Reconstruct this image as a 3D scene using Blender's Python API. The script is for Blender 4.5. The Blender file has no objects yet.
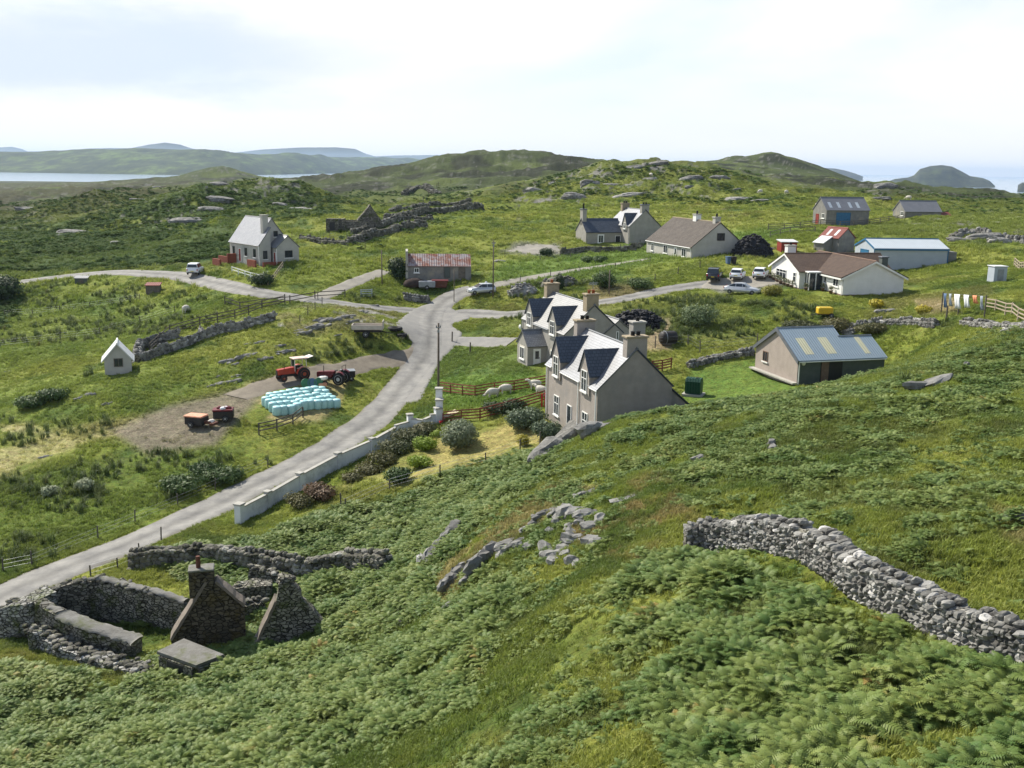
import bpy, bmesh, math, random
import numpy as np
from mathutils import Vector, Matrix
PI=math.pi; RAD=math.radians
rnd=random.Random(7); rng=np.random.default_rng(11)
S=bpy.context.scene; COL=S.collection

# ------------------------------------------------------------------ camera
F=1024.; PITCH=math.atan((384-168.5)/F); ROLL=RAD(0.9); ZC=48.
fwd=np.array([0,math.cos(PITCH),-math.sin(PITCH)]); r0=np.array([1.,0,0]); u0=np.array([0,math.sin(PITCH),math.cos(PITCH)])
rt=math.cos(ROLL)*r0+math.sin(ROLL)*u0; up=-math.sin(ROLL)*r0+math.cos(ROLL)*u0
CP=np.array([0,0,ZC])
cd=bpy.data.cameras.new('camera'); cam=bpy.data.objects.new('camera',cd); COL.objects.link(cam)
cd.sensor_width=36; cd.lens=36; cd.clip_start=0.1; cd.clip_end=90000
Mx=Matrix.Identity(4)
for i in range(3): Mx[i][0]=rt[i]; Mx[i][1]=up[i]; Mx[i][2]=-fwd[i]; Mx[i][3]=CP[i]
cam.matrix_world=Mx; S.camera=cam

# ------------------------------------------------------------------ world, sun
SUN_EL=44.; SUN_V=np.array([-0.74,0.67]); SUN_V/=np.hypot(*SUN_V)
W=bpy.data.worlds.new('World'); S.world=W; W.use_nodes=True
nt=W.node_tree; N=nt.nodes; L=nt.links; N.clear()
out=N.new('ShaderNodeOutputWorld'); bg=N.new('ShaderNodeBackground'); bg.inputs['Strength'].default_value=0.11
sky=N.new('ShaderNodeTexSky'); sky.sky_type='NISHITA'; sky.sun_disc=False
sky.sun_elevation=RAD(SUN_EL); sky.sun_rotation=math.atan2(SUN_V[0],SUN_V[1]); sky.air_density=1.0; sky.dust_density=1.0; sky.ozone_density=2.0
tc=N.new('ShaderNodeTexCoord'); mp=N.new('ShaderNodeMapping'); mp.inputs['Scale'].default_value=(1,1,3.6)
L.new(tc.outputs['Generated'],mp.inputs['Vector'])
n1=N.new('ShaderNodeTexNoise'); n1.inputs['Scale'].default_value=1.7; n1.inputs['Detail'].default_value=8; n1.inputs['Roughness'].default_value=.52; n1.inputs['Distortion'].default_value=.5
mp.inputs['Location'].default_value=(2.3,0.7,1.1)
L.new(mp.outputs['Vector'],n1.inputs['Vector'])
cr=N.new('ShaderNodeValToRGB'); cr.color_ramp.elements[0].position=.33; cr.color_ramp.elements[1].position=.56
L.new(n1.outputs['Fac'],cr.inputs['Fac'])
n2=N.new('ShaderNodeTexNoise'); n2.inputs['Scale'].default_value=3.1; n2.inputs['Detail'].default_value=6
L.new(mp.outputs['Vector'],n2.inputs['Vector'])
cc=N.new('ShaderNodeMix'); cc.data_type='RGBA'; cc.inputs['A'].default_value=(5.9,6.15,6.5,1); cc.inputs['B'].default_value=(6.55,6.6,6.7,1)
L.new(n2.outputs['Fac'],cc.inputs['Factor'])
sk2=N.new('ShaderNodeMix'); sk2.data_type='RGBA'; sk2.inputs['Factor'].default_value=.55; sk2.inputs['B'].default_value=(4.0,5.0,6.2,1)
L.new(sky.outputs['Color'],sk2.inputs['A'])
sz=N.new('ShaderNodeSeparateXYZ'); L.new(tc.outputs['Generated'],sz.inputs['Vector'])
zr_=N.new('ShaderNodeMapRange'); zr_.interpolation_type='SMOOTHSTEP'; zr_.inputs['From Min'].default_value=.22; zr_.inputs['From Max'].default_value=.55; zr_.inputs['To Min'].default_value=1; zr_.inputs['To Max'].default_value=.08; L.new(sz.outputs['Z'],zr_.inputs['Value'])
cv=N.new('ShaderNodeMath'); cv.operation='MULTIPLY'; L.new(cr.outputs['Color'],cv.inputs[0]); L.new(zr_.outputs['Result'],cv.inputs[1])
hv=N.new('ShaderNodeMath'); hv.operation='MULTIPLY'; hv.inputs[1].default_value=.55; L.new(zr_.outputs['Result'],hv.inputs[0])
mx=N.new('ShaderNodeMix'); mx.data_type='RGBA'; L.new(hv.outputs['Value'],sk2.inputs['Factor'])
L.new(cv.outputs['Value'],mx.inputs['Factor']); L.new(sk2.outputs['Result'],mx.inputs['A']); L.new(cc.outputs['Result'],mx.inputs['B'])
# low sky stays veiled by thin cloud; one greyer cloud bank stands high in the north-west
lv=N.new('ShaderNodeMapRange'); lv.interpolation_type='SMOOTHSTEP'; lv.inputs['From Min'].default_value=.0; lv.inputs['From Max'].default_value=.10; lv.inputs['To Min'].default_value=.85; lv.inputs['To Max'].default_value=0; L.new(sz.outputs['Z'],lv.inputs['Value'])
m3=N.new('ShaderNodeMix'); m3.data_type='RGBA'; L.new(lv.outputs['Result'],m3.inputs['Factor']); L.new(mx.outputs['Result'],m3.inputs['A']); m3.inputs['B'].default_value=(6.5,6.45,6.5,1)
d0=fwd+rt*(90-512)/F-up*(48-384)/F; d0=d0/np.linalg.norm(d0)
sb=N.new('ShaderNodeVectorMath'); sb.operation='SUBTRACT'; L.new(tc.outputs['Generated'],sb.inputs[0]); sb.inputs[1].default_value=tuple(d0)
ns=N.new('ShaderNodeTexNoise'); ns.inputs['Scale'].default_value=7; ns.inputs['Detail'].default_value=7; ns.inputs['Roughness'].default_value=.6; L.new(mp.outputs['Vector'],ns.inputs['Vector'])
wa=N.new('ShaderNodeVectorMath'); wa.operation='MULTIPLY_ADD'; wa.inputs[1].default_value=(.20,.20,.09); L.new(ns.outputs['Color'],wa.inputs[0]); L.new(sb.outputs['Vector'],wa.inputs[2])
wb=N.new('ShaderNodeVectorMath'); wb.operation='ADD'; wb.inputs[1].default_value=(-.10,-.10,-.045); L.new(wa.outputs['Vector'],wb.inputs[0])
wc=N.new('ShaderNodeVectorMath'); wc.operation='MULTIPLY'; wc.inputs[1].default_value=(4.2,2.0,24.); L.new(wb.outputs['Vector'],wc.inputs[0])
wl=N.new('ShaderNodeVectorMath'); wl.operation='LENGTH'; L.new(wc.outputs['Vector'],wl.inputs[0])
wm=N.new('ShaderNodeMapRange'); wm.interpolation_type='SMOOTHSTEP'; wm.inputs['From Min'].default_value=.35; wm.inputs['From Max'].default_value=1.35; wm.inputs['To Min'].default_value=.8; wm.inputs['To Max'].default_value=0; L.new(wl.outputs['Value'],wm.inputs['Value'])
m4=N.new('ShaderNodeMix'); m4.data_type='RGBA'; L.new(wm.outputs['Result'],m4.inputs['Factor']); L.new(m3.outputs['Result'],m4.inputs['A']); m4.inputs['B'].default_value=(4.35,4.95,5.75,1)
L.new(m4.outputs['Result'],bg.inputs['Color']); L.new(bg.outputs['Background'],out.inputs['Surface'])
sd=bpy.data.lights.new('sun','SUN'); sd.energy=5.0; sd.angle=RAD(.5); sd.color=(1,.94,.82)
so=bpy.data.objects.new('sun',sd); COL.objects.link(so)
sv=Vector((SUN_V[0]*math.cos(RAD(SUN_EL)),SUN_V[1]*math.cos(RAD(SUN_EL)),math.sin(RAD(SUN_EL))))
so.rotation_euler=sv.to_track_quat('Z','Y').to_euler(); so.location=(-60,60,120)
S.view_settings.view_transform='Standard'; S.view_settings.look='None'; S.view_settings.gamma=1; S.view_settings.exposure=0.62
S.render.engine='CYCLES'; S.cycles.max_bounces=6; S.cycles.diffuse_bounces=2; S.cycles.glossy_bounces=2; S.cycles.transmission_bounces=3; S.cycles.transparent_max_bounces=6; S.cycles.volume_bounces=0

# ------------------------------------------------------------------ helpers
def ray(u,v): return fwd+rt*(u-512)/F-up*(v-384)/F
def atz(u,v,z):
    d=ray(u,v); return CP+d*(z-ZC)/d[2]
def atd(u,v,y):
    d=ray(u,v); return CP+d*y/d[1]
def projv(X,Y,Z):
    w=Y*fwd[1]+(Z-ZC)*fwd[2]; a=X*rt[0]+Y*rt[1]+(Z-ZC)*rt[2]; b=X*up[0]+Y*up[1]+(Z-ZC)*up[2]
    w=np.maximum(w,.01); return 512+F*a/w,384-F*b/w
def hsh(ix,iy,s):
    h=(ix.astype(np.int64)*374761393+iy.astype(np.int64)*668265263+s*2147483647)&0xffffffff
    h=((h^(h>>13))*1274126177)&0xffffffff; return ((h^(h>>16))&0xffff)/65535.
def vnoise(x,y,s=0):
    ix=np.floor(x); iy=np.floor(y); fx=x-ix; fy=y-iy; fx=fx*fx*(3-2*fx); fy=fy*fy*(3-2*fy)
    a=hsh(ix,iy,s); b=hsh(ix+1,iy,s); c=hsh(ix,iy+1,s); d=hsh(ix+1,iy+1,s)
    return (a*(1-fx)+b*fx)*(1-fy)+(c*(1-fx)+d*fx)*fy
def fbm(x,y,s=0,o=4,g=.5):
    t=0; a=1; n=0
    for k in range(o):
        t=t+a*vnoise(x*2**k+k*17.3,y*2**k-k*9.1,s+k); n+=a; a*=g
    return t/n
def ridge(x,y,s=0,o=3):
    t=0;a=1;n=0
    for k in range(o):
        t=t+a*(1-np.abs(2*vnoise(x*2**k+k*7.7,y*2**k+k*3.1,s+k)-1)); n+=a; a*=.5
    return t/n
def sstep(a,b,x):
    t=np.clip((x-a)/(b-a),0,1); return t*t*(3-2*t)
def inpoly(u,v,poly):
    r=np.zeros(np.shape(u),bool); n=len(poly)
    for i in range(n):
        x1,y1=poly[i]; x2,y2=poly[(i+1)%n]
        if y1==y2: continue
        c=((y1>v)!=(y2>v))&(u<(x2-x1)*(v-y1)/(y2-y1)+x1); r^=c
    return r
def dpoly(u,v,poly,closed=True):
    """distance to polygon outline"""
    d=np.full(np.shape(u),1e9); n=len(poly)
    for i in range(n if closed else n-1):
        x1,y1=poly[i]; x2,y2=poly[(i+1)%n]; dx=x2-x1; dy=y2-y1; q=dx*dx+dy*dy+1e-9
        t=np.clip(((u-x1)*dx+(v-y1)*dy)/q,0,1); d=np.minimum(d,np.hypot(u-x1-t*dx,v-y1-t*dy))
    return d
def soft(u,v,poly,w=6):
    d=dpoly(u,v,poly); return sstep(-w,w,np.where(inpoly(u,v,poly),d,-d))

# ------------------------------------------------------------------ terrain control heights
CTZ=[(0,768,22),(0,705,21.2),(0,655,20.8),(60,665,20.8),(130,690,21.2),(110,610,20.3),(200,655,21.3),(320,645,22.9),
(250,768,24.5),(250,705,23),(400,768,28),(400,700,26.8),(400,640,25.2),(512,768,31.8),(512,690,31),(512,620,29.9),(455,600,27.6),(430,572,25.6),
(640,768,33.9),(640,650,33),(640,560,32.5),(600,500,31.7),(700,540,33.2),(640,460,32),(565,455,29.6),(535,490,29.4),(490,535,28.4),
(800,768,35.2),(800,620,34.9),(800,500,34.5),(1024,768,36.3),(1024,680,36),(1024,560,36.4),(900,560,35.6),(1024,450,36.8),(900,450,35.4),(700,460,33),
(400,520,23.3),(300,530,22.2),(350,560,23),(270,560,22),(180,545,21.2),(450,500,24.4),(480,475,25),(515,455,25.7),(400,585,24.2),
(470,445,24.6),(400,470,23.5),(530,440,25.8),(350,492,22.7),(240,522,21.4),(330,482,22.4),(430,445,24.2),
(0,600,19.4),(60,570,19.9),(130,545,20.3),(230,505,21),(300,465,21.7),(360,430,22.5),(395,398,23.6),(425,360,25.2),(430,330,27.2),(440,305,28.8),
(0,560,19.7),(0,520,20.2),(0,480,21),(0,430,22),(0,370,23.3),(0,325,25),(100,500,21),(100,445,22.4),(100,405,24),(115,372,25),(60,340,25),(150,425,23),(200,422,23.4),(240,402,24),
(305,412,24),(310,382,24.9),(330,355,26.3),(300,330,28.6),(370,336,27.7),(330,312,30),(390,320,29.2),(200,348,26.7),(150,362,25.6),(240,362,26),(270,345,27.8),(280,310,29.3),
(310,300,30),(250,290,31),(195,275,31),(120,273,30.3),(40,281,28.2),(150,294,28.6),(60,300,27),(150,315,26.7),(262,267,32.6),(292,262,32.8),(232,262,32.5),
(403,281,31.3),(470,279,31.8),(480,293,30.5),(350,290,30.7),(350,270,32.6),(550,262,33),(500,300,29.9),
(500,330,28.2),(490,370,26.4),(460,400,25),(520,392,26.6),(520,357,27.4),(575,340,28.2),(600,330,29.2),(600,300,30.9),(560,290,31.2),(640,300,31.2),
(700,290,32.2),(742,298,32.4),(780,300,32.6),(694,268,34.3),(655,258,34.2),(744,268,34.5),(845,298,33),(903,297,33.2),(772,284,33.2),
(700,330,30.6),(650,350,29),(750,383,27.6),(700,390,26.9),(700,368,28),(799,384,28.1),(764,369,28),(884,376,28.3),(880,335,31),(930,345,31.8),(930,322,33),(960,280,35),(1024,285,35.8),(1024,322,35.4),
(867,268,34),(943,268,34.6),(550,412,26.2),(600,440,26.3),(670,432,26.4),(1000,290,35.4)]
CTD=[(690,409,66),(800,391,66),(890,377,66),(1000,340,78),(600,424,67),(625,247,188),(655,246,190),(577,247,185),(960,215,250),(1024,205,300),(1024,240,170),(900,240,172),(970,250,160),
(829,225,200),(866,224,203),(890,223,205),(935,218,212),(780,245,168),(750,232,190),(700,220,215),(600,216,230),(520,216,235),
(350,229,200),(400,240,188),(440,215,240),(330,248,180),(470,240,190),(150,230,240),(150,258,190),(0,262,188),(230,214,230),(100,203,330),(230,190,330),(300,212,255),(310,197,320),(0,228,290),(0,205,480),(60,190,1000),(0,183,2200),(150,183,2200),
(230,196,450),(280,197,430),(60,202,450),(225,175,1050),(150,182,880),(120,181,1000),(172,178,900),(290,184,900),(318,187,1000),(345,181,900),(262,181,700),(195,178,1000),(260,178,1050),(225,186,600),(300,185,1500),(340,189,500),(370,178,560),(440,161,600),(500,154,620),(560,157,620),(610,164,640),(340,205,350),(450,196,400),(500,181,500),(420,208,300),(100,192,600),(150,198,420),(50,207,420),
(540,185,330),(580,172,330),(615,160,335),(650,159,335),(700,166,340),(750,177,345),(800,188,330),(650,190,280),(560,200,270),(750,200,270),(830,200,270),
(690,165,850),(730,162,850),(770,153,850),(800,160,850),(850,180,800),(800,184,600),(870,181,520),(918,181,520),(950,187,520),(1008,195,520),(880,196,380),(960,203,360),(1024,197,420)]
XYZ=[(0,-6,46.5),(0,0,46.2),(0,4,44.6),(0,10,39.5),(8,8,41),(-8,8,38.5),(-14,14,31),(-20,22,25.5),(-45,20,20.5),(20,10,40),(24,18,37.3),(45,25,37),(-60,60,19),(-120,110,22),
(0,1100,30),(200,1300,20),(-300,1500,15),(300,900,25),(500,1200,0),(700,700,18),(0,2000,-2),(600,2000,-4),(1200,1500,-4),(-2600,2500,-3),(-1200,2700,-4),(0,3000,-5),(-400,2450,-3),(1500,3000,-5),(-500,2000,3),(-1100,2430,2),(-60,1400,12)]
# hollows behind crests
XYZ+=[(0,230*3.3,40)]
pts=[atz(*c) for c in CTZ]+[atd(*c) for c in CTD]+[np.array(p,float) for p in XYZ]
pts=np.array(pts)
def ext(u0_,u1_,s):
    r=[]
    for c in CTZ:
        if c[0]==u0_: p=atz(*c); r.append([p[0]+s*p[1]*.45,p[1],p[2]])
    for c in CTD:
        if c[0]==u0_: p=atd(*c); r.append([p[0]+s*p[1]*.45,p[1],p[2]])
    return r
pts=np.array(list(pts)+ext(0,0,-1)+ext(1024,0,1))
def uvw(x,y):
    y=np.asarray(y,float); r=np.sqrt(np.asarray(x)**2*0+(y+0)**2); yy=np.where(y>3,y,3*np.exp((y-3)/9.))
    return np.asarray(x)/(np.maximum(y,3)), np.log(yy)
CA,CB=uvw(pts[:,0],pts[:,1])
CS=0.05
def kern(da,db): return np.sqrt(da*da+db*db+CS*CS)
n=len(pts); A=np.zeros((n+3,n+3)); A[:n,:n]=kern(CA[:,None]-CA,CB[:,None]-CB)-np.eye(n)*.006
A[:n,n]=1;A[:n,n+1]=CA;A[:n,n+2]=CB;A[n,:n]=1;A[n+1,:n]=CA;A[n+2,:n]=CB
SOL=np.linalg.solve(A,np.concatenate([pts[:,2],[0,0,0]])); WT=SOL[:n]; PL=SOL[n:]
def hbase(x,y):
    x=np.atleast_1d(np.asarray(x,float)); y=np.atleast_1d(np.asarray(y,float)); sh=x.shape; x=x.ravel(); y=y.ravel()
    a,b=uvw(x,y); o=np.empty(len(x))
    for i in range(0,len(x),40000):
        s=slice(i,i+40000)
        o[s]=kern(a[s][:,None]-CA,b[s][:,None]-CB)@WT+PL[0]+PL[1]*a[s]+PL[2]*b[s]
    return o.reshape(sh)
YS=np.exp(np.linspace(math.log(8),math.log(2600),500))
def gp(u,v,far=None):
    """ground point seen at a photo position (first crossing of the smooth terrain)"""
    d=ray(u,v); t=YS/d[1]; z=ZC+d[2]*t; h=hbase(d[0]*t,YS); k=np.nonzero(z<h)[0]
    if len(k)==0: return atd(u,v,500)
    k=max(k[0],1); f0=z[k-1]-h[k-1]; f1=z[k]-h[k]; s=f0/(f0-f1); y=YS[k-1]+(YS[k]-YS[k-1])*s
    p=CP+d*y/d[1]; p[2]=hbase(p[0],p[1])[0]; return p
def gxy(x,y): return np.array([x,y,hbase(x,y)[0]])

# ------------------------------------------------------------------ road lines (photo positions projected on the ground)
def line(*uv): return [tuple(gp(*q)[:2]) for q in uv]
def smooth(p,n=6):
    p=[np.array(q) for q in p]; r=[]
    for i in range(len(p)-1):
        a=p[max(i-1,0)];b=p[i];c=p[i+1];d=p[min(i+2,len(p)-1)]
        for k in range(n):
            t=k/n; r.append(.5*((2*b)+(-a+c)*t+(2*a-5*b+4*c-d)*t*t+(-a+3*b-3*c+d)*t**3))
    r.append(p[-1]); return r
ROADS={}
ROADS['road']=(smooth(line((-60,630),(0,599),(70,567),(160,531),(256,486),(300,465),(343,441),(386,407),(412,375),(428,350),(430,330),(434,312),(452,297),(472,290))),4.0)
ROADS['lane']=(smooth(line((20,282),(60,277),(100,273),(140,273),(180,276),(215,283),(250,291),(290,297),(330,302),(360,306),(400,310),(430,312))),3.4)
ROADS['side_road']=(smooth(line((430,325),(450,316),(470,313),(499,315),(524,313),(560,308),(598,303),(633,297),(660,291),(700,285),(740,281),(775,279))),3.4)
ROADS['driveway']=(smooth(line((425,345),(445,341),(464,341),(490,342),(512,342))),3.2)
ROADS['farm_track']=(smooth(line((425,352),(400,359),(370,363),(340,370),(310,374),(275,384),(256,389),(225,402),(190,415),(165,422))),3.6)
ROADS['field_lane']=(smooth(line((466,291),(500,284),(530,278),(570,271),(610,265),(650,259))),2.6)
ROADS['hill_track']=(smooth(line((318,299),(330,293),(345,286),(365,278),(385,271))),2.8)
PADS=[] # flattened building platforms (x,y,r,z)
# ------------------------------------------------------------------ materials
MATS={}
def nodes(name):
    m=bpy.data.materials.new(name); m.use_nodes=True; t=m.node_tree; b=t.nodes['Principled BSDF']; return m,t,b
def mat(name,c,rough=.8,c2=None,sc=2.,bump=0.,bsc=None,spec=.3,metal=0.,det=5,c3=None):
    """plain procedural surface: two (three) tones mixed by noise, optional bump"""
    m,t,b=nodes(name); N=t.nodes; L=t.links
    b.inputs['Roughness'].default_value=rough; b.inputs['Metallic'].default_value=metal; b.inputs['Specular IOR Level'].default_value=spec
    tc=N.new('ShaderNodeTexCoord')
    if c2 is None: c2=tuple(x*.78 for x in c)
    nz=N.new('ShaderNodeTexNoise'); nz.inputs['Scale'].default_value=sc; nz.inputs['Detail'].default_value=det; nz.inputs['Roughness'].default_value=.62
    L.new(tc.outputs['Object'],nz.inputs['Vector'])
    r=N.new('ShaderNodeValToRGB'); e=r.color_ramp.elements; e[0].position=.35; e[1].position=.68; e[0].color=(*c,1); e[1].color=(*c2,1)
    L.new(nz.outputs['Fac'],r.inputs['Fac']); o=r.outputs['Color']
    if c3:
        n3=N.new('ShaderNodeTexNoise'); n3.inputs['Scale'].default_value=sc*.37; n3.inputs['Detail'].default_value=7; n3.inputs['Roughness'].default_value=.7; L.new(tc.outputs['Object'],n3.inputs['Vector'])
        r3=N.new('ShaderNodeValToRGB'); r3.color_ramp.elements[0].position=.52; r3.color_ramp.elements[1].position=.66; L.new(n3.outputs['Fac'],r3.inputs['Fac'])
        mm=N.new('ShaderNodeMix'); mm.data_type='RGBA'; L.new(r3.outputs['Color'],mm.inputs['Factor']); L.new(o,mm.inputs['A']); mm.inputs['B'].default_value=(*c3,1); o=mm.outputs['Result']
    L.new(o,b.inputs['Base Color'])
    if bump:
        nb=N.new('ShaderNodeTexNoise'); nb.inputs['Scale'].default_value=bsc or sc*6; nb.inputs['Detail'].default_value=4; L.new(tc.outputs['Object'],nb.inputs['Vector'])
        bp=N.new('ShaderNodeBump'); bp.inputs['Strength'].default_value=bump; bp.inputs['Distance'].default_value=.05
        L.new(nb.outputs['Fac'],bp.inputs['Height']); L.new(bp.outputs['Normal'],b.inputs['Normal'])
    MATS[name]=m; return m
def roofmat(name,c,c2,kind='slate',rough=.5,spec=.5,pitchscale=1.,c3=None):
    """roof: UV in metres (u along the eave, v up the slope)"""
    m,t,b=nodes(name); N=t.nodes; L=t.links
    b.inputs['Roughness'].default_value=rough; b.inputs['Specular IOR Level'].default_value=spec
    uv=N.new('ShaderNodeUVMap'); uv.uv_map='UVMap'
    nz=N.new('ShaderNodeTexNoise'); nz.inputs['Scale'].default_value=.7; nz.inputs['Detail'].default_value=8; nz.inputs['Roughness'].default_value=.7; L.new(uv.outputs['UV'],nz.inputs['Vector'])
    rr=N.new('ShaderNodeValToRGB'); rr.color_ramp.elements[0].position=.3; rr.color_ramp.elements[1].position=.7; rr.color_ramp.elements[0].color=(*c,1); rr.color_ramp.elements[1].color=(*c2,1)
    L.new(nz.outputs['Fac'],rr.inputs['Fac']); o=rr.outputs['Color']
    bp=N.new('ShaderNodeBump'); bp.inputs['Distance'].default_value=.04
    if kind in('slate','tile'):
        br=N.new('ShaderNodeTexBrick'); br.inputs['Scale'].default_value=1; br.inputs['Brick Width'].default_value=.3*pitchscale; br.inputs['Row Height'].default_value=.24*pitchscale; br.inputs['Mortar Size'].default_value=.018
        br.inputs['Color1'].default_value=(1,1,1,1); br.inputs['Color2'].default_value=(.62,.62,.64,1); br.inputs['Mortar'].default_value=(.25,.25,.25,1); br.inputs['Bias'].default_value=-.3
        L.new(uv.outputs['UV'],br.inputs['Vector'])
        mm=N.new('ShaderNodeMix'); mm.data_type='RGBA'; mm.blend_type='MULTIPLY'; mm.inputs['Factor'].default_value=.75; L.new(o,mm.inputs['A']); L.new(br.outputs['Color'],mm.inputs['B']); o=mm.outputs['Result']
        L.new(br.outputs['Color'],bp.inputs['Height']); bp.inputs['Strength'].default_value=.35
    else:
        wv=N.new('ShaderNodeTexWave'); wv.inputs['Scale'].default_value=1.15 if kind=='corr' else .9; wv.bands_direction='X'; wv.inputs['Distortion'].default_value=.0; L.new(uv.outputs['UV'],wv.inputs['Vector'])
        L.new(wv.outputs['Fac'],bp.inputs['Height']); bp.inputs['Strength'].default_value=.9
        if kind=='rust':
            n3=N.new('ShaderNodeTexNoise'); n3.inputs['Scale'].default_value=.55; n3.inputs['Detail'].default_value=9; n3.inputs['Roughness'].default_value=.75; L.new(uv.outputs['UV'],n3.inputs['Vector'])
            r3=N.new('ShaderNodeValToRGB'); r3.color_ramp.elements[0].position=.44; r3.color_ramp.elements[1].position=.56; L.new(n3.outputs['Fac'],r3.inputs['Fac'])
            mm=N.new('ShaderNodeMix'); mm.data_type='RGBA'; L.new(r3.outputs['Color'],mm.inputs['Factor']); L.new(o,mm.inputs['A']); mm.inputs['B'].default_value=(*c3,1); o=mm.outputs['Result']
    L.new(o,b.inputs['Base Color']); L.new(bp.outputs['Normal'],b.inputs['Normal'])
    MATS[name]=m; return m

# ------------------------------------------------------------------ mesh builder
class MB:
    def __init__(s): s.v=[]; s.f=[]; s.uv=[]
    def face(s,ps,uv=None):
        i=len(s.v); s.v+= [tuple(p) for p in ps]; s.f.append(tuple(range(i,i+len(ps)))); s.uv.append(uv); return s
    def mesh(s,vs,fs):
        i=len(s.v); s.v+=[tuple(p) for p in vs]; s.f+=[tuple(i+k for k in f) for f in fs]; s.uv+=[None]*len(fs); return s
    def box(s,c,d,rz=0,tilt=None,bev=0):
        x,y,z=[q/2 for q in d]; R=Matrix.Rotation(rz,3,'Z')
        if tilt: R=R@Matrix.Rotation(tilt[0],3,'X')@Matrix.Rotation(tilt[1],3,'Y')
        c=Vector(c)
        if bev<=0:
            vs=[c+R@Vector((a*x,b*y,e*z)) for e in(-1,1) for a,b in((-1,-1),(1,-1),(1,1),(-1,1))]
            return s.mesh(vs,[(3,2,1,0),(4,5,6,7),(0,1,5,4),(1,2,6,5),(2,3,7,6),(3,0,4,7)])
        b=bev; vs=[]
        for zz,sh in((-z,1),(-z+b,0),(z-b,0),(z,1)):
            q=b if sh else 0
            for a,e in((-x+q,-y+b),(-x+b,-y+q),(x-b,-y+q),(x-q,-y+b),(x-q,y-b),(x-b,y-q),(-x+b,y-q),(-x+q,y-b)):
                if sh==1: a=max(-x+b,min(x-b,a)) ; e=max(-y+b,min(y-b,e))
                vs.append(c+R@Vector((a,e,zz)))
        fs=[tuple(range(7,-1,-1)),tuple(range(24,32))]
        for k in range(3):
            for j in range(8): fs.append((k*8+j,k*8+(j+1)%8,(k+1)*8+(j+1)%8,(k+1)*8+j))
        return s.mesh(vs,fs)
    def tube(s,p,q,r,r2=None,n=8,cap=True):
        p=Vector(p);q=Vector(q); r2=r if r2 is None else r2; d=(q-p).normalized(); a=d.orthogonal().normalized(); b=d.cross(a)
        vs=[p+(a*math.cos(t)+b*math.sin(t))*r for t in[2*PI*k/n for k in range(n)]]+[q+(a*math.cos(t)+b*math.sin(t))*r2 for t in[2*PI*k/n for k in range(n)]]
        fs=[(k,(k+1)%n,n+(k+1)%n,n+k) for k in range(n)]
        if cap: fs+=[tuple(range(n-1,-1,-1)),tuple(range(n,2*n))]
        return s.mesh(vs,fs)
    def lathe(s,prof,c=(0,0,0),n=16,axis='Z',sx=1,sy=1):
        vs=[]; c=Vector(c)
        for r,z in prof:
            for k in range(n):
                t=2*PI*k/n; p=Vector((r*math.cos(t)*sx,r*math.sin(t)*sy,z))
                if axis=='X': p=Vector((p.z,p.x,p.y))
                if axis=='Y': p=Vector((p.y,p.z,p.x))
                vs.append(c+p)
        fs=[]
        for j in range(len(prof)-1):
            for k in range(n): fs.append((j*n+k,j*n+(k+1)%n,(j+1)*n+(k+1)%n,(j+1)*n+k))
        if prof[0][0]>1e-4: fs.append(tuple(range(n-1,-1,-1)))
        if prof[-1][0]>1e-4: fs.append(tuple((len(prof)-1)*n+k for k in range(n)))
        return s.mesh(vs,fs)
    def prism(s,poly,a,b,axis='Y'):
        """extrude 2D outline (p,q) from a to b along axis; Y: (x,z), X: (y,z), Z: (x,y)"""
        def P(p,q,t): return {'Y':(p,t,q),'X':(t,p,q),'Z':(p,q,t)}[axis]
        n=len(poly); vs=[P(p,q,a) for p,q in poly]+[P(p,q,b) for p,q in poly]
        return s.mesh(vs,[tuple(range(n)),tuple(range(2*n-1,n-1,-1))]+[(k,n+k,n+(k+1)%n,(k+1)%n) for k in range(n)])
    def stone(s,c,d,rz=None,seed=None,j=.22):
        x,y,z=[q/2 for q in d]; R=Matrix.Rotation(rnd.uniform(0,2*PI) if rz is None else rz,3,'Z')@Matrix.Rotation(rnd.uniform(-.25,.25),3,'X')@Matrix.Rotation(rnd.uniform(-.25,.25),3,'Y')
        c=Vector(c); vs=[]
        for e,sh in((-1,.8),(-.2,1.05),(.55,.98),(1,.6)):
            for a,b in((-1,-.5),(-.45,-1),(.5,-1),(1,-.4),(1,.5),(.4,1),(-.5,1),(-1,.45)):
                vs.append(c+R@Vector((a*x*sh*(1+rnd.uniform(-j,j)),b*y*sh*(1+rnd.uniform(-j,j)),e*z*(1+rnd.uniform(-j,j)*.6))))
        fs=[tuple(range(7,-1,-1)),tuple(range(24,32))]
        for k in range(3):
            for i in range(8): fs.append((k*8+i,k*8+(i+1)%8,(k+1)*8+(i+1)%8,(k+1)*8+i))
        return s.mesh(vs,fs)
    def build(s,name,m=None,parent=None,smooth=False,loc=None,mats=None,fm=None):
        me=bpy.data.meshes.new(name); me.from_pydata(s.v,[],s.f)
        if any(u is not None for u in s.uv):
            ul=me.uv_layers.new(name='UVMap'); k=0
            for f,u in zip(s.f,s.uv):
                for j in range(len(f)):
                    if u is not None: ul.data[k].uv=u[j]
                    k+=1
        if m is not None: me.materials.append(m)
        for mm in(mats or []): me.materials.append(mm)
        if fm: me.polygons.foreach_set('material_index',fm)
        if smooth: me.polygons.foreach_set('use_smooth',[True]*len(me.polygons))
        o=bpy.data.objects.new(name,me); COL.objects.link(o)
        if parent: o.parent=parent
        if loc is not None: o.location=loc
        return o
def tag(o,label=None,cat=None,group=None,kind=None):
    if label: o['label']=label
    if cat: o['category']=cat
    if group: o['group']=group
    if kind: o['kind']=kind
    return o
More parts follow.
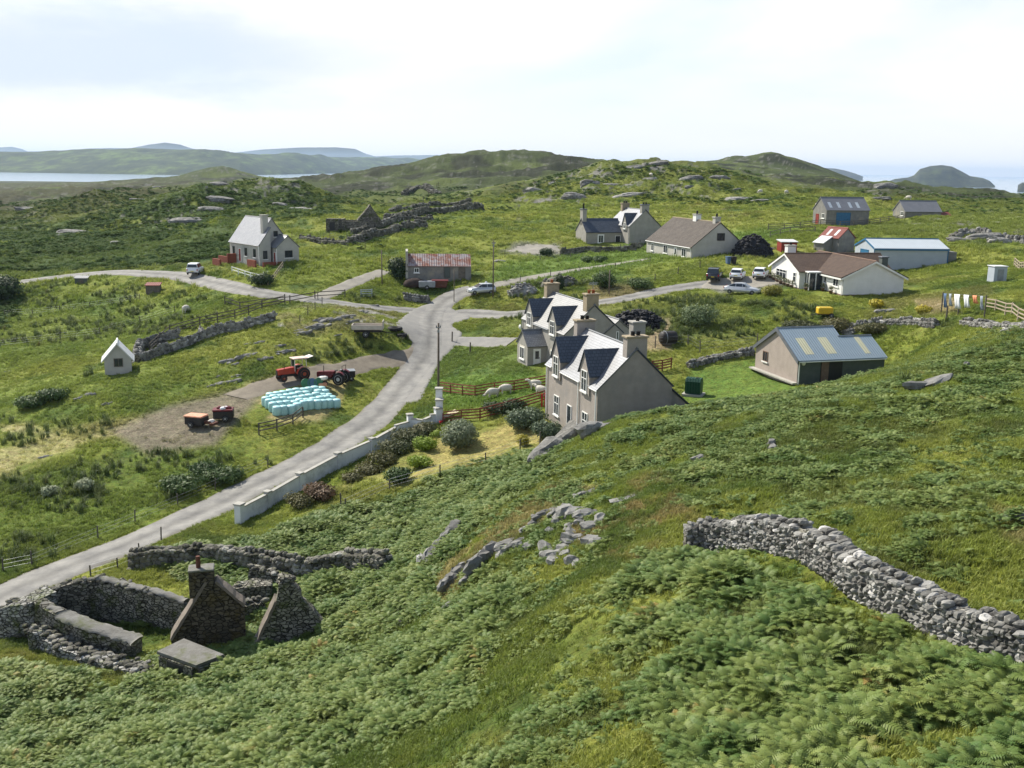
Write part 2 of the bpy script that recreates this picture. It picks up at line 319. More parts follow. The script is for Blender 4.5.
def thing(name,label,cat,loc=(0,0,0),rz=0,group=None):
    o=bpy.data.objects.new(name,None); COL.objects.link(o); o.location=loc; o.rotation_euler=(0,0,rz); o.empty_display_size=.3
    return tag(o,label,cat,group)
def kids(o): return [c for c in bpy.data.objects if c.parent==o]
def copytree(o,parent=None,tree=None):
    c=o.copy(); COL.objects.link(c); c.parent=parent
    for k in list(KT.get(o.name,[])) if False else kids(o): copytree(k,c)
    return c

# ------------------------------------------------------------------ terrain
tt=np.concatenate([np.linspace(-.95,-.56,90,endpoint=False),np.linspace(-.56,.56,860),np.linspace(.56,.95,90)[1:]])
ll=np.concatenate([np.linspace(math.log(2),math.log(14),40,endpoint=False),np.linspace(math.log(14),math.log(320),520,endpoint=False),np.linspace(math.log(320),math.log(3200),300)])
TT,LL=np.meshgrid(tt,ll); GY=np.exp(LL); GX=TT*GY
GX0=GX.copy(); GY0=GY.copy()
GB=hbase(GX,GY)
def roaddist(X,Y):
    d=np.full(X.shape,1e9)
    for k,(p,w) in ROADS.items():
        P=np.array(p); lo=P.min(0)-12; hi=P.max(0)+12
        m=(X>lo[0])&(X<hi[0])&(Y>lo[1])&(Y<hi[1]); x=X[m]; y=Y[m]; q=[tuple(a) for a in P[::2]]
        if tuple(P[-1])!=q[-1]: q.append(tuple(P[-1]))
        d[m]=np.minimum(d[m],dpoly(x,y,q,False)-w/2)
    return d
def relief(X,Y,B):
    """bumps, hummocks and crags added on the smooth ground"""
    r=np.hypot(X,Y); u,v=projv(X,Y,B)
    rd=roaddist(X,Y); near=sstep(.4,5,rd)
    fl=1-soft(u,v,[(500,262),(560,262),(660,232),(760,225),(810,240),(960,238),(1000,330),(900,385),(700,400),(600,445),(500,420),(430,420),(455,340)],12)*.85
    fl*=1-sstep(2,9,60-0*r)*0
    h=(fbm(X/7,Y/7,3,4)-.5)*1.1*fl+(fbm(X/1.6,Y/1.6,8,3)-.5)*.34*fl
    a=sstep(150,330,r)
    h+=a*((ridge(X/38,Y/38,21,4)-.55)*5.2*sstep(180,500,r)+(ridge(X/14+3,Y/14,31,3)-.5)*2.9+sstep(235,320,r)*(fbm(X/45,Y/45,44,3)-.5)*4.5+(fbm(X/90,Y/90,40,3)-.5)*5*sstep(350,700,r))
    # knoll crags centre, stepped ledges
    k=soft(u,v,[(512,185),(560,165),(650,155),(720,165),(740,200),(640,205),(512,215)],10)*(r<400)
    h+=k*(np.floor(fbm(X/16,Y/9,51,3)*7)/7-.5)*3.6
    k2=soft(u,v,[(60,240),(150,200),(250,175),(300,195),(330,215),(220,215),(130,245)],12)*(r<420)
    h+=k2*(np.floor(fbm(X/13,Y/8,53,3)*6)/6-.5)*3.8
    k3=soft(u,v,[(225,345),(270,318),(330,300),(400,305),(400,330),(300,345),(245,380)],8)*(r<170)
    h+=k3*(np.floor(fbm(X/5,Y/3,57,3)*5)/5-.5)*.9
    h*=near*(1-.72*sstep(620,900,r))
    for bu,bd_,bh,bw in ((222,1050,8.,27),(243,1000,3.,14),(205,1000,3,12),(112,900,2.5,14),(306,1000,7,12),(155,900,1.6,16),(60,1100,2,18),(500,620,1.6,30),(442,600,1.6,20),(545,620,1.4,12),(765,800,4.5,18),(792,780,2,12),(725,800,2.5,11),(915,520,1.5,18),(470,610,1.2,10),(318,700,-6.5,22),(300,560,-3.,28),(325,950,-9.,24),(278,900,-5.,14),(340,520,-2.5,16),(985,500,-5.5,70),(930,430,-2.5,40),(890,560,-3.5,60),(200,300,3.,55),(285,310,3.,32),(100,330,2.5,45),(640,335,-1.8,50),(378,560,1.5,14)):
        x0=(bu-512)/1024*bd_; w_=bw*bd_/1024; h+=bh*np.exp(-((X-x0)/w_)**2-((Y-bd_)/(w_*1.6))**2)*(.75+.5*ridge(X/(w_*.6),Y/(w_*.6),61,3))
    sea=sstep(1,8,B); return h*sea
GR=relief(GX,GY,GB); GZ=GB+GR
GU,GV=projv(GX,GY,GB)
NR,NC=GX.shape
def hgrid(x,y):
    """actual ground height (with relief) by lookup in the terrain grid"""
    x=np.atleast_1d(np.asarray(x,float)); y=np.atleast_1d(np.asarray(y,float))
    j=np.interp(x/y,tt,np.arange(NC)); i=np.interp(np.log(y),ll,np.arange(NR))
    i0=np.clip(i.astype(int),0,NR-2); j0=np.clip(j.astype(int),0,NC-2); fi=i-i0; fj=j-j0
    return (GZ[i0,j0]*(1-fj)+GZ[i0,j0+1]*fj)*(1-fi)+(GZ[i0+1,j0]*(1-fj)+GZ[i0+1,j0+1]*fj)*fi
def G(u,v):
    p=gp(u,v); p[2]=hgrid(p[0],p[1])[0]; return p
# ------------------------------------------------------------------ ground cover zones, in photo positions projected on the ground
ZB={} # bracken polygons: (poly, density, scale, dist range)
def bracken_density(u,v,r,x,y):
    d=np.zeros(u.shape); sz=np.ones(u.shape); nz=fbm(x/2.6,y/2.6,71,4); n2=fbm(x/12,y/12,75,3)
    def add(poly,k,lo,hi,w=10,thr=.42,s=1.):
        nonlocal d,sz
        m=(r>lo)&(r<hi); q=soft(u,v,poly,w)*m*k*sstep(thr-.05,thr+.05,nz*.6+n2*.4); sz=np.where(q>d,s,sz); d=np.maximum(d,q)
    add([(-200,690),(60,676),(130,678),(160,664),(232,662),(330,645),(420,640),(470,590),(520,560),(470,700),(330,760),(300,900),(-200,900)],1,12,75,14,.33,.68)
    add([(300,900),(420,700),(520,640),(640,640),(700,660),(1100,700),(1200,900)],.9,8,48,18,.53,.5)
    add([(640,560),(700,560),(780,585),(860,620),(1000,670),(1100,720),(1100,768),(760,900),(620,680),(600,610)],1.0,8,50,10,.40,.68)
    add([(255,545),(330,515),(400,500),(470,470),(530,455),(560,450),(540,480),(470,540),(430,575),(440,610),(330,650),(300,590),(270,570)],1,40,85,7,.28,.72)
    add([(150,560),(180,545),(250,540),(400,560),(430,575),(330,590),(200,585)],.9,40,85,6,.36,.75)
    add([(560,450),(600,425),(690,400),(800,385),(900,375),(1100,310),(1100,380),(1000,400),(860,430),(700,450),(600,490),(540,500)],.9,28,90,12,.46,.5)
    add([(600,470),(1100,380),(1100,560),(1000,610),(700,530)],.8,15,80,20,.53,.48)
    add([(480,560),(560,500),(620,500),(600,560),(540,640),(460,650)],.8,20,80,10,.54,.6)
    add([(226,606),(262,604),(275,655),(232,660)],.9,40,85,3,.30,.6)
    add([(-30,662),(60,670),(140,686),(150,700),(-30,700)],.9,30,85,4,.36,.7)
    add([(215,560),(330,575),(345,600),(290,592),(230,590)],.9,40,90,4,.30,.7)
    add([(70,600),(150,610),(170,628),(140,628),(80,612)],.6,40,90,3,.44,.6)
    global BSZ
    BSZ=sz; return d
def ground_color(X,Y,B,U,V):
    r=np.hypot(X,Y)
    n1=fbm(X/11,Y/11,101,5,.55); n2=fbm(X/2.3,Y/2.3,111,4,.6); n3=fbm(X/40,Y/40,121,4); n4=fbm(X/5,Y/5,131,4,.6)
    def C(*c): return np.array(c)
    def mixc(a,b,t): return a+(b-a)*t[...,None]
    base=np.ones(X.shape+(3,))*C(.150,.185,.030)
    base=mixc(base,C(.205,.225,.045),sstep(.44,.66,n1))
    base=mixc(base,C(.070,.110,.022),sstep(.54,.72,n4))
    base=mixc(base,C(.150,.120,.048),sstep(.60,.78,n2*.6+n3*.4)*.55)
    # far moor
    far=sstep(230,420,r)
    moor=np.ones(X.shape+(3,))*C(.050,.066,.022); moor=mixc(moor,C(.078,.10,.028),sstep(.50,.66,n3)); moor=mixc(moor,C(.026,.031,.015),sstep(.50,.62,fbm(X/24,Y/24,141,4)))
    base=mixc(base,moor,far)
    def zone(poly,c,k=1,w=6,lo=0,hi=1e9,thr=None,noise=None):
        nonlocal base
        m=soft(U,V,poly,w)*k*((r>lo)&(r<hi))
        if thr is not None: m=m*sstep(thr-.06,thr+.06,noise if noise is not None else n2)
        base=mixc(base,np.array(c),m)
    # left distant bracken hill (dark)
    zone([(-100,225),(60,225),(200,195),(300,195),(330,215),(240,225),(250,262),(170,268),(0,275),(-100,275)],(.040,.075,.022),.85,10,150,450,.40,n1)
    zone([(-100,178),(60,180),(190,182),(160,195),(60,212),(-100,225)],(.048,.048,.020),.8,8,300,3000,.40,n1)
    # fields
    zone([(500,262),(600,250),(660,235),(800,228),(760,245),(660,262),(560,285),(480,285)],(.105,.175,.035),.8,6,120,260)
    zone([(860,225),(1100,195),(1100,235),(960,240),(870,238)],(.135,.165,.035),.8,6,140,330)
    zone([(-50,305),(120,292),(230,300),(150,345),(60,360),(-50,390)],(.120,.175,.035),.55,8,120,190)
    zone([(-50,390),(90,370),(250,365),(180,408),(60,435),(-50,440)],(.13,.185,.035),.5,8,95,160)
    zone([(-50,480),(150,450),(260,440),(150,520),(0,585),(-50,590)],(.095,.145,.028),.6,8,60,110)
    zone([(690,370),(770,355),(800,390),(740,402),(680,402)],(.115,.19,.035),.85,4,88,120)
    zone([(420,345),(520,345),(545,400),(500,400),(445,400),(425,390)],(.07,.125,.028),.7,6,92,130)
    zone([(430,378),(545,372),(545,405),(450,410)],(.12,.20,.035),.8,4,92,112)
    # moist dry tones behind
    zone([(905,270),(1000,265),(985,320),(900,335),(860,320)],(.17,.155,.055),.6,8,95,150,.45,n1)
    zone([(470,310),(720,300),(760,340),(620,345),(500,330)],(.11,.13,.04),.5,8,100,150)
    # garden
    zone([(300,512),(360,470),(435,440),(545,415),(560,440),(530,452),(470,468),(400,490),(340,510)],(.225,.225,.062),.85,5,70,100,.36,n2)
    zone([(370,470),(395,455),(440,435),(470,420),(545,425),(545,445),(520,452),(440,472),(390,490)],(.36,.31,.11),.8,5,70,100,.44,n4)
    # hay, straw
    zone([(-60,435),(30,425),(75,440),(30,470),(-60,490)],(.50,.44,.22),.9,5,80,140,.42,n4)
    zone([(60,425),(150,415),(240,405),(190,425),(90,440),(0,470),(-50,475)],(.36,.33,.14),.85,5,80,130)
    zone([(245,385),(330,362),(350,375),(340,405),(320,420),(250,425),(236,405)],(.34,.29,.13),.95,5,90,120,.38,n4)
    zone([(110,430),(170,405),(235,390),(262,395),(240,420),(215,445),(150,455)],(.20,.17,.125),.9,6,85,125)
    zone([(590,285),(650,285),(655,300),(590,312)],(.26,.20,.12),.7,4,110,150,.42,n4)
    zone([(625,322),(670,318),(672,350),(640,352)],(.30,.23,.15),.8,4,90,130,.40,n4)
    zone([(915,300),(955,298),(960,312),(920,315)],(.40,.31,.20),.8,4,95,140)
    zone([(700,283),(780,274),(790,285),(720,293)],(.17,.165,.16),.9,3,110,150)
    zone([(515,244),(560,244),(560,254),(500,254)],(.26,.25,.24),.9,3,150,230)
    zone([(270,315),(330,300),(400,305),(400,325),(300,335)],(.20,.17,.09),.6,5,110,170,.48,n4)
    # worn reddish patch at the crag on the slope
    zone([(545,520),(600,490),(660,478),(700,520),(640,560),(590,550)],(.27,.185,.09),.75,8,30,70,.44,n2)
    zone([(420,590),(470,530),(560,480),(600,485),(540,520),(480,570),(440,620)],(.26,.195,.10),.7,6,30,80,.46,n2)
    zone([(990,500),(1100,470),(1100,560),(1000,545)],(.28,.20,.11),.6,10,15,60,.5,n4)
    # dark rough moss near lower slopes
    zone([(350,620),(520,600),(640,640),(520,720),(300,768)],(.070,.110,.022),.5,16,15,60)
    # under bracken
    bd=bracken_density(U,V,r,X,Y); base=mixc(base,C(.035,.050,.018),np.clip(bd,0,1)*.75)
    base=base*(0.82+.36*fbm(X/.7,Y/.7,151,3)[...,None])
    # sheep cropped verge, sea bed
    # rock mask
    rk=np.zeros(X.shape)
    steep=np.hypot(*np.gradient(GR,axis=(0,1))) if X.shape==GX.shape else rk
    return base,bd
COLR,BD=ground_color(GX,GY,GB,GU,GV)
# rock where the relief is steep or where crags stand
dzr=np.zeros_like(GZ); ds=np.maximum(GY*(ll[1]-ll[0]),.05)
gy=np.gradient(GZ-GB,axis=0)/np.maximum(np.gradient(GY,axis=0),.05); gx=np.gradient(GZ-GB,axis=1)/np.maximum(np.gradient(GX,axis=1),.02)
slope=np.hypot(gx,gy); RR=np.hypot(GX,GY)
nr=fbm(GX/3.1,GY/3.1,161,4,.6); nR=fbm(GX/17,GY/17,163,4,.55)
def rz(poly,w=8,lo=0,hi=1e9): return soft(GU,GV,poly,w)*((RR>lo)&(RR<hi))
crag=np.maximum.reduce([rz([(515,185),(560,168),(650,155),(740,175),(745,200),(640,205),(512,218)],10,220,400),
  rz([(60,240),(150,200),(250,175),(330,195),(330,215),(220,215),(130,245),(90,250)],12,180,500)*.9,
  rz([(150,345),(225,325),(270,312),(400,303),(402,330),(300,345),(245,385),(200,380)],8,100,170)*.9,
  rz([(400,590),(440,545),(500,505),(560,470),(640,480),(560,545),(480,585),(430,600)],8,30,80)*1.0,
  rz([(900,215),(1024,210),(1024,245),(930,240)],8,140,330)*.8,
  rz([(500,240),(700,150),(1024,170),(1024,205),(700,215)],8,300,900)*.6, rz([(0,170),(600,140),(600,200),(0,235)],8,300,3000)*.45])
ROCK=np.clip(crag,0,1)*np.maximum(sstep(.50,.95,slope)*.9*(RR>150),sstep(.60,.66,nr*.65+nR*.35))
rockc=np.where(RR[...,None]>150,np.array([.165,.16,.145]),np.array([.29,.28,.26])); COLR=COLR+(rockc*(.6+.8*fbm(GX/1.1,GY/1.1,171,3)[...,None])-COLR)*ROCK[...,None]*.95
# ground mesh
nv=NR*NC; idx=np.arange(nv).reshape(NR,NC)
qf=np.stack([idx[:-1,:-1],idx[:-1,1:],idx[1:,1:],idx[1:,:-1]],-1).reshape(-1,4)
def gridmesh(name,X,Y,Z,quads):
    me=bpy.data.meshes.new(name); me.vertices.add(X.size); me.vertices.foreach_set('co',np.stack([X.ravel(),Y.ravel(),Z.ravel()],-1).astype(np.float32).ravel())
    me.loops.add(quads.size); me.loops.foreach_set('vertex_index',quads.astype(np.int32).ravel()); me.polygons.add(len(quads)); me.polygons.foreach_set('loop_start',np.arange(0,quads.size,4,dtype=np.int32))
    me.update(calc_edges=True); me.polygons.foreach_set('use_smooth',np.ones(len(quads),bool)); me.validate(); return me
gm=gridmesh('ground',GX,GY,GZ,qf)
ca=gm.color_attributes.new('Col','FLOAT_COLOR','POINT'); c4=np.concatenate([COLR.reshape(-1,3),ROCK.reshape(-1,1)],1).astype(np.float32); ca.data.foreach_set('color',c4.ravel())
def ground_mat():
    m,t,b=nodes('ground'); N=t.nodes; L=t.links; b.inputs['Roughness'].default_value=.95; b.inputs['Specular IOR Level'].default_value=.12
    a=N.new('ShaderNodeVertexColor'); a.layer_name='Col'; g=N.new('ShaderNodeNewGeometry')
    def nz(s,d,r=.6):
        n=N.new('ShaderNodeTexNoise'); n.inputs['Scale'].default_value=s; n.inputs['Detail'].default_value=d; n.inputs['Roughness'].default_value=r; L.new(g.outputs['Position'],n.inputs['Vector']); return n
    a1=nz(5.5,6,.75); a2=nz(.9,7,.7)
    def mr(n,f0,f1,t0,t1):
        q=N.new('ShaderNodeMapRange'); q.inputs['From Min'].default_value=f0; q.inputs['From Max'].default_value=f1; q.inputs['To Min'].default_value=t0; q.inputs['To Max'].default_value=t1; L.new(n.outputs['Fac'],q.inputs['Value']); return q
    m1=mr(a1,.3,.7,.45,1.55); m2=mr(a2,.3,.7,.62,1.38)
    mu=N.new('ShaderNodeMath'); mu.operation='MULTIPLY'; L.new(m1.outputs['Result'],mu.inputs[0]); L.new(m2.outputs['Result'],mu.inputs[1])
    vm=N.new('ShaderNodeVectorMath'); vm.operation='SCALE'; L.new(a.outputs['Color'],vm.inputs[0]); L.new(mu.outputs['Value'],vm.inputs['Scale'])
    hu=N.new('ShaderNodeHueSaturation'); L.new(vm.outputs['Vector'],hu.inputs['Color']); a3=nz(2.2,4); m3=mr(a3,.3,.7,.475,.52); L.new(m3.outputs['Result'],hu.inputs['Hue'])
    L.new(hu.outputs['Color'],b.inputs['Base Color'])
    ad=N.new('ShaderNodeMath'); ad.operation='MULTIPLY_ADD'; ad.inputs[1].default_value=3.; L.new(a2.outputs['Fac'],ad.inputs[0]); L.new(a1.outputs['Fac'],ad.inputs[2])
    bp=N.new('ShaderNodeBump'); bp.inputs['Strength'].default_value=1.; bp.inputs['Distance'].default_value=.16; L.new(ad.outputs['Value'],bp.inputs['Height']); L.new(bp.outputs['Normal'],b.inputs['Normal'])
    return m
gm.materials.append(ground_mat()); go=bpy.data.objects.new('ground',gm); COL.objects.link(go); tag(go,kind='structure')

# sea
def sea_mat():
    m,t,b=nodes('water'); N=t.nodes; L=t.links; b.inputs['Base Color'].default_value=(.22,.30,.38,1); b.inputs['Roughness'].default_value=.16; b.inputs['IOR'].default_value=1.33
    g=N.new('ShaderNodeNewGeometry'); n=N.new('ShaderNodeTexNoise'); n.inputs['Scale'].default_value=.02; n.inputs['Detail'].default_value=6; L.new(g.outputs['Position'],n.inputs['Vector'])
    bp=N.new('ShaderNodeBump'); bp.inputs['Strength'].default_value=.08; bp.inputs['Distance'].default_value=1.; L.new(n.outputs['Fac'],bp.inputs['Height']); L.new(bp.outputs['Normal'],b.inputs['Normal']); return m
MB().face([(-60000,300,0),(60000,300,0),(60000,80000,0),(-60000,80000,0)]).build('water',sea_mat())['kind']='structure'
# far lands: ridges traced from their skylines, as hills with depth
def farland(name,crest,coast_d,crest_d,back_d,cols,seed,amp=.25,rs=90,kind='structure'):
    """crest: [(u,v)], each column rises from the shore to the crest and falls behind it"""
    us=np.array([c[0] for c in crest],float); vs=np.array([c[1] for c in crest],float)
    nu=int((us[-1]-us[0])*1.2)+2; U=np.linspace(us[0],us[-1],nu); V=np.interp(U,us,vs); nt_=46
    X=np.zeros((nt_,nu)); Y=np.zeros_like(X); Z=np.zeros_like(X)
    for j in range(nu):
        cd_=np.interp(U[j],us,np.broadcast_to(crest_d,us.shape)) if np.ndim(crest_d) else crest_d
        co=np.interp(U[j],us,np.broadcast_to(coast_d,us.shape)) if np.ndim(coast_d) else coast_d
        p=atd(U[j],V[j],cd_); 
        for i in range(nt_):
            t=i/(nt_-1)*1.5
            if t<=1: y=co+(cd_-co)*t; h=max(p[2],.5)*(1-(1-t)**1.7)
            else: y=cd_+(back_d-cd_)*(t-1)/.5; h=max(p[2],.5)*(1-((t-1)/.5)**1.6)
            X[i,j]=p[0]/cd_*y; Y[i,j]=y; Z[i,j]=h-3*(i==0)-3*(t>=1.5)
    sc=np.maximum(p[2],40); w=np.clip(np.linspace(0,1.5,nt_),0,1)[:,None]; ww=np.sin(w*PI)**.7*.9+.02
    Z+=ww*(fbm(X/(rs*3),Y/(rs*3),seed,5,.55)-.5)*np.maximum(Z,5)*amp*2.4+ww*(ridge(X/rs,Y/rs,seed+9,3)-.5)*np.maximum(Z,5)*amp*.6
    id_=np.arange(X.size).reshape(nt_,nu); q=np.stack([id_[:-1,:-1],id_[:-1,1:],id_[1:,1:],id_[1:,:-1]],-1).reshape(-1,4)
    me=gridmesh(name,X,Y,Z,q)
    m,t,b=nodes(name); NN=t.nodes; LL_=t.links; b.inputs['Roughness'].default_value=.95; b.inputs['Specular IOR Level'].default_value=.1
    g=NN.new('ShaderNodeNewGeometry'); mp_=NN.new('ShaderNodeMapping'); LL_.new(g.outputs['Position'],mp_.inputs['Vector']); mp_.inputs['Scale'].default_value=(1,.35,2)
    n=NN.new('ShaderNodeTexNoise'); n.inputs['Scale'].default_value=2.6/rs; n.inputs['Detail'].default_value=9; n.inputs['Roughness'].default_value=.72; LL_.new(mp_.outputs['Vector'],n.inputs['Vector'])
    r=NN.new('ShaderNodeValToRGB'); e=r.color_ramp.elements; e[0].position=.36; e[0].color=(*cols[0],1); e[1].position=.66; e[1].color=(*cols[2],1); k=e.new(.52); k.color=(*cols[1],1)
    LL_.new(n.outputs['Fac'],r.inputs['Fac']); LL_.new(r.outputs['Color'],b.inputs['Base Color']); me.materials.append(m)
    o=bpy.data.objects.new(name,me); COL.objects.link(o); tag(o,kind=kind); return o
CL=((.026,.034,.020),(.055,.070,.028),(.12,.17,.045))
CR_=((.03,.035,.03),(.05,.055,.04),(.08,.085,.06))
farland('hills',[(-260,158),(-60,153),(0,152.5),(50,152),(100,151),(135,149),(165,150),(200,150),(240,153),(280,156),(330,157),(400,158),(430,160),(470,163.5)],[4300,4300,4300,4300,4300,4300,4300,4400,4600,5200,6500,8000,9000,9500],[5400]*8+[5800,6500,7800,9300,10200,10800],12500,CL,301,.5,240)
farland('mountains',[(-260,152),(-40,150),(0,147.5),(12,146.8),(22,149),(28,151.5),(60,151),(90,148.5),(110,148),(130,148.3),(150,144.5),(165,142.5),(180,144.5),(192,148.5),(215,152),(235,152.5),(262,149.5),(300,147.5),(335,147.3),(355,149),(366,154),(375,156.5),(400,155.5),(440,155),(470,156.2),(510,161)],17500,19000,22000,CR_,331,.12,900)
farland('island',[(884,183),(895,179),(908,177.5),(914,175.5),(920,169.5),(930,166),(942,165),(952,166.5),(962,171.5),(970,176),(983,178),(990,181),(995,186)],4350,4600,5000,((.03,.036,.03),(.05,.058,.04),(.075,.095,.045)),351,.25,130)
farland('headland',[(825,168),(835,168.5),(845,170.5),(855,173.5),(863,176.5)],7500,8000,8600,CR_,361,.2,200)
farland('islet',[(1018,185),(1022,182.5),(1030,182),(1045,186)],3300,3400,3500,CR_,371,.2,90)
# haze
hz=MB().box((0,14000,119),(44000,30000,242)).build('haze'); tag(hz,kind='stuff')
m=bpy.data.materials.new('haze'); m.use_nodes=True; t=m.node_tree; t.nodes.clear(); o_=t.nodes.new('ShaderNodeOutputMaterial'); v_=t.nodes.new('ShaderNodeVolumePrincipled')
v_.inputs['Color'].default_value=(.55,.74,1,1); v_.inputs['Density'].default_value=4.3e-5; v_.inputs['Anisotropy'].default_value=.2; t.links.new(v_.outputs['Volume'],o_.inputs['Volume']); hz.data.materials.append(m)
HAZE=hz

# ------------------------------------------------------------------ roads
RZ=[.05]
def strip(name,pts_,w,m,wob=.12,nx=9):
    P=np.array(smooth([tuple(p) for p in pts_],2)); T=np.gradient(P,axis=0); T/=np.maximum(np.hypot(T[:,0],T[:,1])[:,None],1e-6); Nn=np.stack([-T[:,1],T[:,0]],1)
    RZ[0]+=.006; b=MB(); V_=[]
    for i,(p,nn) in enumerate(zip(P,Nn)):
        for k in range(nx):
            s=(k/(nx-1)-.5)*w
            if k in(0,nx-1): s+=(vnoise(np.array([i*.37]),np.array([k*9.]),77)[0]-.5)*wob*1.6
            q=p+nn*s; V_.append((q[0],q[1]))
    V_=np.array(V_); z=hgrid(V_[:,0],V_[:,1])+RZ[0]; n_=len(P)
    # keep the sheet above the ground between samples, edges dipped into it
    z=z.reshape(n_,nx); z[:,0]-=.09; z[:,-1]-=.09; z=z.ravel()
    vs=[(a[0],a[1],c) for a,c in zip(V_,z)]; fs=[(i*nx+k,i*nx+k+1,(i+1)*nx+k+1,(i+1)*nx+k) for i in range(n_-1) for k in range(nx-1)]
    b.mesh(vs,fs); acc=0; L_=[0]
    for i in range(1,n_): acc+=np.hypot(*(P[i]-P[i-1])); L_.append(acc)
    b.uv=[[(k/(nx-1),L_[i]),((k+1)/(nx-1),L_[i]),((k+1)/(nx-1),L_[i+1]),(k/(nx-1),L_[i+1])] for i in range(n_-1) for k in range(nx-1)]
    o=b.build(name,m,smooth=True); tag(o,kind='structure'); return o
def roadmat(name,c,c2,tracks=True):
    m,t,b=nodes(name); N=t.nodes; L=t.links; b.inputs['Roughness'].default_value=.85; b.inputs['Specular IOR Level'].default_value=.25
    g=N.new('ShaderNodeNewGeometry')
    n=N.new('ShaderNodeTexNoise'); n.inputs['Scale'].default_value=.55; n.inputs['Detail'].default_value=9; n.inputs['Roughness'].default_value=.72; L.new(g.outputs['Position'],n.inputs['Vector'])
    r=N.new('ShaderNodeValToRGB'); e=r.color_ramp.elements; e[0].position=.36; e[0].color=(*c,1); e[1].position=.66; e[1].color=(*c2,1); L.new(n.outputs['Fac'],r.inputs['Fac']); o=r.outputs['Color']
    if tracks:
        uv=N.new('ShaderNodeUVMap'); uv.uv_map='UVMap'; sp=N.new('ShaderNodeSeparateXYZ'); L.new(uv.outputs['UV'],sp.inputs['Vector'])
        cr=N.new('ShaderNodeValToRGB'); el=cr.color_ramp.elements; el[0].position=0; el[0].color=(.75,.72,.62,1); el[1].position=1; el[1].color=(.75,.72,.62,1)
        for p_,q_ in((.10,.95),(.24,1.12),(.36,1.0),(.48,.72),(.54,.72),(.66,1.0),(.76,1.12),(.90,.95)):
            x=el.new(p_); x.color=(q_,q_,q_,1)
        nn=N.new('ShaderNodeTexNoise'); nn.inputs['Scale'].default_value=.3; nn.inputs['Detail'].default_value=5; L.new(g.outputs['Position'],nn.inputs['Vector'])
        ma=N.new('ShaderNodeMath'); ma.operation='MULTIPLY_ADD'; ma.inputs[1].default_value=.25; L.new(nn.outputs['Fac'],ma.inputs[0]); 
        mb=N.new('ShaderNodeMath'); mb.operation='SUBTRACT'; L.new(sp.outputs['X'],mb.inputs[0]); mb.inputs[1].default_value=.125; L.new(mb.outputs['Value'],ma.inputs[2])
        L.new(ma.outputs['Value'],cr.inputs['Fac'])
        mm=N.new('ShaderNodeMix'); mm.data_type='RGBA'; mm.blend_type='MULTIPLY'; mm.inputs['Factor'].default_value=.9; L.new(o,mm.inputs['A']); L.new(cr.outputs['Color'],mm.inputs['B']); o=mm.outputs['Result']
    L.new(o,b.inputs['Base Color'])
    n2=N.new('ShaderNodeTexNoise'); n2.inputs['Scale'].default_value=14; n2.inputs['Detail'].default_value=3; L.new(g.outputs['Position'],n2.inputs['Vector'])
    bp=N.new('ShaderNodeBump'); bp.inputs['Strength'].default_value=.5; bp.inputs['Distance'].default_value=.02; L.new(n2.outputs['Fac'],bp.inputs['Height']); L.new(bp.outputs['Normal'],b.inputs['Normal'])
    return m
RM=roadmat('asphalt',(.15,.146,.138),(.26,.25,.225)); GM=roadmat('gravel',(.20,.185,.16),(.28,.26,.215),False); AM=roadmat('apron',(.18,.175,.165),(.25,.24,.215),False)
DM=roadmat('dirt',(.125,.105,.08),(.215,.185,.14),False)
for k in('hill_track','field_lane'): strip(k,*ROADS[k],GM,.3)
strip('farm_track',ROADS['farm_track'][0][:-14],3.6,DM,.4)
for k in('driveway','side_road','lane'): strip(k,*ROADS[k],AM if k=='driveway' else RM,.2)
def area(name,poly_uv,m,step=.35):
    P=[tuple(gp(*q)[:2]) for q in poly_uv]; P=[tuple(p) for p in smooth(P+[P[0]],4)[:-1]]; A_=np.array(P); lo=A_.min(0)-step; hi=A_.max(0)+step
    xs=np.arange(lo[0],hi[0],step); ys=np.arange(lo[1],hi[1],step); X,Y=np.meshgrid(xs,ys); ins=inpoly(X,Y,P)
    c=ins[:-1,:-1]|ins[1:,:-1]|ins[:-1,1:]|ins[1:,1:]; X=X.copy();Y=Y.copy()
    # pull outside corners onto the outline
    q=P+[P[0]]
    for i,j in zip(*np.nonzero(~ins)):
        x,y=X[i,j],Y[i,j]; best=1e9
        for (x1,y1),(x2,y2) in zip(q[:-1],q[1:]):
            dx=x2-x1;dy=y2-y1;t=max(0,min(1,((x-x1)*dx+(y-y1)*dy)/(dx*dx+dy*dy+1e-9))); d=math.hypot(x-x1-t*dx,y-y1-t*dy)
            if d<best: best=d;bx,by=x1+t*dx,y1+t*dy
        if best<step*1.6: X[i,j]=bx;Y[i,j]=by
    RZ[0]+=.006; Z=hgrid(X.ravel(),Y.ravel()).reshape(X.shape)+RZ[0]; Z=np.where(ins,Z,Z-.09)
    id_=np.arange(X.size).reshape(X.shape); qd=np.stack([id_[:-1,:-1][c],id_[:-1,1:][c],id_[1:,1:][c],id_[1:,:-1][c]],-1)
    used=np.unique(qd); rm=np.full(X.size,-1); rm[used]=np.arange(len(used)); me=gridmesh(name,X.ravel()[used],Y.ravel()[used],Z.ravel()[used],rm[qd]); me.materials.append(m)
    o=bpy.data.objects.new(name,me); COL.objects.link(o); tag(o,kind='structure'); return o
area('junction_apron',[(392,402),(404,375),(418,352),(406,335),(396,322),(412,310),(440,303),(458,312),(470,318),(452,325),(462,333),(455,346),(440,362),(428,385),(418,402)],AM)
strip('road',*ROADS['road'],RM,.16)
area('parking_area',[(700,288),(712,280),(745,277),(785,275),(790,281),(765,287),(735,290)],GM)
area('gravel_yard',[(505,253),(518,246),(552,245),(562,250),(545,254)],GM)
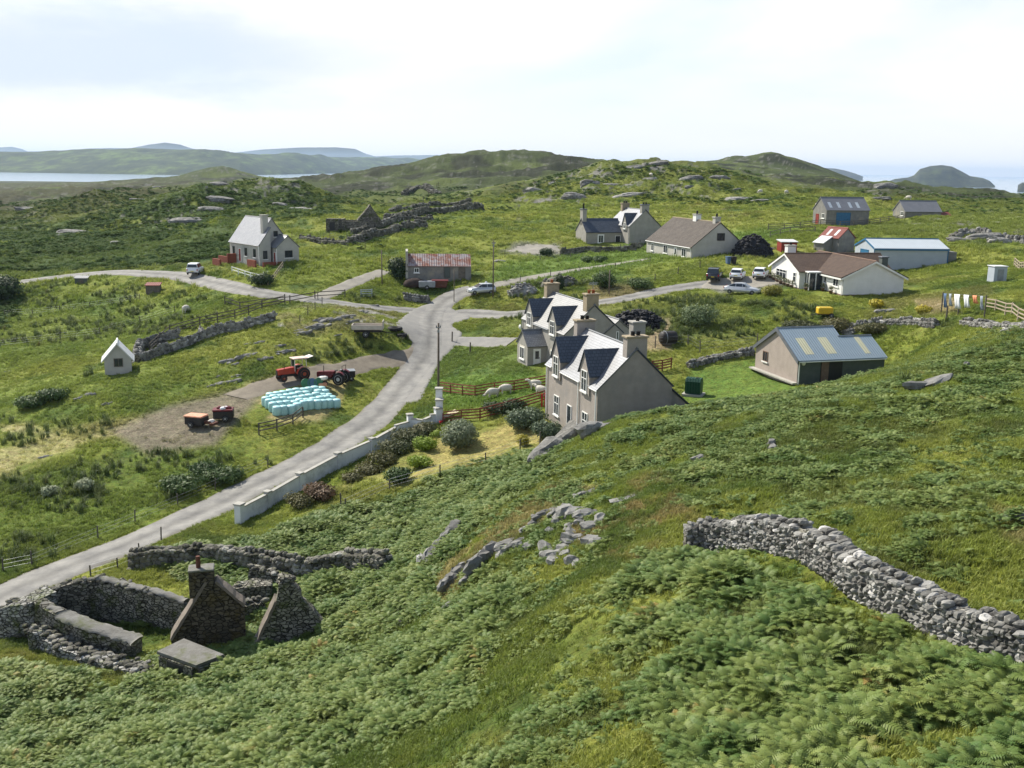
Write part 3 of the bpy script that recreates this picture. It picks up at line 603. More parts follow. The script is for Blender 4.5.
# ------------------------------------------------------------------ building materials
mat('harl_grey',(.34,.30,.265),.95,(.275,.245,.215),1.3,.6,30,c3=(.265,.245,.225))
mat('harl_far',(.33,.315,.28),.95,(.27,.255,.225),1.1,.4,20)
mat('harl_white',(.72,.71,.68),.95,(.64,.635,.60),.9,.5,25)
mat('harl_cream',(.44,.425,.385),.95,(.36,.35,.315),.8,.5,22,c3=(.33,.33,.30))
mat('harl_pink',(.38,.32,.28),.95,(.32,.27,.235),1.2,.5,25)
mat('white_paint',(.78,.78,.75),.45,(.68,.68,.64),3); mat('cream_paint',(.62,.58,.48),.6,(.54,.5,.41),3)
mat('stone_copings',(.33,.27,.18),.9,(.24,.2,.14),2.5,.5,14); mat('brick_brown',(.20,.135,.10),.9,(.15,.10,.075),3,.5,12)
mat('red_brick',(.26,.075,.045),.9,(.18,.06,.04),4,.5,12); mat('black_clay',(.02,.02,.022),.7,None,3); mat('terracotta',(.36,.11,.04),.8,(.25,.08,.03),4)
mat('dark_paint_and_shade',(.03,.03,.032),.6,None,3); mat('blue_paint',(.03,.14,.26),.5,(.02,.1,.2),3); mat('red_paint',(.26,.035,.025),.6,(.18,.03,.02),2)  # the dark tone also stands in for shade inside open entrances
mat('green_grey_wall',(.10,.115,.105),.85,(.075,.09,.082),1.5,.2,20); mat('grey_metal',(.28,.30,.32),.45,(.2,.215,.23),2,metal=.3); mat('lead',(.14,.15,.165),.5,(.1,.11,.12),2)
mat('pale_metal',(.38,.42,.46),.6,(.33,.37,.41),.8); mat('old_block',(.22,.215,.20),.95,(.15,.15,.14),1.2,.8,10,c3=(.27,.25,.2)); mat('old_wood',(.16,.14,.115),.9,(.10,.088,.07),3,.4,12)
mat('concrete',(.40,.385,.34),.9,(.30,.29,.255),1.1,.5,14); mat('red_wood',(.27,.075,.04),.8,(.15,.05,.03),3,.2,14)
_g,_t,_b=nodes('window_glass'); _b.inputs['Base Color'].default_value=(.028,.034,.04,1); _b.inputs['Roughness'].default_value=.08; _b.inputs['Specular IOR Level'].default_value=.6; MATS['glass']=_g
roofmat('slate_sunlit',(.17,.18,.20),(.22,.23,.25),'slate',.36,1.0); roofmat('slate_blue_shaded',(.06,.075,.10),(.085,.10,.125),'slate',.62,.3)  # same slate twice: pale for sun glare, dark blue for slopes in shade
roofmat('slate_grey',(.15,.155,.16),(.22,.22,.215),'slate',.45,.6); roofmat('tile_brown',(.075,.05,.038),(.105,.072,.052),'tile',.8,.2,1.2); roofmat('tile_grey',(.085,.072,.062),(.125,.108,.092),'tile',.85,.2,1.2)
roofmat('corr_blue',(.20,.26,.31),(.24,.30,.35),'corr',.5,.4); roofmat('corr_cream',(.52,.49,.33),(.44,.42,.28),'corr',.6,.4); roofmat('corr_pale',(.42,.46,.48),(.50,.54,.56),'corr2',.4,.5)
roofmat('corr_rust',(.34,.30,.30),(.25,.215,.21),'rust',.7,.3,c3=(.20,.065,.035)); roofmat('corr_red',(.20,.045,.035),(.14,.04,.03),'corr',.7,.3); roofmat('corr_grey',(.15,.155,.17),(.21,.21,.22),'corr',.55,.4); roofmat('corr_white',(.55,.56,.56),(.62,.63,.62),'corr',.5,.4)
m_=MATS

def mp2(axis,a,b,z): return (a,b,z) if axis=='y' else (b,a,z)
def walls(par,m,a0,a1,b0,b1,ze,zr,axis='y',ar=None,ze2=None,base=-1.3,name='wall'):
    """gabled block; ridge runs along axis; a across, b along"""
    ar=(a0+a1)/2 if ar is None else ar; ze2=ze if ze2 is None else ze2
    pr=[(a0,base),(a1,base),(a1,ze2-.03),(ar,zr-.03),(a0,ze-.03)]
    b=MB(); n=5; vs=[mp2(axis,p,b0,q) for p,q in pr]+[mp2(axis,p,b1,q) for p,q in pr]
    b.mesh(vs,[tuple(range(n)),tuple(range(2*n-1,n-1,-1))]+[(k,n+k,n+(k+1)%n,(k+1)%n) for k in range(n)]); return b.build(name,m,par)
def slope(par,m,a0,z0,a1,z1,b0,b1,axis='y',th=.11,name='roof',ext=.0,obj=None):
    """one roof slope slab from eave (a0,z0) to ridge (a1,z1), with UVs in metres"""
    b=obj or MB(); d=math.hypot(a1-a0,z1-z0); nx,nz=(z0-z1)/d,(a1-a0)/d
    if nz<0: nx,nz=-nx,-nz
    P=lambda a,bb,z,k: mp2(axis,a+nx*th*k,bb,z+nz*th*k)
    b.face([P(a0,b0,z0,1),P(a0,b1,z0,1),P(a1,b1,z1,1),P(a1,b0,z1,1)],[(b0,0),(b1,0),(b1,d),(b0,d)])
    b.face([P(a0,b0,z0,0),P(a1,b0,z1,0),P(a1,b1,z1,0),P(a0,b1,z0,0)],[(b0,0),(b0,d),(b1,d),(b1,0)])
    for q in ([(a0,b0,z0),(a1,b0,z1)],[(a0,b1,z0),(a1,b1,z1)],[(a0,b0,z0),(a0,b1,z0)],[(a1,b0,z1),(a1,b1,z1)]):
        (x1,y1,w1),(x2,y2,w2)=q; b.face([P(x1,y1,w1,0),P(x2,y2,w2,0),P(x2,y2,w2,1),P(x1,y1,w1,1)],[(0,0),(.05,0),(.05,.02),(0,.02)])
    if obj is None: return b.build(name,m,par)
def groof(par,m,a0,a1,b0,b1,ze,zr,axis='y',o=.18,og=.08,ar=None,ze2=None,m2=None,name='roof',cap='lead'):
    ar=(a0+a1)/2 if ar is None else ar; ze2=ze if ze2 is None else ze2
    s1=(zr-ze)/(ar-a0); s2=(zr-ze2)/(a1-ar)
    r=slope(par,m,a0-o,ze-o*s1,ar,zr,b0-og,b1+og,axis,name=name)
    r2=slope(par,m2 or m,a1+o,ze2-o*s2,ar,zr,b0-og,b1+og,axis,name=name)
    if cap:
        P=mp2(axis,ar,b0-og,zr+.13); Q=mp2(axis,ar,b1+og,zr+.13); MB().tube(P,Q,.10,n=6).build('ridge_cap',m_[cap],r)
    return r,r2
FACE={'W':((0,1,0),(-1,0,0)),'S':((1,0,0),(0,-1,0)),'E':((0,-1,0),(1,0,0))}
def opening(par,face,off,a,z,w,h,kind='window',fm='white_paint',pane='glass',bars=1,cross=0,sill=True,door='white_paint',surround=None):
    """window or door on the wall plane; off = plane coordinate, a = position along, z = centre height"""
    T,N_=[Vector(q) for q in FACE[face]]; base={'W':Vector((off,0,0)),'S':Vector((0,off,0)),'E':Vector((off,0,0))}[face]
    tp=Vector((0,1,0)) if face in 'WE' else Vector((1,0,0)); O=base+tp*a+Vector((0,0,z))
    def bx(b,ta,zz,dw,dz,n0,n1):
        c=O+tp*ta+Vector((0,0,zz))+N_*((n0+n1)/2); d=[abs(tp[i])*dw+abs(N_[i])*(n1-n0)+(dz if i==2 else 0) for i in range(3)]; b.box(c,d)
    if surround:
        b=MB(); s=.16
        for ta,zz,dw,dz in((-(w+s)/2,0,s,h+2*s),((w+s)/2,0,s,h+2*s),(0,(h+s)/2,w,s)): bx(b,ta,zz,dw,dz,-.02,.025)
        b.build('surround',m_[surround],par)
    fr=MB(); t=.075
    bx(fr,-(w-t)/2,0,t,h,-.02,.07); bx(fr,(w-t)/2,0,t,h,-.02,.07); bx(fr,0,(h-t)/2,w-2*t,t,-.02,.07); bx(fr,0,-(h-t)/2,w-2*t,t,-.02,.07)
    if kind=='window':
        for i in range(bars): bx(fr,-w/2+w*(i+1)/(bars+1),0,t*.8,h-2*t,-.02,.065)
        if cross: bx(fr,0,h*cross,w-2*t,t*.8,-.02,.06)
    f=fr.build('window' if kind=='window' else 'door',m_[fm],par)
    p=MB(); bx(p,0,0,w-t,h-t,-.02,.03); p.build('pane' if kind=='window' else 'door_leaf',m_[pane] if kind=='window' else m_[door],f)
    if kind=='door':
        k=MB(); bx(k,w*.3,0,.05,.12,.03,.09); k.build('handle',m_['dark_paint_and_shade'],f)
        if kind=='door' and h>1.8 and door=='white_paint': g=MB(); bx(g,0,h*.16,w*.5,h*.42,.03,.045); g.build('pane',m_['glass'],f)
    if kind=='window' and sill: s=MB(); bx(s,0,-h/2-.06,w+.24,.12,-.02,.13); s.build('sill',m_['white_paint'] if sill is True else m_[sill],f)
    return f
def chimney(par,x,y,z0,z1,dx,dy,m,pots=2,cap='stone_copings',along='y',potm='black_clay',poth=.35):
    b=MB(); b.box((x,y,(z0+z1)/2),(dx,dy,z1-z0)); c=b.build('chimney',m_[m],par)
    MB().box((x,y,z1+.08),(dx+.22,dy+.22,.16),bev=.03).build('coping',m_[cap],c)
    for i in range(pots):
        o=(i-(pots-1)/2)*.48; px,py=(x,y+o) if along=='y' else (x+o,y)
        MB().lathe([(.17,z1+.16),(.15,z1+.16+poth*.8),(.19,z1+.16+poth*.82),(.19,z1+.16+poth),(.12,z1+.16+poth),(.11,z1+.2+poth*.5)],(px,py,0),10).build('chimney_pot',m_[potm],c,True)
    return c
def pipe(par,pts_,r=.055,m='white_paint',name='downpipe'):
    b=MB()
    for p,q in zip(pts_[:-1],pts_[1:]): b.tube(p,q,r,n=6)
    return b.build(name,m_[m],par)
def dormer(par,W,yc,w,ze,zr,he,ha,wm,rm,fm='white_paint',winh=1.5,winw=1.15,drop=.75,rmleft=None):
    """wall-head dormer on the x=0 front of a house with half width W/2"""
    s=(zr-ze)/(W/2); xe=he/s; xa=ha/s; b=MB(); y0,y1=yc-w/2,yc+w/2
    b.face([(-.14,y0,ze-.85),(-.14,y0,ze+he),(-.14,yc,ze+ha),(-.14,y1,ze+he),(-.14,y1,ze-.85)])
    b.face([(-.14,y0,ze-.85),(.3,y0,ze-.85),(xe,y0,ze+he),(-.14,y0,ze+he)]); b.face([(-.14,y1,ze-.85),(-.14,y1,ze+he),(xe,y1,ze+he),(.3,y1,ze-.85)])
    d=b.build('dormer',m_[wm],par); ov=.26; k=(ha-he)/(w/2)
    r=MB()
    for sgn in(-1,1):
        ye=yc+sgn*(w/2+ov); zee=ze+he-k*ov; xee=max(.05,(zee-ze)/s); up_=.09
        P=[(-ov,ye,zee+up_),(-ov,yc,ze+ha+up_),(xa+.12,yc,ze+ha+up_),(xee+.12,ye,zee+up_)]; q=math.hypot(w/2+ov,ha-he)
        if sgn>0: P=P[::-1]; r.face(P,[(xee,0),(xa,q),(0,q),(0,0)])
        else: r.face(P,[(0,0),(0,q),(xa,q),(xee,0)])
        r.face([(p[0],p[1],p[2]-up_) for p in P[::-1]])
        r.face([(-ov,ye,zee),(-ov,yc,ze+ha),(-ov,yc,ze+ha+up_),(-ov,ye,zee+up_)]); r.face([(-ov,ye,zee),(-ov,ye,zee+up_),(xee+.12,ye,zee+up_),(xee+.12,ye,zee)])
    r.build('dormer_roof',m_[rm],d)
    f=opening(par,'W',-.14,yc,ze+he-winh/2-.02,winw,winh,bars=1,cross=.12); f.parent=d
    return d

# 1 --- near grey house
def near_house():
    W,Ln,h,rz_=6.5,11.5,4.7,RAD(18.5); zr=h+3.05
    t=thing('stone_house','grey rendered house nearest the camera, with slates coloured pale on the glaring sunlit slope and two steep wall-head dormers','house',(6.79,79.0,26.3),rz_)
    walls(t,m_['harl_grey'],0,W,0,Ln,h,zr)
    groof(t,m_['slate_sunlit'],0,W,0,Ln,h,zr,m2=m_['slate_blue_shaded'],o=.1)  # sun and shade on the two slopes are put into the slate colours
    # rear lean-to extension
    b=MB(); b.mesh([(W,.25,-1.2),(W+2.6,.25,-1.2),(W+2.6,.25,2.15),(W,.25,4.35),(W,Ln-.5,-1.2),(W+2.6,Ln-.5,-1.2),(W+2.6,Ln-.5,2.15),(W,Ln-.5,4.35)],[(0,1,2,3),(7,6,5,4),(1,5,6,2),(3,2,6,7)]); b.build('extension',m_['harl_grey'],t)
    slope(t,m_['slate_blue_shaded'],W+2.85,1.98,W-.1,4.5,.12,Ln-.4,name='extension_roof')
    opening(t,'S',.25,W+1.15,1.55,.85,.95,bars=0)
    for yc in(9.0,2.5):
        dormer(t,W,yc,2.0,h,zr,1.15,2.75,'harl_grey','slate_blue_shaded',winh=1.75)
        opening(t,'W',0,yc-.05,1.45,1.15,1.75,bars=1,cross=.1)
    opening(t,'W',0,5.9,1.05,1.0,2.2,kind='door',door='glass')
    chimney(t,W/2+.05,.5,zr-1.1,zr+.95,1.75,.8,'harl_grey',2,along='x'); chimney(t,W/2,Ln-.5,zr-1,zr+.75,1.7,.8,'harl_grey',2,along='x')
    chimney(t,W+1.6,Ln-1.2,2,zr+.55,1.2,.9,'harl_far',1,cap='concrete')
    pipe(t,[(-.1,.15,h-.15),(-.1,.15,-.5)]); pipe(t,[(-.1,3.9,h-.1),(-.1,3.9,-.5)]); pipe(t,[(-.1,Ln-.1,h-.15),(-.1,Ln-.1,-.5)])
    for a,b_ in((-.1,1.4),(3.6,7.9),(10.1,Ln+.1)): pipe(t,[(-.17,a,h-.1),(-.17,b_,h-.1)],.06,name='gutter')
    for y,x in((6.2,1.1),(4.6,2.3)): MB().box((x,y,h+.22+x*3.05/3.25),(.28,.22,.1),tilt=(0,-.7)).build('roof_vent',m_['lead'],t)
    MB().box((W/2-.0,-.02,-.2),(W+.06,.06,.9)).build('plinth',m_['harl_pink'],t)
    return t
near_house()
# 2 --- second grey house with porch
def second_house():
    W,Ln,h=6.6,12.2,4.2; zr=h+2.9
    t=thing('stone_house','grey house with cream banding and small gabled front porch, just behind the nearest house','house',(5.35,104.3,27.1),RAD(20.5))
    walls(t,m_['harl_far'],0,W,0,Ln,h,zr); groof(t,m_['slate_grey'],0,W,0,Ln,h,zr,m2=m_['slate_blue_shaded'],o=.1)
    for yc in(9.7,3.0):
        dormer(t,W,yc,2.1,h,zr,1.05,2.5,'harl_far','slate_blue_shaded',winh=1.45); opening(t,'W',0,yc,1.3,1.1,1.4,bars=1,surround='cream_paint')
    # porch
    px=-2.2; y0,y1=4.8,7.9
    walls(t,m_['harl_far'],y0,y1,px,0.1,2.35,3.7,axis='x',name='porch'); groof(t,m_['slate_grey'],y0,y1,px,.1,2.35,3.7,axis='x',name='porch_roof',og=.1)
    opening(t,'W',px,6.35,1.35,1.3,1.3,bars=1,surround='cream_paint'); opening(t,'S',y0,-1.1,1.0,.85,2.0,kind='door')
    chimney(t,W/2-.2,.55,zr-1,zr+1.1,1.35,.95,'stone_copings',2,along='x',potm='terracotta'); chimney(t,W/2,Ln-.5,zr-1,zr+1.0,1.5,.9,'stone_copings',1,along='x',potm='terracotta')
    # rear wing with its own gable towards the camera
    walls(t,m_['harl_far'],4.35,8.0,-.06,5.0,4.0,5.45,name='rear_wing'); groof(t,m_['slate_grey'],4.35,8.0,-.06,5.0,4.0,5.45,name='rear_roof',o=.1,og=.05)
    opening(t,'S',-.06,6.0,3.9,.3,.9,bars=0,sill=False)
    b=MB(); b.tube((W/2,.55,zr+1.3),(W/2,.55,zr+2.5),.03,n=5)
    for i in range(5): b.tube((W/2-.5,.55-.2+i*.1,zr+2.4-i*.07),(W/2+.5,.55-.2+i*.1,zr+2.4-i*.07),.018,n=4)
    b.build('aerial',m_['grey_metal'],t)
    pipe(t,[(-.1,.1,h-.15),(-.1,.1,-.5)],m='grey_metal'); pipe(t,[(-.1,Ln-.1,h-.15),(-.1,Ln-.1,-.5)],m='grey_metal'); pipe(t,[(-.17,4.2,h-.1),(-.17,8.5,h-.1)],.05,m='grey_metal',name='gutter')
    MB().lathe([(.02,0),(.16,.04),(.26,.12),(.3,.17)],(-.35,Ln+.2,3.2),12,'X').build('satellite_dish',m_['white_paint'],t,True)
second_house()
# 3 --- distant grey T-shaped house
def distant_house():
    W,Ln,h=6.3,9.5,4.1; zr=h+2.9
    t=thing('stone_house','distant grey house with a lower blue-slated wing, furthest dwelling in the middle of the view','house',(21.2,190.5,33.8),RAD(19))
    walls(t,m_['harl_far'],0,W,0,Ln,h,zr); groof(t,m_['slate_sunlit'],0,W,0,Ln,h,zr,m2=m_['slate_blue_shaded'],o=.1)
    dormer(t,W,1.9,1.7,h,zr,.6,2.3,'harl_far','slate_blue_shaded',winh=1.1,winw=.9)
    walls(t,m_['harl_far'],3.4,8.4,-7.2,.2,2.9,5.1,axis='x',name='wing'); groof(t,m_['slate_blue_shaded'],3.4,8.4,-7.2,.2,2.9,5.1,axis='x',name='wing_roof')
    opening(t,'S',3.4,-4.2,1.6,1.0,1.4,surround='white_paint'); opening(t,'S',3.4,-.75,1.1,1.1,2.2,kind='door',door='dark_paint_and_shade'); opening(t,'W',-7.2,6.6,1.0,.6,.8)
    chimney(t,W/2,.5,zr-1,zr+.95,1.5,.8,'harl_far',2,cap='lead',along='x'); chimney(t,W/2,Ln-.5,zr-1,zr+.9,1.5,.8,'stone_copings',2,along='x')
    chimney(t,-6.8,5.9,4,6.9,.8,1.3,'harl_far',1,cap='lead',along='y',poth=1.0)
    pipe(t,[(-.1,.1,h-.15),(-.1,.1,-.5)],m='grey_metal')
distant_house()
# 4 --- bungalow
def bungalow():
    W,Ln,h=9.4,16.8,2.75; zr=h+3.7
    t=thing('bungalow','cream bungalow with one broad grey-brown tiled roof and two stubby chimneys','bungalow',(27.4,159,33.75),RAD(17))
    walls(t,m_['harl_cream'],0,W,0,Ln,h,zr); groof(t,m_['tile_grey'],0,W,0,Ln,h,zr,cap='tile_ridge' if 'tile_ridge' in m_ else 'stone_copings')
    MB().box((W/2,-.03,-.1),(W+.1,.06,1.4)).build('plinth',m_['brick_brown'],t); MB().box((-.03,Ln/2,-.1),(.06,Ln,1.4)).build('plinth',m_['brick_brown'],t)
    for y in(2.6,9.3,14.4): opening(t,'W',0,y,1.75,1.5 if y<14 else .9,1.25,bars=1)
    opening(t,'W',0,5.6,1.35,1.0,2.1,kind='door'); opening(t,'S',0,W*.52,4.35,1.3,1.15,bars=1,sill=False,fm='dark_paint_and_shade')
    chimney(t,W/2+.1,1.5,zr-.6,zr+.75,.9,.9,'harl_cream',1,cap='concrete',poth=.5); chimney(t,W/2+.1,8.2,zr-.6,zr+.9,.9,1.1,'white_paint',1,cap='concrete',poth=.5)
    pipe(t,[(-.1,.12,h-.15),(-.1,.12,-.3)]); pipe(t,[(-.27,0,h-.12),(-.27,Ln,h-.12)],.06,name='gutter')
    b=MB()
    for i in range(3): b.box((-.5-.35*i,5.6,.35-.25*i),(.6,1.6,.25))
    b.build('steps',m_['concrete'],t)
bungalow()
# 5 --- white L bungalow
def white_bungalow():
    W,Ln,h=8.0,7.4,2.4; zr=h+1.8
    t=thing('bungalow','white L-shaped bungalow with a brown tiled roof and a row of pots along its base','bungalow',(41.0,127.3,33.1),RAD(8.5))
    y1=16.0
    walls(t,m_['harl_white'],0,W,0,y1,h,zr); groof(t,m_['tile_brown'],0,W,0,y1,h,zr,o=.45,og=.3,cap='brick_brown')
    wx=-2.6; a0,a1=7.2,16.6
    walls(t,m_['harl_white'],a0,a1,wx,.1,h,zr-.03,axis='x',name='wing'); groof(t,m_['tile_brown'],a0,a1,wx,W/2,h,zr-.03,axis='x',o=.45,og=.3,name='wing_roof',cap='brick_brown')
    for q,(p0,p1) in enumerate((((-.45,-.32,h-.3),(W/2,-.32,zr+.03)),((W+.45,-.32,h-.3),(W/2,-.32,zr+.03)))):
        a=Vector(p0);b_=Vector(p1); u_=Vector((0,0,.24)); MB().mesh([a-u_*.7,b_-u_*.7,b_+u_*.3,a+u_*.3]+[p+Vector((0,.05,0)) for p in(a-u_*.7,b_-u_*.7,b_+u_*.3,a+u_*.3)],[(0,1,2,3),(7,6,5,4),(0,4,5,1),(3,2,6,7)]).build('bargeboard',m_['white_paint'],t)
    yc=(a0+a1)/2
    for p0 in((wx-.32,a0-.45,h-.3),(wx-.32,a1+.45,h-.3)):
        a=Vector(p0);b_=Vector((wx-.32,yc,zr)); u_=Vector((0,0,.24)); MB().mesh([a-u_*.7,b_-u_*.7,b_+u_*.3,a+u_*.3]+[p+Vector((.05,0,0)) for p in(a-u_*.7,b_-u_*.7,b_+u_*.3,a+u_*.3)],[(0,1,2,3),(7,6,5,4),(0,4,5,1),(3,2,6,7)]).build('bargeboard',m_['white_paint'],t)
    MB().box((-.47,Ln/2-.25,h-.33),(.05,Ln,.2)).build('fascia',m_['white_paint'],t)
    opening(t,'W',wx,yc+1.2,1.4,3.4,1.35,bars=2,cross=.2); opening(t,'W',wx,yc-3.2,1.4,.9,1.3,bars=0,cross=.1); opening(t,'S',a0,-1.6,1.2,.7,1.2,bars=0)
    walls(t,m_['harl_white'],10,16.2,4.2,11.5,h,zr-.08,axis='x',name='rear_wing'); groof(t,m_['tile_brown'],10,16.2,4.2,11.5,h,zr-.08,axis='x',name='rear_roof',cap='brick_brown')
    opening(t,'W',0,2.0,1.55,1.5,1.2,bars=1); opening(t,'W',0,5.0,1.6,.7,1.1,bars=0)
    # glazed porch in the corner
    b=MB()
    for x,y in((-1.9,5.7),(-1.9,6.4),(-1.9,7.1),(-1.0,5.7),(-.05,5.7)): b.box((x,y,1.2),(.1,.1,2.4))
    b.box((-.95,6.45,2.34),(2.2,1.65,.14)); p=b.build('porch',m_['white_paint'],t); MB().box((-.95,6.5,1.15),(1.75,1.35,2.2)).build('pane',m_['glass'],p)
    MB().box((W/2,-.03,-.5),(W+.08,.07,1.3)).build('plinth',m_['brick_brown'],t); MB().box((-.03,3.4,-.5),(.07,6.9,1.3)).build('plinth',m_['brick_brown'],t); MB().box((wx-.03,yc,-.5),(.07,a1-a0+.05,1.3)).build('plinth',m_['brick_brown'],t)
    chimney(t,W/2-4.2,16.2,zr-.9,zr+.75,1.2,1.0,'harl_white',1,cap='concrete'); chimney(t,W-1.6,2.5,h,zr+.35,.8,.8,'green_grey_wall',0,cap='lead')
    pipe(t,[(-.1,.12,h-.15),(-.1,.12,-.3)])
    return t
WB=white_bungalow()
# 6 --- garage with lower bay (ridge across the view)
def garage():
    t=thing('outbuilding','corrugated blue-grey roofed garage with three cream rooflights, standing below the fern slope','garage',(27.37,96.5,28.15),RAD(16))
    Ln,W,h=9.6,8.1,2.35; zr=h+2.35; xs=6.0
    walls(t,m_['harl_pink'],0,W,0,xs,h,zr,axis='x'); W2=5.4; zr2=h+1.55
    walls(t,m_['green_grey_wall'],0,W2,xs,Ln,h,zr2,axis='x',name='side_bay')
    groof(t,m_['corr_blue'],0,W,0,xs,h,zr,axis='x',o=.25,og=.18,cap='grey_metal'); groof(t,m_['corr_blue'],0,W2,xs,Ln,h,zr2,axis='x',o=.25,og=.12,cap='grey_metal',name='side_roof')
    # front cladding: two panels with a dark sheet between, the inside shade put into colour
    for x0,x1 in((.02,2.45),(4.9,Ln-.02)): MB().box(((x0+x1)/2,-.03,.5),(x1-x0,.06,3.6)).build('front_panel',m_['green_grey_wall'],t)
    MB().box((3.67,-.012,.5),(2.45,.024,3.6)).build('doorway_shade',m_['dark_paint_and_shade'],t); d=MB().box((2.95,-.08,.9),(.8,.05,2.3)).build('door',m_['brick_brown'],t)
    s=(zr-h)/(W/2)
    for x0,x1 in((1.1,2.0),(3.5,4.5)):
        MB_=MB(); a,b_=.45,2.6; k=.125
        slope(t,m_['corr_cream'],a,h+a*s+k,b_,h+b_*s+k,x0,x1,axis='x',th=.02,name='rooflight')
    s2=(zr2-h)/(W2/2); slope(t,m_['corr_cream'],.3,h+.3*s2+.125,2.5,h+2.5*s2+.125,7.6,8.2,axis='x',th=.02,name='rooflight')
    opening(t,'W',0,6.1,1.6,.95,1.05,bars=1,fm='brick_brown')
    for p,q in(((-.02,-.32,h-.22),(-.02,W/2,zr+.0)),((-.02,W+.3,h-.22),(-.02,W/2,zr))):
        a=Vector(p);b_=Vector(q);u_=Vector((0,0,.2)); x=Vector((-.2,0,0)); MB().mesh([a+x-u_,b_+x-u_,b_+x+u_,a+x+u_,a+x*.7-u_,b_+x*.7-u_,b_+x*.7+u_,a+x*.7+u_],[(3,2,1,0),(4,5,6,7),(0,1,5,4),(3,7,6,2)]).build('bargeboard',m_['lead'],t)
    pipe(t,[(.1,-.12,h-.2),(.1,-.12,-.4)]); pipe(t,[(0,-.32,h-.2),(Ln,-.32,h-.2)],.06,name='gutter'); MB().lathe([(.02,0),(.16,.03),(.24,.1)],(.55,-.2,h-.35),12,'Y').build('wall_lamp',m_['white_paint'],t,True)
    MB().box((-.3,W/2,.06),(.55,W+.4,.14)).build('concrete_edge',m_['concrete'],t)
garage()
# 7 --- left croft house
def croft_house():
    t=thing('croft_house','pale croft house on the left hillside with brick-based porches and a tall side chimney','house',(-39.2,158.5,32.4),RAD(41))
    h=3.5; W=5.9; zr=7.3; y0=1.5; s=(zr-h)/(W/2)
    walls(t,m_['harl_cream'],0,W,y0,10.2,h,zr); groof(t,m_['slate_sunlit'],0,W,y0,10.2,h,zr,og=.05,m2=m_['slate_grey'])  # sunny slope gets paler slate than the far one, light put into colour
    b=MB(); xr=1.9; b.mesh([(0.02,0,-1.3),(xr,0,-1.3),(xr,0,h+s*xr),(0.02,0,h),(0.02,y0,-1.3),(xr,y0,-1.3),(xr,y0,h+s*xr),(0.02,y0,h)],[(0,1,2,3),(7,6,5,4),(0,3,7,4),(1,5,6,2),(3,2,6,7)]); b.build('front_wing',m_['harl_cream'],t)
    slope(t,m_['slate_sunlit'],-.2,h-.2*s,xr+.12,h+s*(xr+.12),-.1,y0-.05,name='front_roof')
    walls(t,m_['harl_cream'],2.3,6.1,-1.2,y0+.1,3.1,4.75,name='side_wing'); groof(t,m_['slate_sunlit'],2.3,6.1,-1.2,y0+.1,3.1,4.75,name='side_roof',m2=m_['slate_grey'])
    opening(t,'S',-1.2,4.3,2.0,1.3,1.1,bars=1,fm='dark_paint_and_shade'); opening(t,'S',0,.9,1.9,.7,1.3,bars=0,fm='dark_paint_and_shade'); opening(t,'S',y0,3.6,5.0,.7,.9,bars=0,fm='dark_paint_and_shade')
    opening(t,'W',2.3,-.5,1.5,.7,1.7,kind='door',door='red_paint')
    for y in(1.7,4.6): opening(t,'W',0,y,2.1,.75,1.3,bars=0,fm='dark_paint_and_shade')
    opening(t,'W',0,6.7,1.5,.9,2.1,kind='door',door='red_paint'); opening(t,'W',0,8.8,2.1,.7,1.3,bars=0,fm='dark_paint_and_shade')
    chimney(t,1.55,y0-.3,h,zr+.55,.9,.8,'harl_cream',0,cap='concrete')
    for c,d in(((-.9,7.9,.9),(1.5,.3,1.5)),((-.8,1.2,.5),(.3,2.6,1.3)),((1.6,-1.1,.3),(3.4,.3,1.2)),((-.9,10.6,.5),(.3,3.6,1.1)),((-3,8.8,.2),(.3,2.6,1.3))): MB().box(c,d).build('porch_wall',m_['red_brick'],t)
    MB().box((4.2,-1.24,.2),(3.85,.08,1.2)).build('plinth',m_['red_brick'],t)
    pipe(t,[(-.1,.1,h-.15),(-.1,.1,-.5)]); pipe(t,[(2.2,-1.25,2.9),(2.2,-1.25,-.5)])
croft_house()
# 8 --- small white shed left
def small_shed():
    t=thing('shed','tall narrow cream shed with a bright white roof, alone by the livestock pens','shed',(-44.9,110.6,24.6),RAD(20))
    walls(t,m_['harl_cream'],0,2.8,0,3.4,2.1,3.75); groof(t,m_['corr_white'],0,2.8,0,3.4,2.1,3.75,o=.25,og=.15,cap='white_paint')
    opening(t,'S',0,1.45,1.75,.95,.95,bars=1,sill=False,fm='old_wood')
small_shed()
# 9 --- rusty byre
def byre():
    t=thing('byre','low stone byre with a rust-streaked corrugated roof and boarded front','byre',(-15.9,152.0,31.8),RAD(6))
    walls(t,m_['old_block'],0,4.2,0,9.6,1.9,3.4,axis='x'); groof(t,m_['corr_rust'],0,4.2,0,9.6,1.9,3.4,axis='x',o=.2,og=-.05,cap=None)
    MB().box((.05,2.2,2.0),(.35,4.6,4.0)).build('gable_skew',m_['concrete'],t)
    opening(t,'S',0,1.5,1.2,.7,.7,bars=1,fm='white_paint'); opening(t,'S',0,6.0,.9,1.0,1.7,kind='door',door='green_grey_wall',fm='old_wood'); opening(t,'S',0,8.2,.9,1.0,1.7,kind='door',door='old_wood',fm='old_wood')
    for i in range(5): pass
byre()
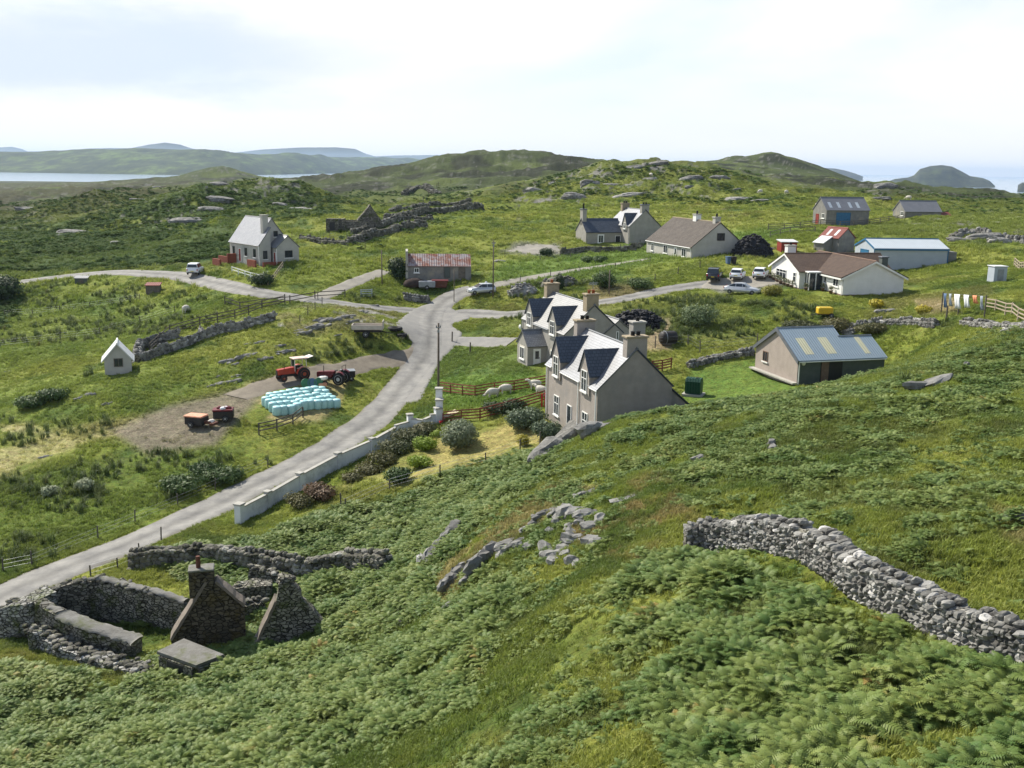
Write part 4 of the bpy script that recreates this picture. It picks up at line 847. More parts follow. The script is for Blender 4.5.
# 10 --- long pale blue-edged shed
def long_shed():
    t=thing('metal_shed','long pale metal shed with blue trim and white ribbed roof, behind the white bungalow','shed',(53.5,153,34.2),RAD(5))
    Ln,W,h=11.4,7.0,3.0
    walls(t,m_['pale_metal'],0,W,0,Ln,h,4.15,axis='x'); groof(t,m_['corr_pale'],0,W,0,Ln,h,4.15,axis='x',o=.12,og=.1,cap='blue_paint')
    opening(t,'W',0,3.4,1.35,2.9,2.6,kind='door',door='blue_paint',fm='blue_paint')
    MB().box((Ln/2,-.18,h-.12),(Ln+.3,.12,.22)).build('fascia',m_['blue_paint'],t)
    for y in(0,W):
        a=Vector((-.14,y,h));b_=Vector((-.14,W/2,4.15)); d=Vector((0,0,.22)); MB().mesh([a-d*.5,b_-d*.5,b_+d*.7,a+d*.7,a-d*.5+Vector((.06,0,0)),b_-d*.5+Vector((.06,0,0)),b_+d*.7+Vector((.06,0,0)),a+d*.7+Vector((.06,0,0))],[(0,1,2,3),(7,6,5,4),(0,4,5,1),(3,2,6,7)]).build('bargeboard',m_['blue_paint'],t)
    for x in(0,Ln): MB().box((x,-.02,h/2-.4),(.14,.08,h+.8)).build('corner_trim',m_['blue_paint'],t)
    b=MB().box((Ln+.9,2.2,1.1),(1.6,3.2,2.9)); b.build('side_lean_to',m_['old_block'],t)
long_shed()
def red_roof_shed():
    t=thing('shed','small stone shed with red corrugated roof and two pale rooflights, behind the bungalow','shed',tuple(gp(838,254)+np.array([0,0,.1])),RAD(28))
    walls(t,m_['old_block'],0,3.4,0,4.2,2.4,3.8,axis='y'); groof(t,m_['corr_red'],0,3.4,0,4.2,2.4,3.8,o=.2,og=.1,cap='red_paint')
    s=1.4/1.7
    for y in(1.0,2.7): slope(t,m_['corr_white'],.25,2.4+.25*s+.13,1.3,2.4+1.3*s+.13,y,y+.5,th=.02,name='rooflight')
    walls(t,m_['old_block'],-1.8,0,1.4,3.6,1.5,2.4,axis='y',ar=-.05,name='lean_to'); slope(t,m_['corr_white'],-2.0,1.45,-.05,2.5,1.3,3.7,name='lean_to_roof')
red_roof_shed()
def far_barn(loc,rz_,Ln,W,h,zr,label,panels,doors,lean=False):
    t=thing('barn',label,'barn',loc,rz_)
    walls(t,m_['old_block'],0,W,0,Ln,h,zr,axis='x'); groof(t,m_['corr_grey'],0,W,0,Ln,h,zr,axis='x',o=.2,og=.12)
    s=(zr-h)/(W/2)
    for x in panels: slope(t,m_['corr_pale'],.3,h+.3*s+.13,1.5,h+1.5*s+.13,x,x+.6,axis='x',th=.02,name='rooflight')
    for face,a,w_,h_,mt in doors: opening(t,face,0,a,h_/2-.1,w_,h_,kind='door',door=mt,fm=mt)
    opening(t,'W',0,1.2,1.8,1.1,.9,bars=1)
    if lean: walls(t,m_['red_paint'],0,2.6,Ln,Ln+2.2,1.5,2.1,axis='x',name='lean_to'); groof(t,m_['corr_red'],0,2.6,Ln,Ln+2.2,1.5,2.1,axis='x',name='lean_to_roof',cap=None)
far_barn((59.6,198.5,38.2),RAD(12),9.0,5.2,3.0,5.2,'grey barn with a ribbed roof and a double blue door, on the far right rise',(.8,2.6,5.0,6.6),(('W',3.4,1.2,2.2,'red_paint'),('S',3.6,3.0,2.6,'blue_paint')))
far_barn((80.6,214.5,38.3),RAD(8),8.0,5.0,2.3,4.3,'low far grey barn with a small red lean-to at its right end',(),(('S',6.2,.9,1.1,'brick_brown'),),True)
def hut(loc,rz_,w,d,h,rm,wm,label,name='hut',cat='hut'):
    t=thing(name,label,cat,loc,rz_); MB().box((w/2,d/2,h/2-.25),(w,d,h+.5)).build('wall',m_[wm],t)
    slope(t,m_[rm],-.15,h+.02,d+.15,h+.28,-.12,w+.12,axis='x',name='roof'); b=MB().box((w*.5,-.02,h*.45),(w*.4,.05,h*.8)); b.build('door',m_['old_wood'],t)
p=gp(146,296); hut((p[0],p[1],p[2]),RAD(8),2.0,1.6,1.5,'corr_red','old_wood','small dark hut with a red roof in the left field')
p=gp(75,285); hut((p[0],p[1],p[2]),RAD(8),1.9,1.3,1.0,'corr_grey','green_grey_wall','low grey-green box hut beside the far left lane')
p=gp(781,252); hut((p[0],p[1],p[2]),RAD(8),2.6,1.8,1.5,'corr_white','red_paint','rusty red hut with pale flat roof behind the white bungalow')
p=gp(993.5,281); t=thing('shed','pale flat-topped cubic shed alone on the grass near the right edge','shed',(p[0],p[1],p[2]),RAD(6))
MB().box((.8,.7,.75),(1.65,1.5,1.95),bev=.02).build('wall',m_['pale_metal'],t); MB().box((.8,.7,1.78),(1.85,1.7,.1),bev=.02).build('roof',m_['corr_white'],t); MB().box((.8,-.07,.7),(.8,.04,1.5)).build('door',m_['grey_metal'],t)
# ------------------------------------------------------------------ small things
mat('wood_post',(.13,.115,.095),.9,(.075,.065,.052),4,.3,20); mat('fence_red',(.22,.055,.03),.75,(.13,.04,.025),3); mat('pole_wood',(.16,.125,.095),.85,(.10,.08,.06),2,.2,12)
mat('rock',(.34,.33,.31),.95,(.20,.195,.18),1.6,.9,8,c3=(.42,.41,.38)); mat('wall_stone',(.27,.265,.25),.95,(.13,.128,.12),.9,.9,9,c3=(.40,.39,.36)); mat('dark_stone',(.15,.14,.115),.95,(.075,.07,.058),1.1,1.,7,c3=(.20,.17,.11))
mat('ruin_face',(.085,.075,.058),.98,(.045,.04,.032),1.4,1.,5,c3=(.13,.105,.06)); mat('skew_stone',(.20,.17,.14),.95,(.13,.11,.09),2,.8,8); mat('cement_cap',(.20,.195,.18),.95,(.13,.125,.11),1.6,1.,9,c3=(.10,.11,.05))
mat('rubber',(.018,.018,.018),.85,(.03,.028,.026),4); mat('tractor_red',(.42,.045,.02),.4,(.30,.035,.02),3); mat('dark_red',(.16,.02,.025),.5,(.10,.018,.02),3); mat('rim_red',(.35,.07,.03),.6); mat('rim_grey',(.42,.42,.40),.6)
mat('black_metal',(.022,.022,.023),.6,(.04,.032,.026),5); mat('white_roof',(.72,.68,.62),.6,(.62,.56,.5),3); mat('pink_roof',(.62,.40,.33),.6,(.66,.58,.5),3); mat('orange_paint',(.62,.23,.11),.55,(.70,.40,.28),4); mat('wheel_green',(.05,.16,.09),.6)
mat('bale_wrap',(.30,.54,.53),.42,(.40,.63,.62),3,.5,14,spec=.6); mat('car_silver',(.50,.51,.52),.25,(.47,.48,.49),2,spec=.7,metal=.35); mat('car_white',(.74,.75,.76),.3,(.70,.71,.72),2,spec=.6); mat('car_black',(.018,.02,.026),.2,(.022,.024,.03),2,spec=.7)
mat('lamp_red',(.40,.01,.01),.3); mat('lamp_clear',(.6,.6,.58),.2); mat('plate_white',(.7,.7,.66),.5); mat('plate_yellow',(.65,.52,.06),.5); mat('tank_green',(.010,.055,.032),.5,(.014,.07,.042),3); mat('heap_black',(.03,.03,.034),.75,(.016,.016,.018),3,.8,9); mat('yellow_paint',(.62,.42,.02),.5,(.5,.33,.02),4)
mat('sheep_wool',(.62,.58,.50),.95,(.5,.46,.38),6,.6,30); mat('sheep_face',(.50,.46,.40),.9); mat('cloth_blue',(.10,.16,.26),.9,(.06,.10,.18),5); mat('cloth_white',(.75,.76,.77),.9,(.68,.69,.7),3); mat('cloth_orange',(.70,.27,.14),.9); mat('cloth_grey',(.30,.34,.38),.9,(.2,.23,.27),4)
mat('pale_wood',(.36,.30,.22),.85,(.27,.22,.16),3,.3,12); mat('bright_planks',(.62,.52,.34),.8); mat('rust',(.13,.05,.03),.9,(.08,.035,.025),3,.4,12); mat('wall_white_paint',(.74,.75,.76),.85,(.62,.63,.64),.8,.3,14,c3=(.42,.43,.42)); mat('bucket_red',(.45,.02,.02),.6)
mat('trailer_cream',(.52,.47,.40),.6,(.42,.37,.31),2,.2,8); mat('bark',(.09,.07,.05),.95,(.05,.04,.03),4,.6,12)
def stonemat(name,sc,dark,lo,hi,moss=(.07,.075,.03),bump=1.):
    m,t,b=nodes(name); N=t.nodes; L=t.links; b.inputs['Roughness'].default_value=.97; b.inputs['Specular IOR Level'].default_value=.15
    tc=N.new('ShaderNodeTexCoord'); mp=N.new('ShaderNodeMapping'); mp.inputs['Scale'].default_value=(1,1,1.7); L.new(tc.outputs['Object'],mp.inputs['Vector'])
    nz=N.new('ShaderNodeTexNoise'); nz.inputs['Scale'].default_value=2.2; nz.inputs['Detail'].default_value=3; L.new(mp.outputs['Vector'],nz.inputs['Vector'])
    av=N.new('ShaderNodeVectorMath'); av.operation='MULTIPLY_ADD'; av.inputs[1].default_value=(.25,.25,.25); L.new(nz.outputs['Color'],av.inputs[0]); L.new(mp.outputs['Vector'],av.inputs[2])
    v=N.new('ShaderNodeTexVoronoi'); v.inputs['Scale'].default_value=sc; L.new(av.outputs['Vector'],v.inputs['Vector'])
    e=N.new('ShaderNodeTexVoronoi'); e.feature='DISTANCE_TO_EDGE'; e.inputs['Scale'].default_value=sc; L.new(av.outputs['Vector'],e.inputs['Vector'])
    r=N.new('ShaderNodeValToRGB'); q=r.color_ramp.elements; q[0].position=.0; q[0].color=(*lo,1); q[1].position=1; q[1].color=(*hi,1)
    sx=N.new('ShaderNodeSeparateXYZ'); L.new(v.outputs['Color'],sx.inputs['Vector']); L.new(sx.outputs['X'],r.inputs['Fac'])
    g=N.new('ShaderNodeMapRange'); g.inputs['From Min'].default_value=.0; g.inputs['From Max'].default_value=.10; L.new(e.outputs['Distance'],g.inputs['Value'])
    mm=N.new('ShaderNodeMix'); mm.data_type='RGBA'; L.new(g.outputs['Result'],mm.inputs['Factor']); mm.inputs['A'].default_value=(*dark,1); L.new(r.outputs['Color'],mm.inputs['B'])
    n2=N.new('ShaderNodeTexNoise'); n2.inputs['Scale'].default_value=.9; n2.inputs['Detail'].default_value=8; n2.inputs['Roughness'].default_value=.7; L.new(tc.outputs['Object'],n2.inputs['Vector'])
    r2=N.new('ShaderNodeValToRGB'); r2.color_ramp.elements[0].position=.50; r2.color_ramp.elements[1].position=.64; L.new(n2.outputs['Fac'],r2.inputs['Fac'])
    m3=N.new('ShaderNodeMix'); m3.data_type='RGBA'; L.new(r2.outputs['Color'],m3.inputs['Factor']); L.new(mm.outputs['Result'],m3.inputs['A']); m3.inputs['B'].default_value=(*moss,1); L.new(m3.outputs['Result'],b.inputs['Base Color'])
    bp=N.new('ShaderNodeBump'); bp.inputs['Strength'].default_value=bump; bp.inputs['Distance'].default_value=.12; L.new(g.outputs['Result'],bp.inputs['Height']); L.new(bp.outputs['Normal'],b.inputs['Normal']); MATS[name]=m
stonemat('dark_stone',3.4,(.035,.032,.026),(.105,.10,.082),(.32,.30,.25),(.085,.10,.035)); stonemat('ruin_face',3.0,(.03,.026,.02),(.055,.048,.036),(.14,.12,.085),(.10,.08,.035)); stonemat('rubble_wall',3.6,(.04,.04,.034),(.13,.128,.115),(.42,.41,.38),(.10,.12,.035))
stonemat('old_block',3.,(.10,.095,.085),(.13,.125,.115),(.24,.23,.21),(.16,.15,.12),.4)
def stones_mat(name,lo,mid,hi,lichen):
    m,t,b=nodes(name); N=t.nodes; L=t.links; b.inputs['Roughness'].default_value=.93; b.inputs['Specular IOR Level'].default_value=.2
    g=N.new('ShaderNodeNewGeometry'); r=N.new('ShaderNodeValToRGB'); q=r.color_ramp.elements; q[0].color=(*lo,1); q[1].color=(*hi,1); k=q.new(.55); k.color=(*mid,1); k=q.new(.88); k.color=tuple(x*1.25 for x in mid)+(1,)
    L.new(g.outputs['Random Per Island'],r.inputs['Fac']); tc=N.new('ShaderNodeTexCoord')
    n=N.new('ShaderNodeTexNoise'); n.inputs['Scale'].default_value=5; n.inputs['Detail'].default_value=8; n.inputs['Roughness'].default_value=.75; L.new(tc.outputs['Object'],n.inputs['Vector'])
    r2=N.new('ShaderNodeValToRGB'); r2.color_ramp.elements[0].position=.53; r2.color_ramp.elements[1].position=.62; L.new(n.outputs['Fac'],r2.inputs['Fac'])
    mm=N.new('ShaderNodeMix'); mm.data_type='RGBA'; L.new(r2.outputs['Color'],mm.inputs['Factor']); L.new(r.outputs['Color'],mm.inputs['A']); mm.inputs['B'].default_value=(*lichen,1)
    n2=N.new('ShaderNodeTexNoise'); n2.inputs['Scale'].default_value=1.1; n2.inputs['Detail'].default_value=6; L.new(tc.outputs['Object'],n2.inputs['Vector']); r3=N.new('ShaderNodeMapRange'); r3.inputs['From Min'].default_value=.3; r3.inputs['From Max'].default_value=.7; r3.inputs['To Min'].default_value=.55; r3.inputs['To Max'].default_value=1.35; L.new(n2.outputs['Fac'],r3.inputs['Value'])
    vm=N.new('ShaderNodeVectorMath'); vm.operation='SCALE'; L.new(mm.outputs['Result'],vm.inputs[0]); L.new(r3.outputs['Result'],vm.inputs['Scale']); L.new(vm.outputs['Vector'],b.inputs['Base Color'])
    bp=N.new('ShaderNodeBump'); bp.inputs['Strength'].default_value=.8; bp.inputs['Distance'].default_value=.04; L.new(n.outputs['Fac'],bp.inputs['Height']); L.new(bp.outputs['Normal'],b.inputs['Normal']); MATS[name]=m
stones_mat('wall_stone',(.065,.062,.056),(.20,.195,.178),(.46,.445,.42),(.30,.295,.27)); stones_mat('moss_stone',(.05,.048,.038),(.15,.142,.12),(.34,.33,.30),(.12,.13,.06)); stones_mat('rock',(.15,.145,.135),(.24,.235,.22),(.40,.39,.37),(.13,.125,.11))
m_=MATS

# poles
def pole(u,v,vt,label,arms=True,r=.13,d=None,lean=0):
    p=G(u,v); 
    # height so that the top reaches the seen height
    dd=ray(u,vt); hz_=ZC+dd[2]*p[1]/dd[1]-p[2]
    t=thing('utility_pole',label,'pole',tuple(p)); MB().tube((0,0,-.6),(lean,0,hz_),r,r*.75,10).build('pole',m_['pole_wood'],t,True)
    if arms:
        b=MB(); b.box((0,-.16,hz_-.45),(.5,.1,.1)); b.box((0,-.12,hz_-.8),(.2,.16,.28)); b.build('crossarm',m_['grey_metal'],t)
        for s in(-1,1): MB().lathe([(.05,hz_-.4),(.07,hz_-.3),(.04,hz_-.22)],(s*.2,-.16,0),8).build('insulator',m_['lead'],t)
    return t
pole(438.4,404,323,'tallest wooden pole, beside the road at the end of the white garden wall')
pole(493,298,240,'thin dark wooden pole by the lane near the parked dark car',r=.1)
pole(382,284,250,'slender wooden pole on the grass left of the rusty-roofed byre',False,.1)
pole(454,302,269,'pale metal post with a small plate at the road junction',False,.06)
pole(609,295,270,'short timber pole behind the chimneys of the second grey house',False,.1)
# fences: each run is one thing with posts and rails
def dline(uvs,step): 
    P=[gp(*q)[:2] for q in uvs]; out=[]; 
    for a,b in zip(P[:-1],P[1:]):
        n_=max(1,int(round(np.hypot(*(b-a))/step)))
        for k in range(n_): out.append(a+(b-a)*k/n_)
    out.append(P[-1]); return [np.array([q[0],q[1],hgrid(q[0],q[1])[0]]) for q in out]
def fence(uvs,label,step=2.6,h=1.15,rails=(),mw='wood_post',r=.06,wire=True,group=None,name='fence',lean=.05,jit=.12,mesh_=False):
    P=dline(uvs,step); o=P[0]; t=thing(name,label,'fence',tuple(o),0,group); L_=[Vector(p-o) for p in P]
    tops=[]
    for k,p in enumerate(L_):
        b=MB(); hh=h*(1+rnd.uniform(-jit,jit)); q=p+Vector((rnd.uniform(-lean,lean),rnd.uniform(-lean,lean),hh)); 
        if rails: b.box(p+Vector((0,0,hh/2-.2)),(.12,.12,hh+.4))
        else: b.tube(p-Vector((0,0,.4)),q,r,r*.9,6)
        b.build('post',m_[mw],t); tops.append(q)
    for f in rails:
        b=MB()
        for k in range(len(L_)-1):
            a=L_[k]+Vector((0,0,h*f)); c=L_[k+1]+Vector((0,0,h*f)); d=(c-a); b.box((a+c)/2,(d.length*.985,.045,.11),rz=math.atan2(d.y,d.x),tilt=(0,-math.atan2(d.z,math.hypot(d.x,d.y))))
        b.build('rail',m_[mw],t)
    if wire and not rails:
        b=MB()
        for f in(.3,.6,.9):
            for k in range(len(L_)-1): b.tube(L_[k]+Vector((0,0,h*f)),L_[k+1]+Vector((0,0,h*f)),.008,n=3,cap=False)
        b.build('wire',m_['grey_metal'],t)
    return t
R5=(.22,.48,.74,.98)
fence([(439,392),(478,398),(546,389)][:1]+[(475,397),(514,392),(547,387)],'upper red-brown rail fence on the road side of the sheep paddock',2.4,1.15,R5,'fence_red',name='rail_fence')
fence([(443,424),(480,420),(512,412),(545,402)],'lower red-brown rail fence along the top of the yellow garden lawn',2.6,1.1,R5,'fence_red',name='rail_fence')
fence([(652,372),(662,371),(671,369)],'short red-brown rail fence behind the gable of the nearest house',1.9,1.1,R5,'fence_red',name='rail_fence')
fence([(474,309),(500,296),(530,291)],'low red-brown rail fence beside the dark car at the lane',2.6,.9,R5,'fence_red',name='rail_fence') if False else None
fence([(259,434),(277,430),(293,424),(303,416),(330,412)][:4],'grey timber gate-like fence on the verge below the wrapped bales',2.5,1.15,(.35,.65,.95),name='rail_fence')
fence([(3,572),(32,566),(98,538),(135,523),(178,506),(215,490),(240,478),(268,467)],'wire fence on wooden posts along the far verge of the road, lower left',4.2,.95,jit=.25)
fence([(91,577),(118,569),(140,558),(161,540)],'short fence posts between the road and the ruined walls',3.4,1.0,jit=.2)
fence([(341,510),(345,512),(390,492),(440,479),(486,462),(520,450),(540,442)],'wire fence on thin posts between the yellow lawn and the ferns',5.5,1.0,jit=.25)
fence([(0,346),(60,338),(100,333),(140,323),(175,312)],'wire fence crossing the green fields left of the livestock pens',5,1.0)
fence([(5,316),(60,312),(120,304),(140,300)],'short post fence beside the small red-roofed hut',5,.95)
fence([(150,351),(170,335),(200,326),(235,318),(262,309),(285,305)],'upper weathered rail fence of the long livestock pens',2.7,1.25,(.3,.6,.92),'wood_post',name='rail_fence')
fence([(225,304),(240,308),(262,306),(290,304),(315,299),(345,297)],'weathered rail fence along the lane above the livestock pens',3.2,1.1,(.4,.85),'wood_post',name='rail_fence')
fence([(318,300),(322,306),(300,322)],'leaning posts on the crest behind the tipper trailer',4,1.1)
fence([(361,298),(372,298),(380,298)][:2],'small pale field gate by the stone pile at the junction',2.0,1.1,(.2,.5,.8,1.),'pale_metal',name='gate')
fence([(655,348),(688,345),(700,352),(757,345)],'post and wire fence along the low stone dyke behind the green tank',6,1.2)
fence([(505,258),(540,262),(600,254),(640,246)],'wire fence in front of the distant grey house',6,1.1)
fence([(470,292),(520,283),(580,273),(650,263)],'long wire fence beside the grassy field lane',6,1.0)
fence([(700,268),(655,281),(600,290)],'wire fence below the cream bungalow',5,1.0)
fence([(985,310),(1005,315),(1032,323)],'pale timber rail fence beyond the washing line at right',2.6,1.15,(.35,.65,.98),'pale_wood',name='rail_fence')
fence([(946,321),(958,315)],'two stout dark posts near the clothes line',9,1.5,wire=False,r=.09)
fence([(1014,266),(1032,272)],'whitish timber pen at the right edge above the dyke',1.4,1.2,(.3,.6,.95),'pale_wood',name='rail_fence')
fence([(768,231),(800,229),(840,227),(880,224),(905,220)],'weathered rail fence in front of the far barns',4,1.2,(.35,.65,.95),'old_wood',name='rail_fence')
fence([(770,238),(790,234),(815,232)],'second rail fence below the far barn with the blue door',4,1.2,(.4,.9),'old_wood',name='rail_fence')
fence([(292,238),(330,240),(365,248)],'wire fence posts on the slope right of the croft house',5,1.3)
fence([(232,272),(245,276),(262,281)],'low white rail fence in front of the croft house terrace',2.4,.8,(.5,1.),'white_paint',name='rail_fence')
fence([(268,285),(272,281),(283,268)],'brown plank ramp fence at the corner of the croft house',1.6,.9,(.5,1.),'pale_wood',name='rail_fence')
fence([(560,163.5),(600,160.5),(650,157),(690,161)],'row of thin posts on the skyline of the central knoll',9,3.0,wire=False,r=.12) 
fence([(420,208),(440,190),(470,178),(500,172)],'posts climbing the far brown hill',18,2.0,wire=False,r=.12)

# post with writing-free plate near road, posts
for (u,v,lab) in((452,342,'lone post on the grass beside the driveway'),(470,353,'squat wooden post on the driveway edge')): 
    p=G(u,v); tag(MB().tube((0,0,-.4),(.03,0,1.3),.09,.08,8).build('post',m_['wood_post'],None,loc=tuple(p)),lab,'post')

# white garden wall with piers, stepped
def garden_wall():
    uv=[(240,523),(268,508),(300,489),(338,468),(372,453),(395,440),(410,433),(424,431),(430,427),(438,424)]; P=[gp(*q) for q in uv]; o=P[0]
    t=thing('garden_wall','long white painted garden wall with square piers stepping up beside the road','wall',tuple(o))
    P=[Vector(p-o) for p in P]; hs=[1.15,1.15,1.15,1.15,1.15,1.1,1.0,.95,.95]
    for k in range(len(P)-1):
        a,b_=P[k],P[k+1]; d=b_-a; d.z=0; n_=Vector((-d.y,d.x,0)).normalized()*.11; z0=min(a.z,b_.z)-.6; za,zb=a.z+hs[k],b_.z+hs[k]
        if k>=5: za=zb=max(a.z,b_.z)+hs[k]
        q=[a-n_,b_-n_,b_+n_,a+n_]; vs=[(p.x,p.y,z0) for p in q]+[(q[0].x,q[0].y,za),(q[1].x,q[1].y,zb),(q[2].x,q[2].y,zb),(q[3].x,q[3].y,za)]
        MB().mesh(vs,[(3,2,1,0),(4,5,6,7),(0,1,5,4),(1,2,6,5),(2,3,7,6),(3,0,4,7)]).build('wall_panel',m_['wall_white_paint'],t)
        n2=n_*1.5; q=[a-n2,b_-n2,b_+n2,a+n2]; c=.09; vs=[]
        for e in(.003,c): vs+=[(q[0].x,q[0].y,za+e),(q[1].x,q[1].y,zb+e),(q[2].x,q[2].y,zb+e),(q[3].x,q[3].y,za+e)]
        MB().mesh(vs,[(3,2,1,0),(4,5,6,7),(0,1,5,4),(1,2,6,5),(2,3,7,6),(3,0,4,7)]).build('coping',m_['concrete'],t)
    for k,(hp,w) in {0:(1.45,.55),1:(1.3,.42),2:(1.3,.42),3:(1.3,.42),4:(1.3,.42),6:(1.75,.5),9:(1.5,.6)}.items():
        p=P[k]; r_=math.atan2((P[min(k+1,9)]-P[max(k-1,0)]).y,(P[min(k+1,9)]-P[max(k-1,0)]).x)
        pr=MB().box(p+Vector((0,0,hp/2-.3)),(w,w,hp+.6),rz=r_).build('pier',m_['wall_white_paint'],t); MB().box(p+Vector((0,0,hp+.07)),(w+.16,w+.16,.13),rz=r_,bev=.03).build('pier_cap',m_['concrete'],pr)
    # higher gate piers by the pole
    for dx,dy,hp in((.0,1.4,3.1),(.1,.5,2.2)):
        p=P[-1]+Vector((dx,dy,0)); pr=MB().box(p+Vector((0,0,hp/2-.3)),(.62,.62,hp+.6)).build('pier',m_['wall_white_paint'],t); MB().box(p+Vector((0,0,hp+.07)),(.8,.8,.14),bev=.03).build('pier_cap',m_['concrete'],pr)
garden_wall()

# dry stone walls and rubble: every wall one thing, built of separate irregular stones
def stone_wall(uvs,label,h=1.3,w=.8,size=.34,n_course=None,m='wall_stone',cap=True,name='stone_wall',grow=1.,hj=.15,step=None,dz=0,closed=False):
    m='moss_stone' if m=='dark_stone' else m; P=[gp(*q) if len(q)==2 else np.array(q) for q in uvs]; o=P[0].copy(); t=MB(); core=MB()
    for a,b_ in zip(P[:-1],P[1:]):
        d=b_[:2]-a[:2]; Ld=np.hypot(*d); d=d/Ld; nn=np.array([-d[1],d[0]]); x=0
        nc=max(1,int(h/(size*.62)))
        ns=max(2,int(Ld/1.2)); 
        for i in range(ns):
            q0=a[:2]+d*Ld*i/ns; q1=a[:2]+d*Ld*(i+1)/ns; z0=hgrid(*q0)[0]-o[2]; z1=hgrid(*q1)[0]-o[2]; ww=w*.33; hh=h*.8
            vs=[]
            for q,z in((q0,z0),(q1,z1)):
                for s_,e in((-1,-.4),(1,-.4),(.8,hh),(-.8,hh)): p=q+nn*ww*s_-o[:2]; vs.append((p[0],p[1],z+e+dz))
            core.mesh(vs,[(0,1,2,3),(7,6,5,4),(0,4,5,1),(1,5,6,2),(2,6,7,3),(3,7,4,0)])
        for c in range(nc+1):
            f=c/nc; x=rnd.uniform(0,size)
            while x<Ld:
                L1=size*rnd.uniform(.7,1.6); Hs=h/nc*rnd.uniform(.9,1.5); top=h*(1+hj*(vnoise(np.array([x*.35+a[0]]),np.array([a[1]]),5)[0]-.5)*2)
                if f*h>top: x+=L1*.8; continue
                for side in((-1,1) if c<nc else (0,)):
                    q=a[:2]+d*(x+L1*.4)+nn*(side*w*.33*(1-.25*f)+rnd.uniform(-.05,.05)); z=hgrid(q[0],q[1])[0]+f*h*.94+Hs*.25+dz
                    if c<nc or rnd.random()<.85: t.stone((q[0]-o[0],q[1]-o[1],z-o[2]),(L1*(1 if side else .8),w*(.55 if side else .5),Hs),rz=math.atan2(d[1],d[0])+rnd.uniform(-.22,.22))
                x+=L1*.86
    ob=t.build(name,m_[m],None,loc=tuple(o)); tag(ob,label,'wall'); core.build('core',m_['dark_stone'],ob); return ob
stone_wall([(684,552),(705,546),(735,548),(765,553),(800,562),(860,592),(905,612),(950,633),(1000,655),(1075,690)],'big dry stone wall crossing the foreground slope at lower right',1.2,.75,.23,hj=.22)
stone_wall([(130,568),(165,566),(200,563),(250,568),(300,573),(345,566),(385,572)],'mossy field wall running through the ferns behind the ruined gables',1.3,.8,.4,m='dark_stone')
stone_wall([(688,368),(705,362),(730,357),(752,354)],'low grassy stone dyke behind the green oil tank',.6,.7,.35)
stone_wall([(842,335),(855,328),(880,324),(910,324),(935,327)],'crumbling dry stone dyke above the garage roof',.6,.7,.35)
stone_wall([(962,324),(985,326),(1005,328),(1030,331)],'broken stretch of dyke below the washing line at right',.5,.8,.4)
stone_wall([(138,361),(155,356),(180,347),(205,339),(225,334),(250,328),(275,321)],'long grey block wall forming the lower side of the livestock pens',1.15,.4,.38,hj=.12)
stone_wall([(140,349),(158,343),(178,338)],'short upper block wall at the left end of the livestock pens',1.2,.4,.38)
stone_wall([(137,361),(138,355),(140,349)],'rubble end wall of the livestock pens beside the white shed',1.3,.9,.42)
stone_wall([(200,333),(203,338)],'cross wall inside the livestock pens',1.0,.4,.35)
stone_wall([(950,238),(975,236),(1000,240),(1030,244)],'scattered grey dyke on the right field below the skyline',.7,1.4,.8)
stone_wall([(430,302),(424,298),(412,297)][:1]+[(405,300)],'short light stone pile wall at the junction corner',.8,.8,.35)
stone_wall([(560,254),(585,252),(622,252),(640,250)],'grey garden wall around the distant grey house',1.0,.5,.5,m='dark_stone')

# old enclosure ruins mid distance
def ruinwalls(uvs,label,h,w=1.0,size=.48): return stone_wall(uvs,label,h*.72,w,size if size<1 else .8,m='dark_stone',name='ruined_wall',hj=.35)
ruinwalls([(349,246),(375,238),(400,231),(425,228)],'front ruined wall of the lower old enclosure above the byre',2.0)
ruinwalls([(352,236),(380,228),(405,221),(432,222)],'back ruined wall of the lower old enclosure',1.6)
ruinwalls([(385,222),(420,217),(460,213),(482,211)],'long front wall of the upper ruined enclosure',2.2)
ruinwalls([(390,213),(430,209),(470,206)],'back wall of the upper ruined enclosure',1.6)
ruinwalls([(404,197),(420,194),(438,196)],'broken boulder wall on the rise behind the enclosures',2.0,2.5,1.3)
ruinwalls([(300,240),(325,243),(349,246)],'tumbled wall end left of the lower enclosure',1.0)
def gable_ruin():
    p=gp(341,231); t=thing('ruined_cottage','roofless stone cottage with one pointed gable still standing, mid-left','ruin',tuple(p),RAD(-2))
    b=MB(); b.prism([(0,-1),(4.6,-1),(4.6,2.2),(3.0,4.3),(2.5,5.1),(2.0,4.4),(0,2.2)],0,.8,axis='Y'); g_=b.build('gable',m_['dark_stone'],t); g_.location=(3.2,.2,0); g_.rotation_euler=(0,0,RAD(25))
    MB().box((3,0,.6),(6.6,.7,2.6)).build('wall',m_['dark_stone'],t); MB().box((3,4.4,.5),(6.6,.7,2.8)).build('wall',m_['dark_stone'],t); MB().box((-.3,2.2,.7),(.7,4.6,3.0)).build('wall',m_['dark_stone'],t)
    MB().box((-1.4,-.2,.9),(2.4,2.2,2.9)).build('outhouse',m_['dark_stone'],t); MB().box((-1.4,-1.33,.8),(1.0,.06,1.9)).build('doorway_shade',m_['dark_paint_and_shade'],t)  # dark sheet on the outhouse wall imitates the shade inside its entrance
gable_ruin()

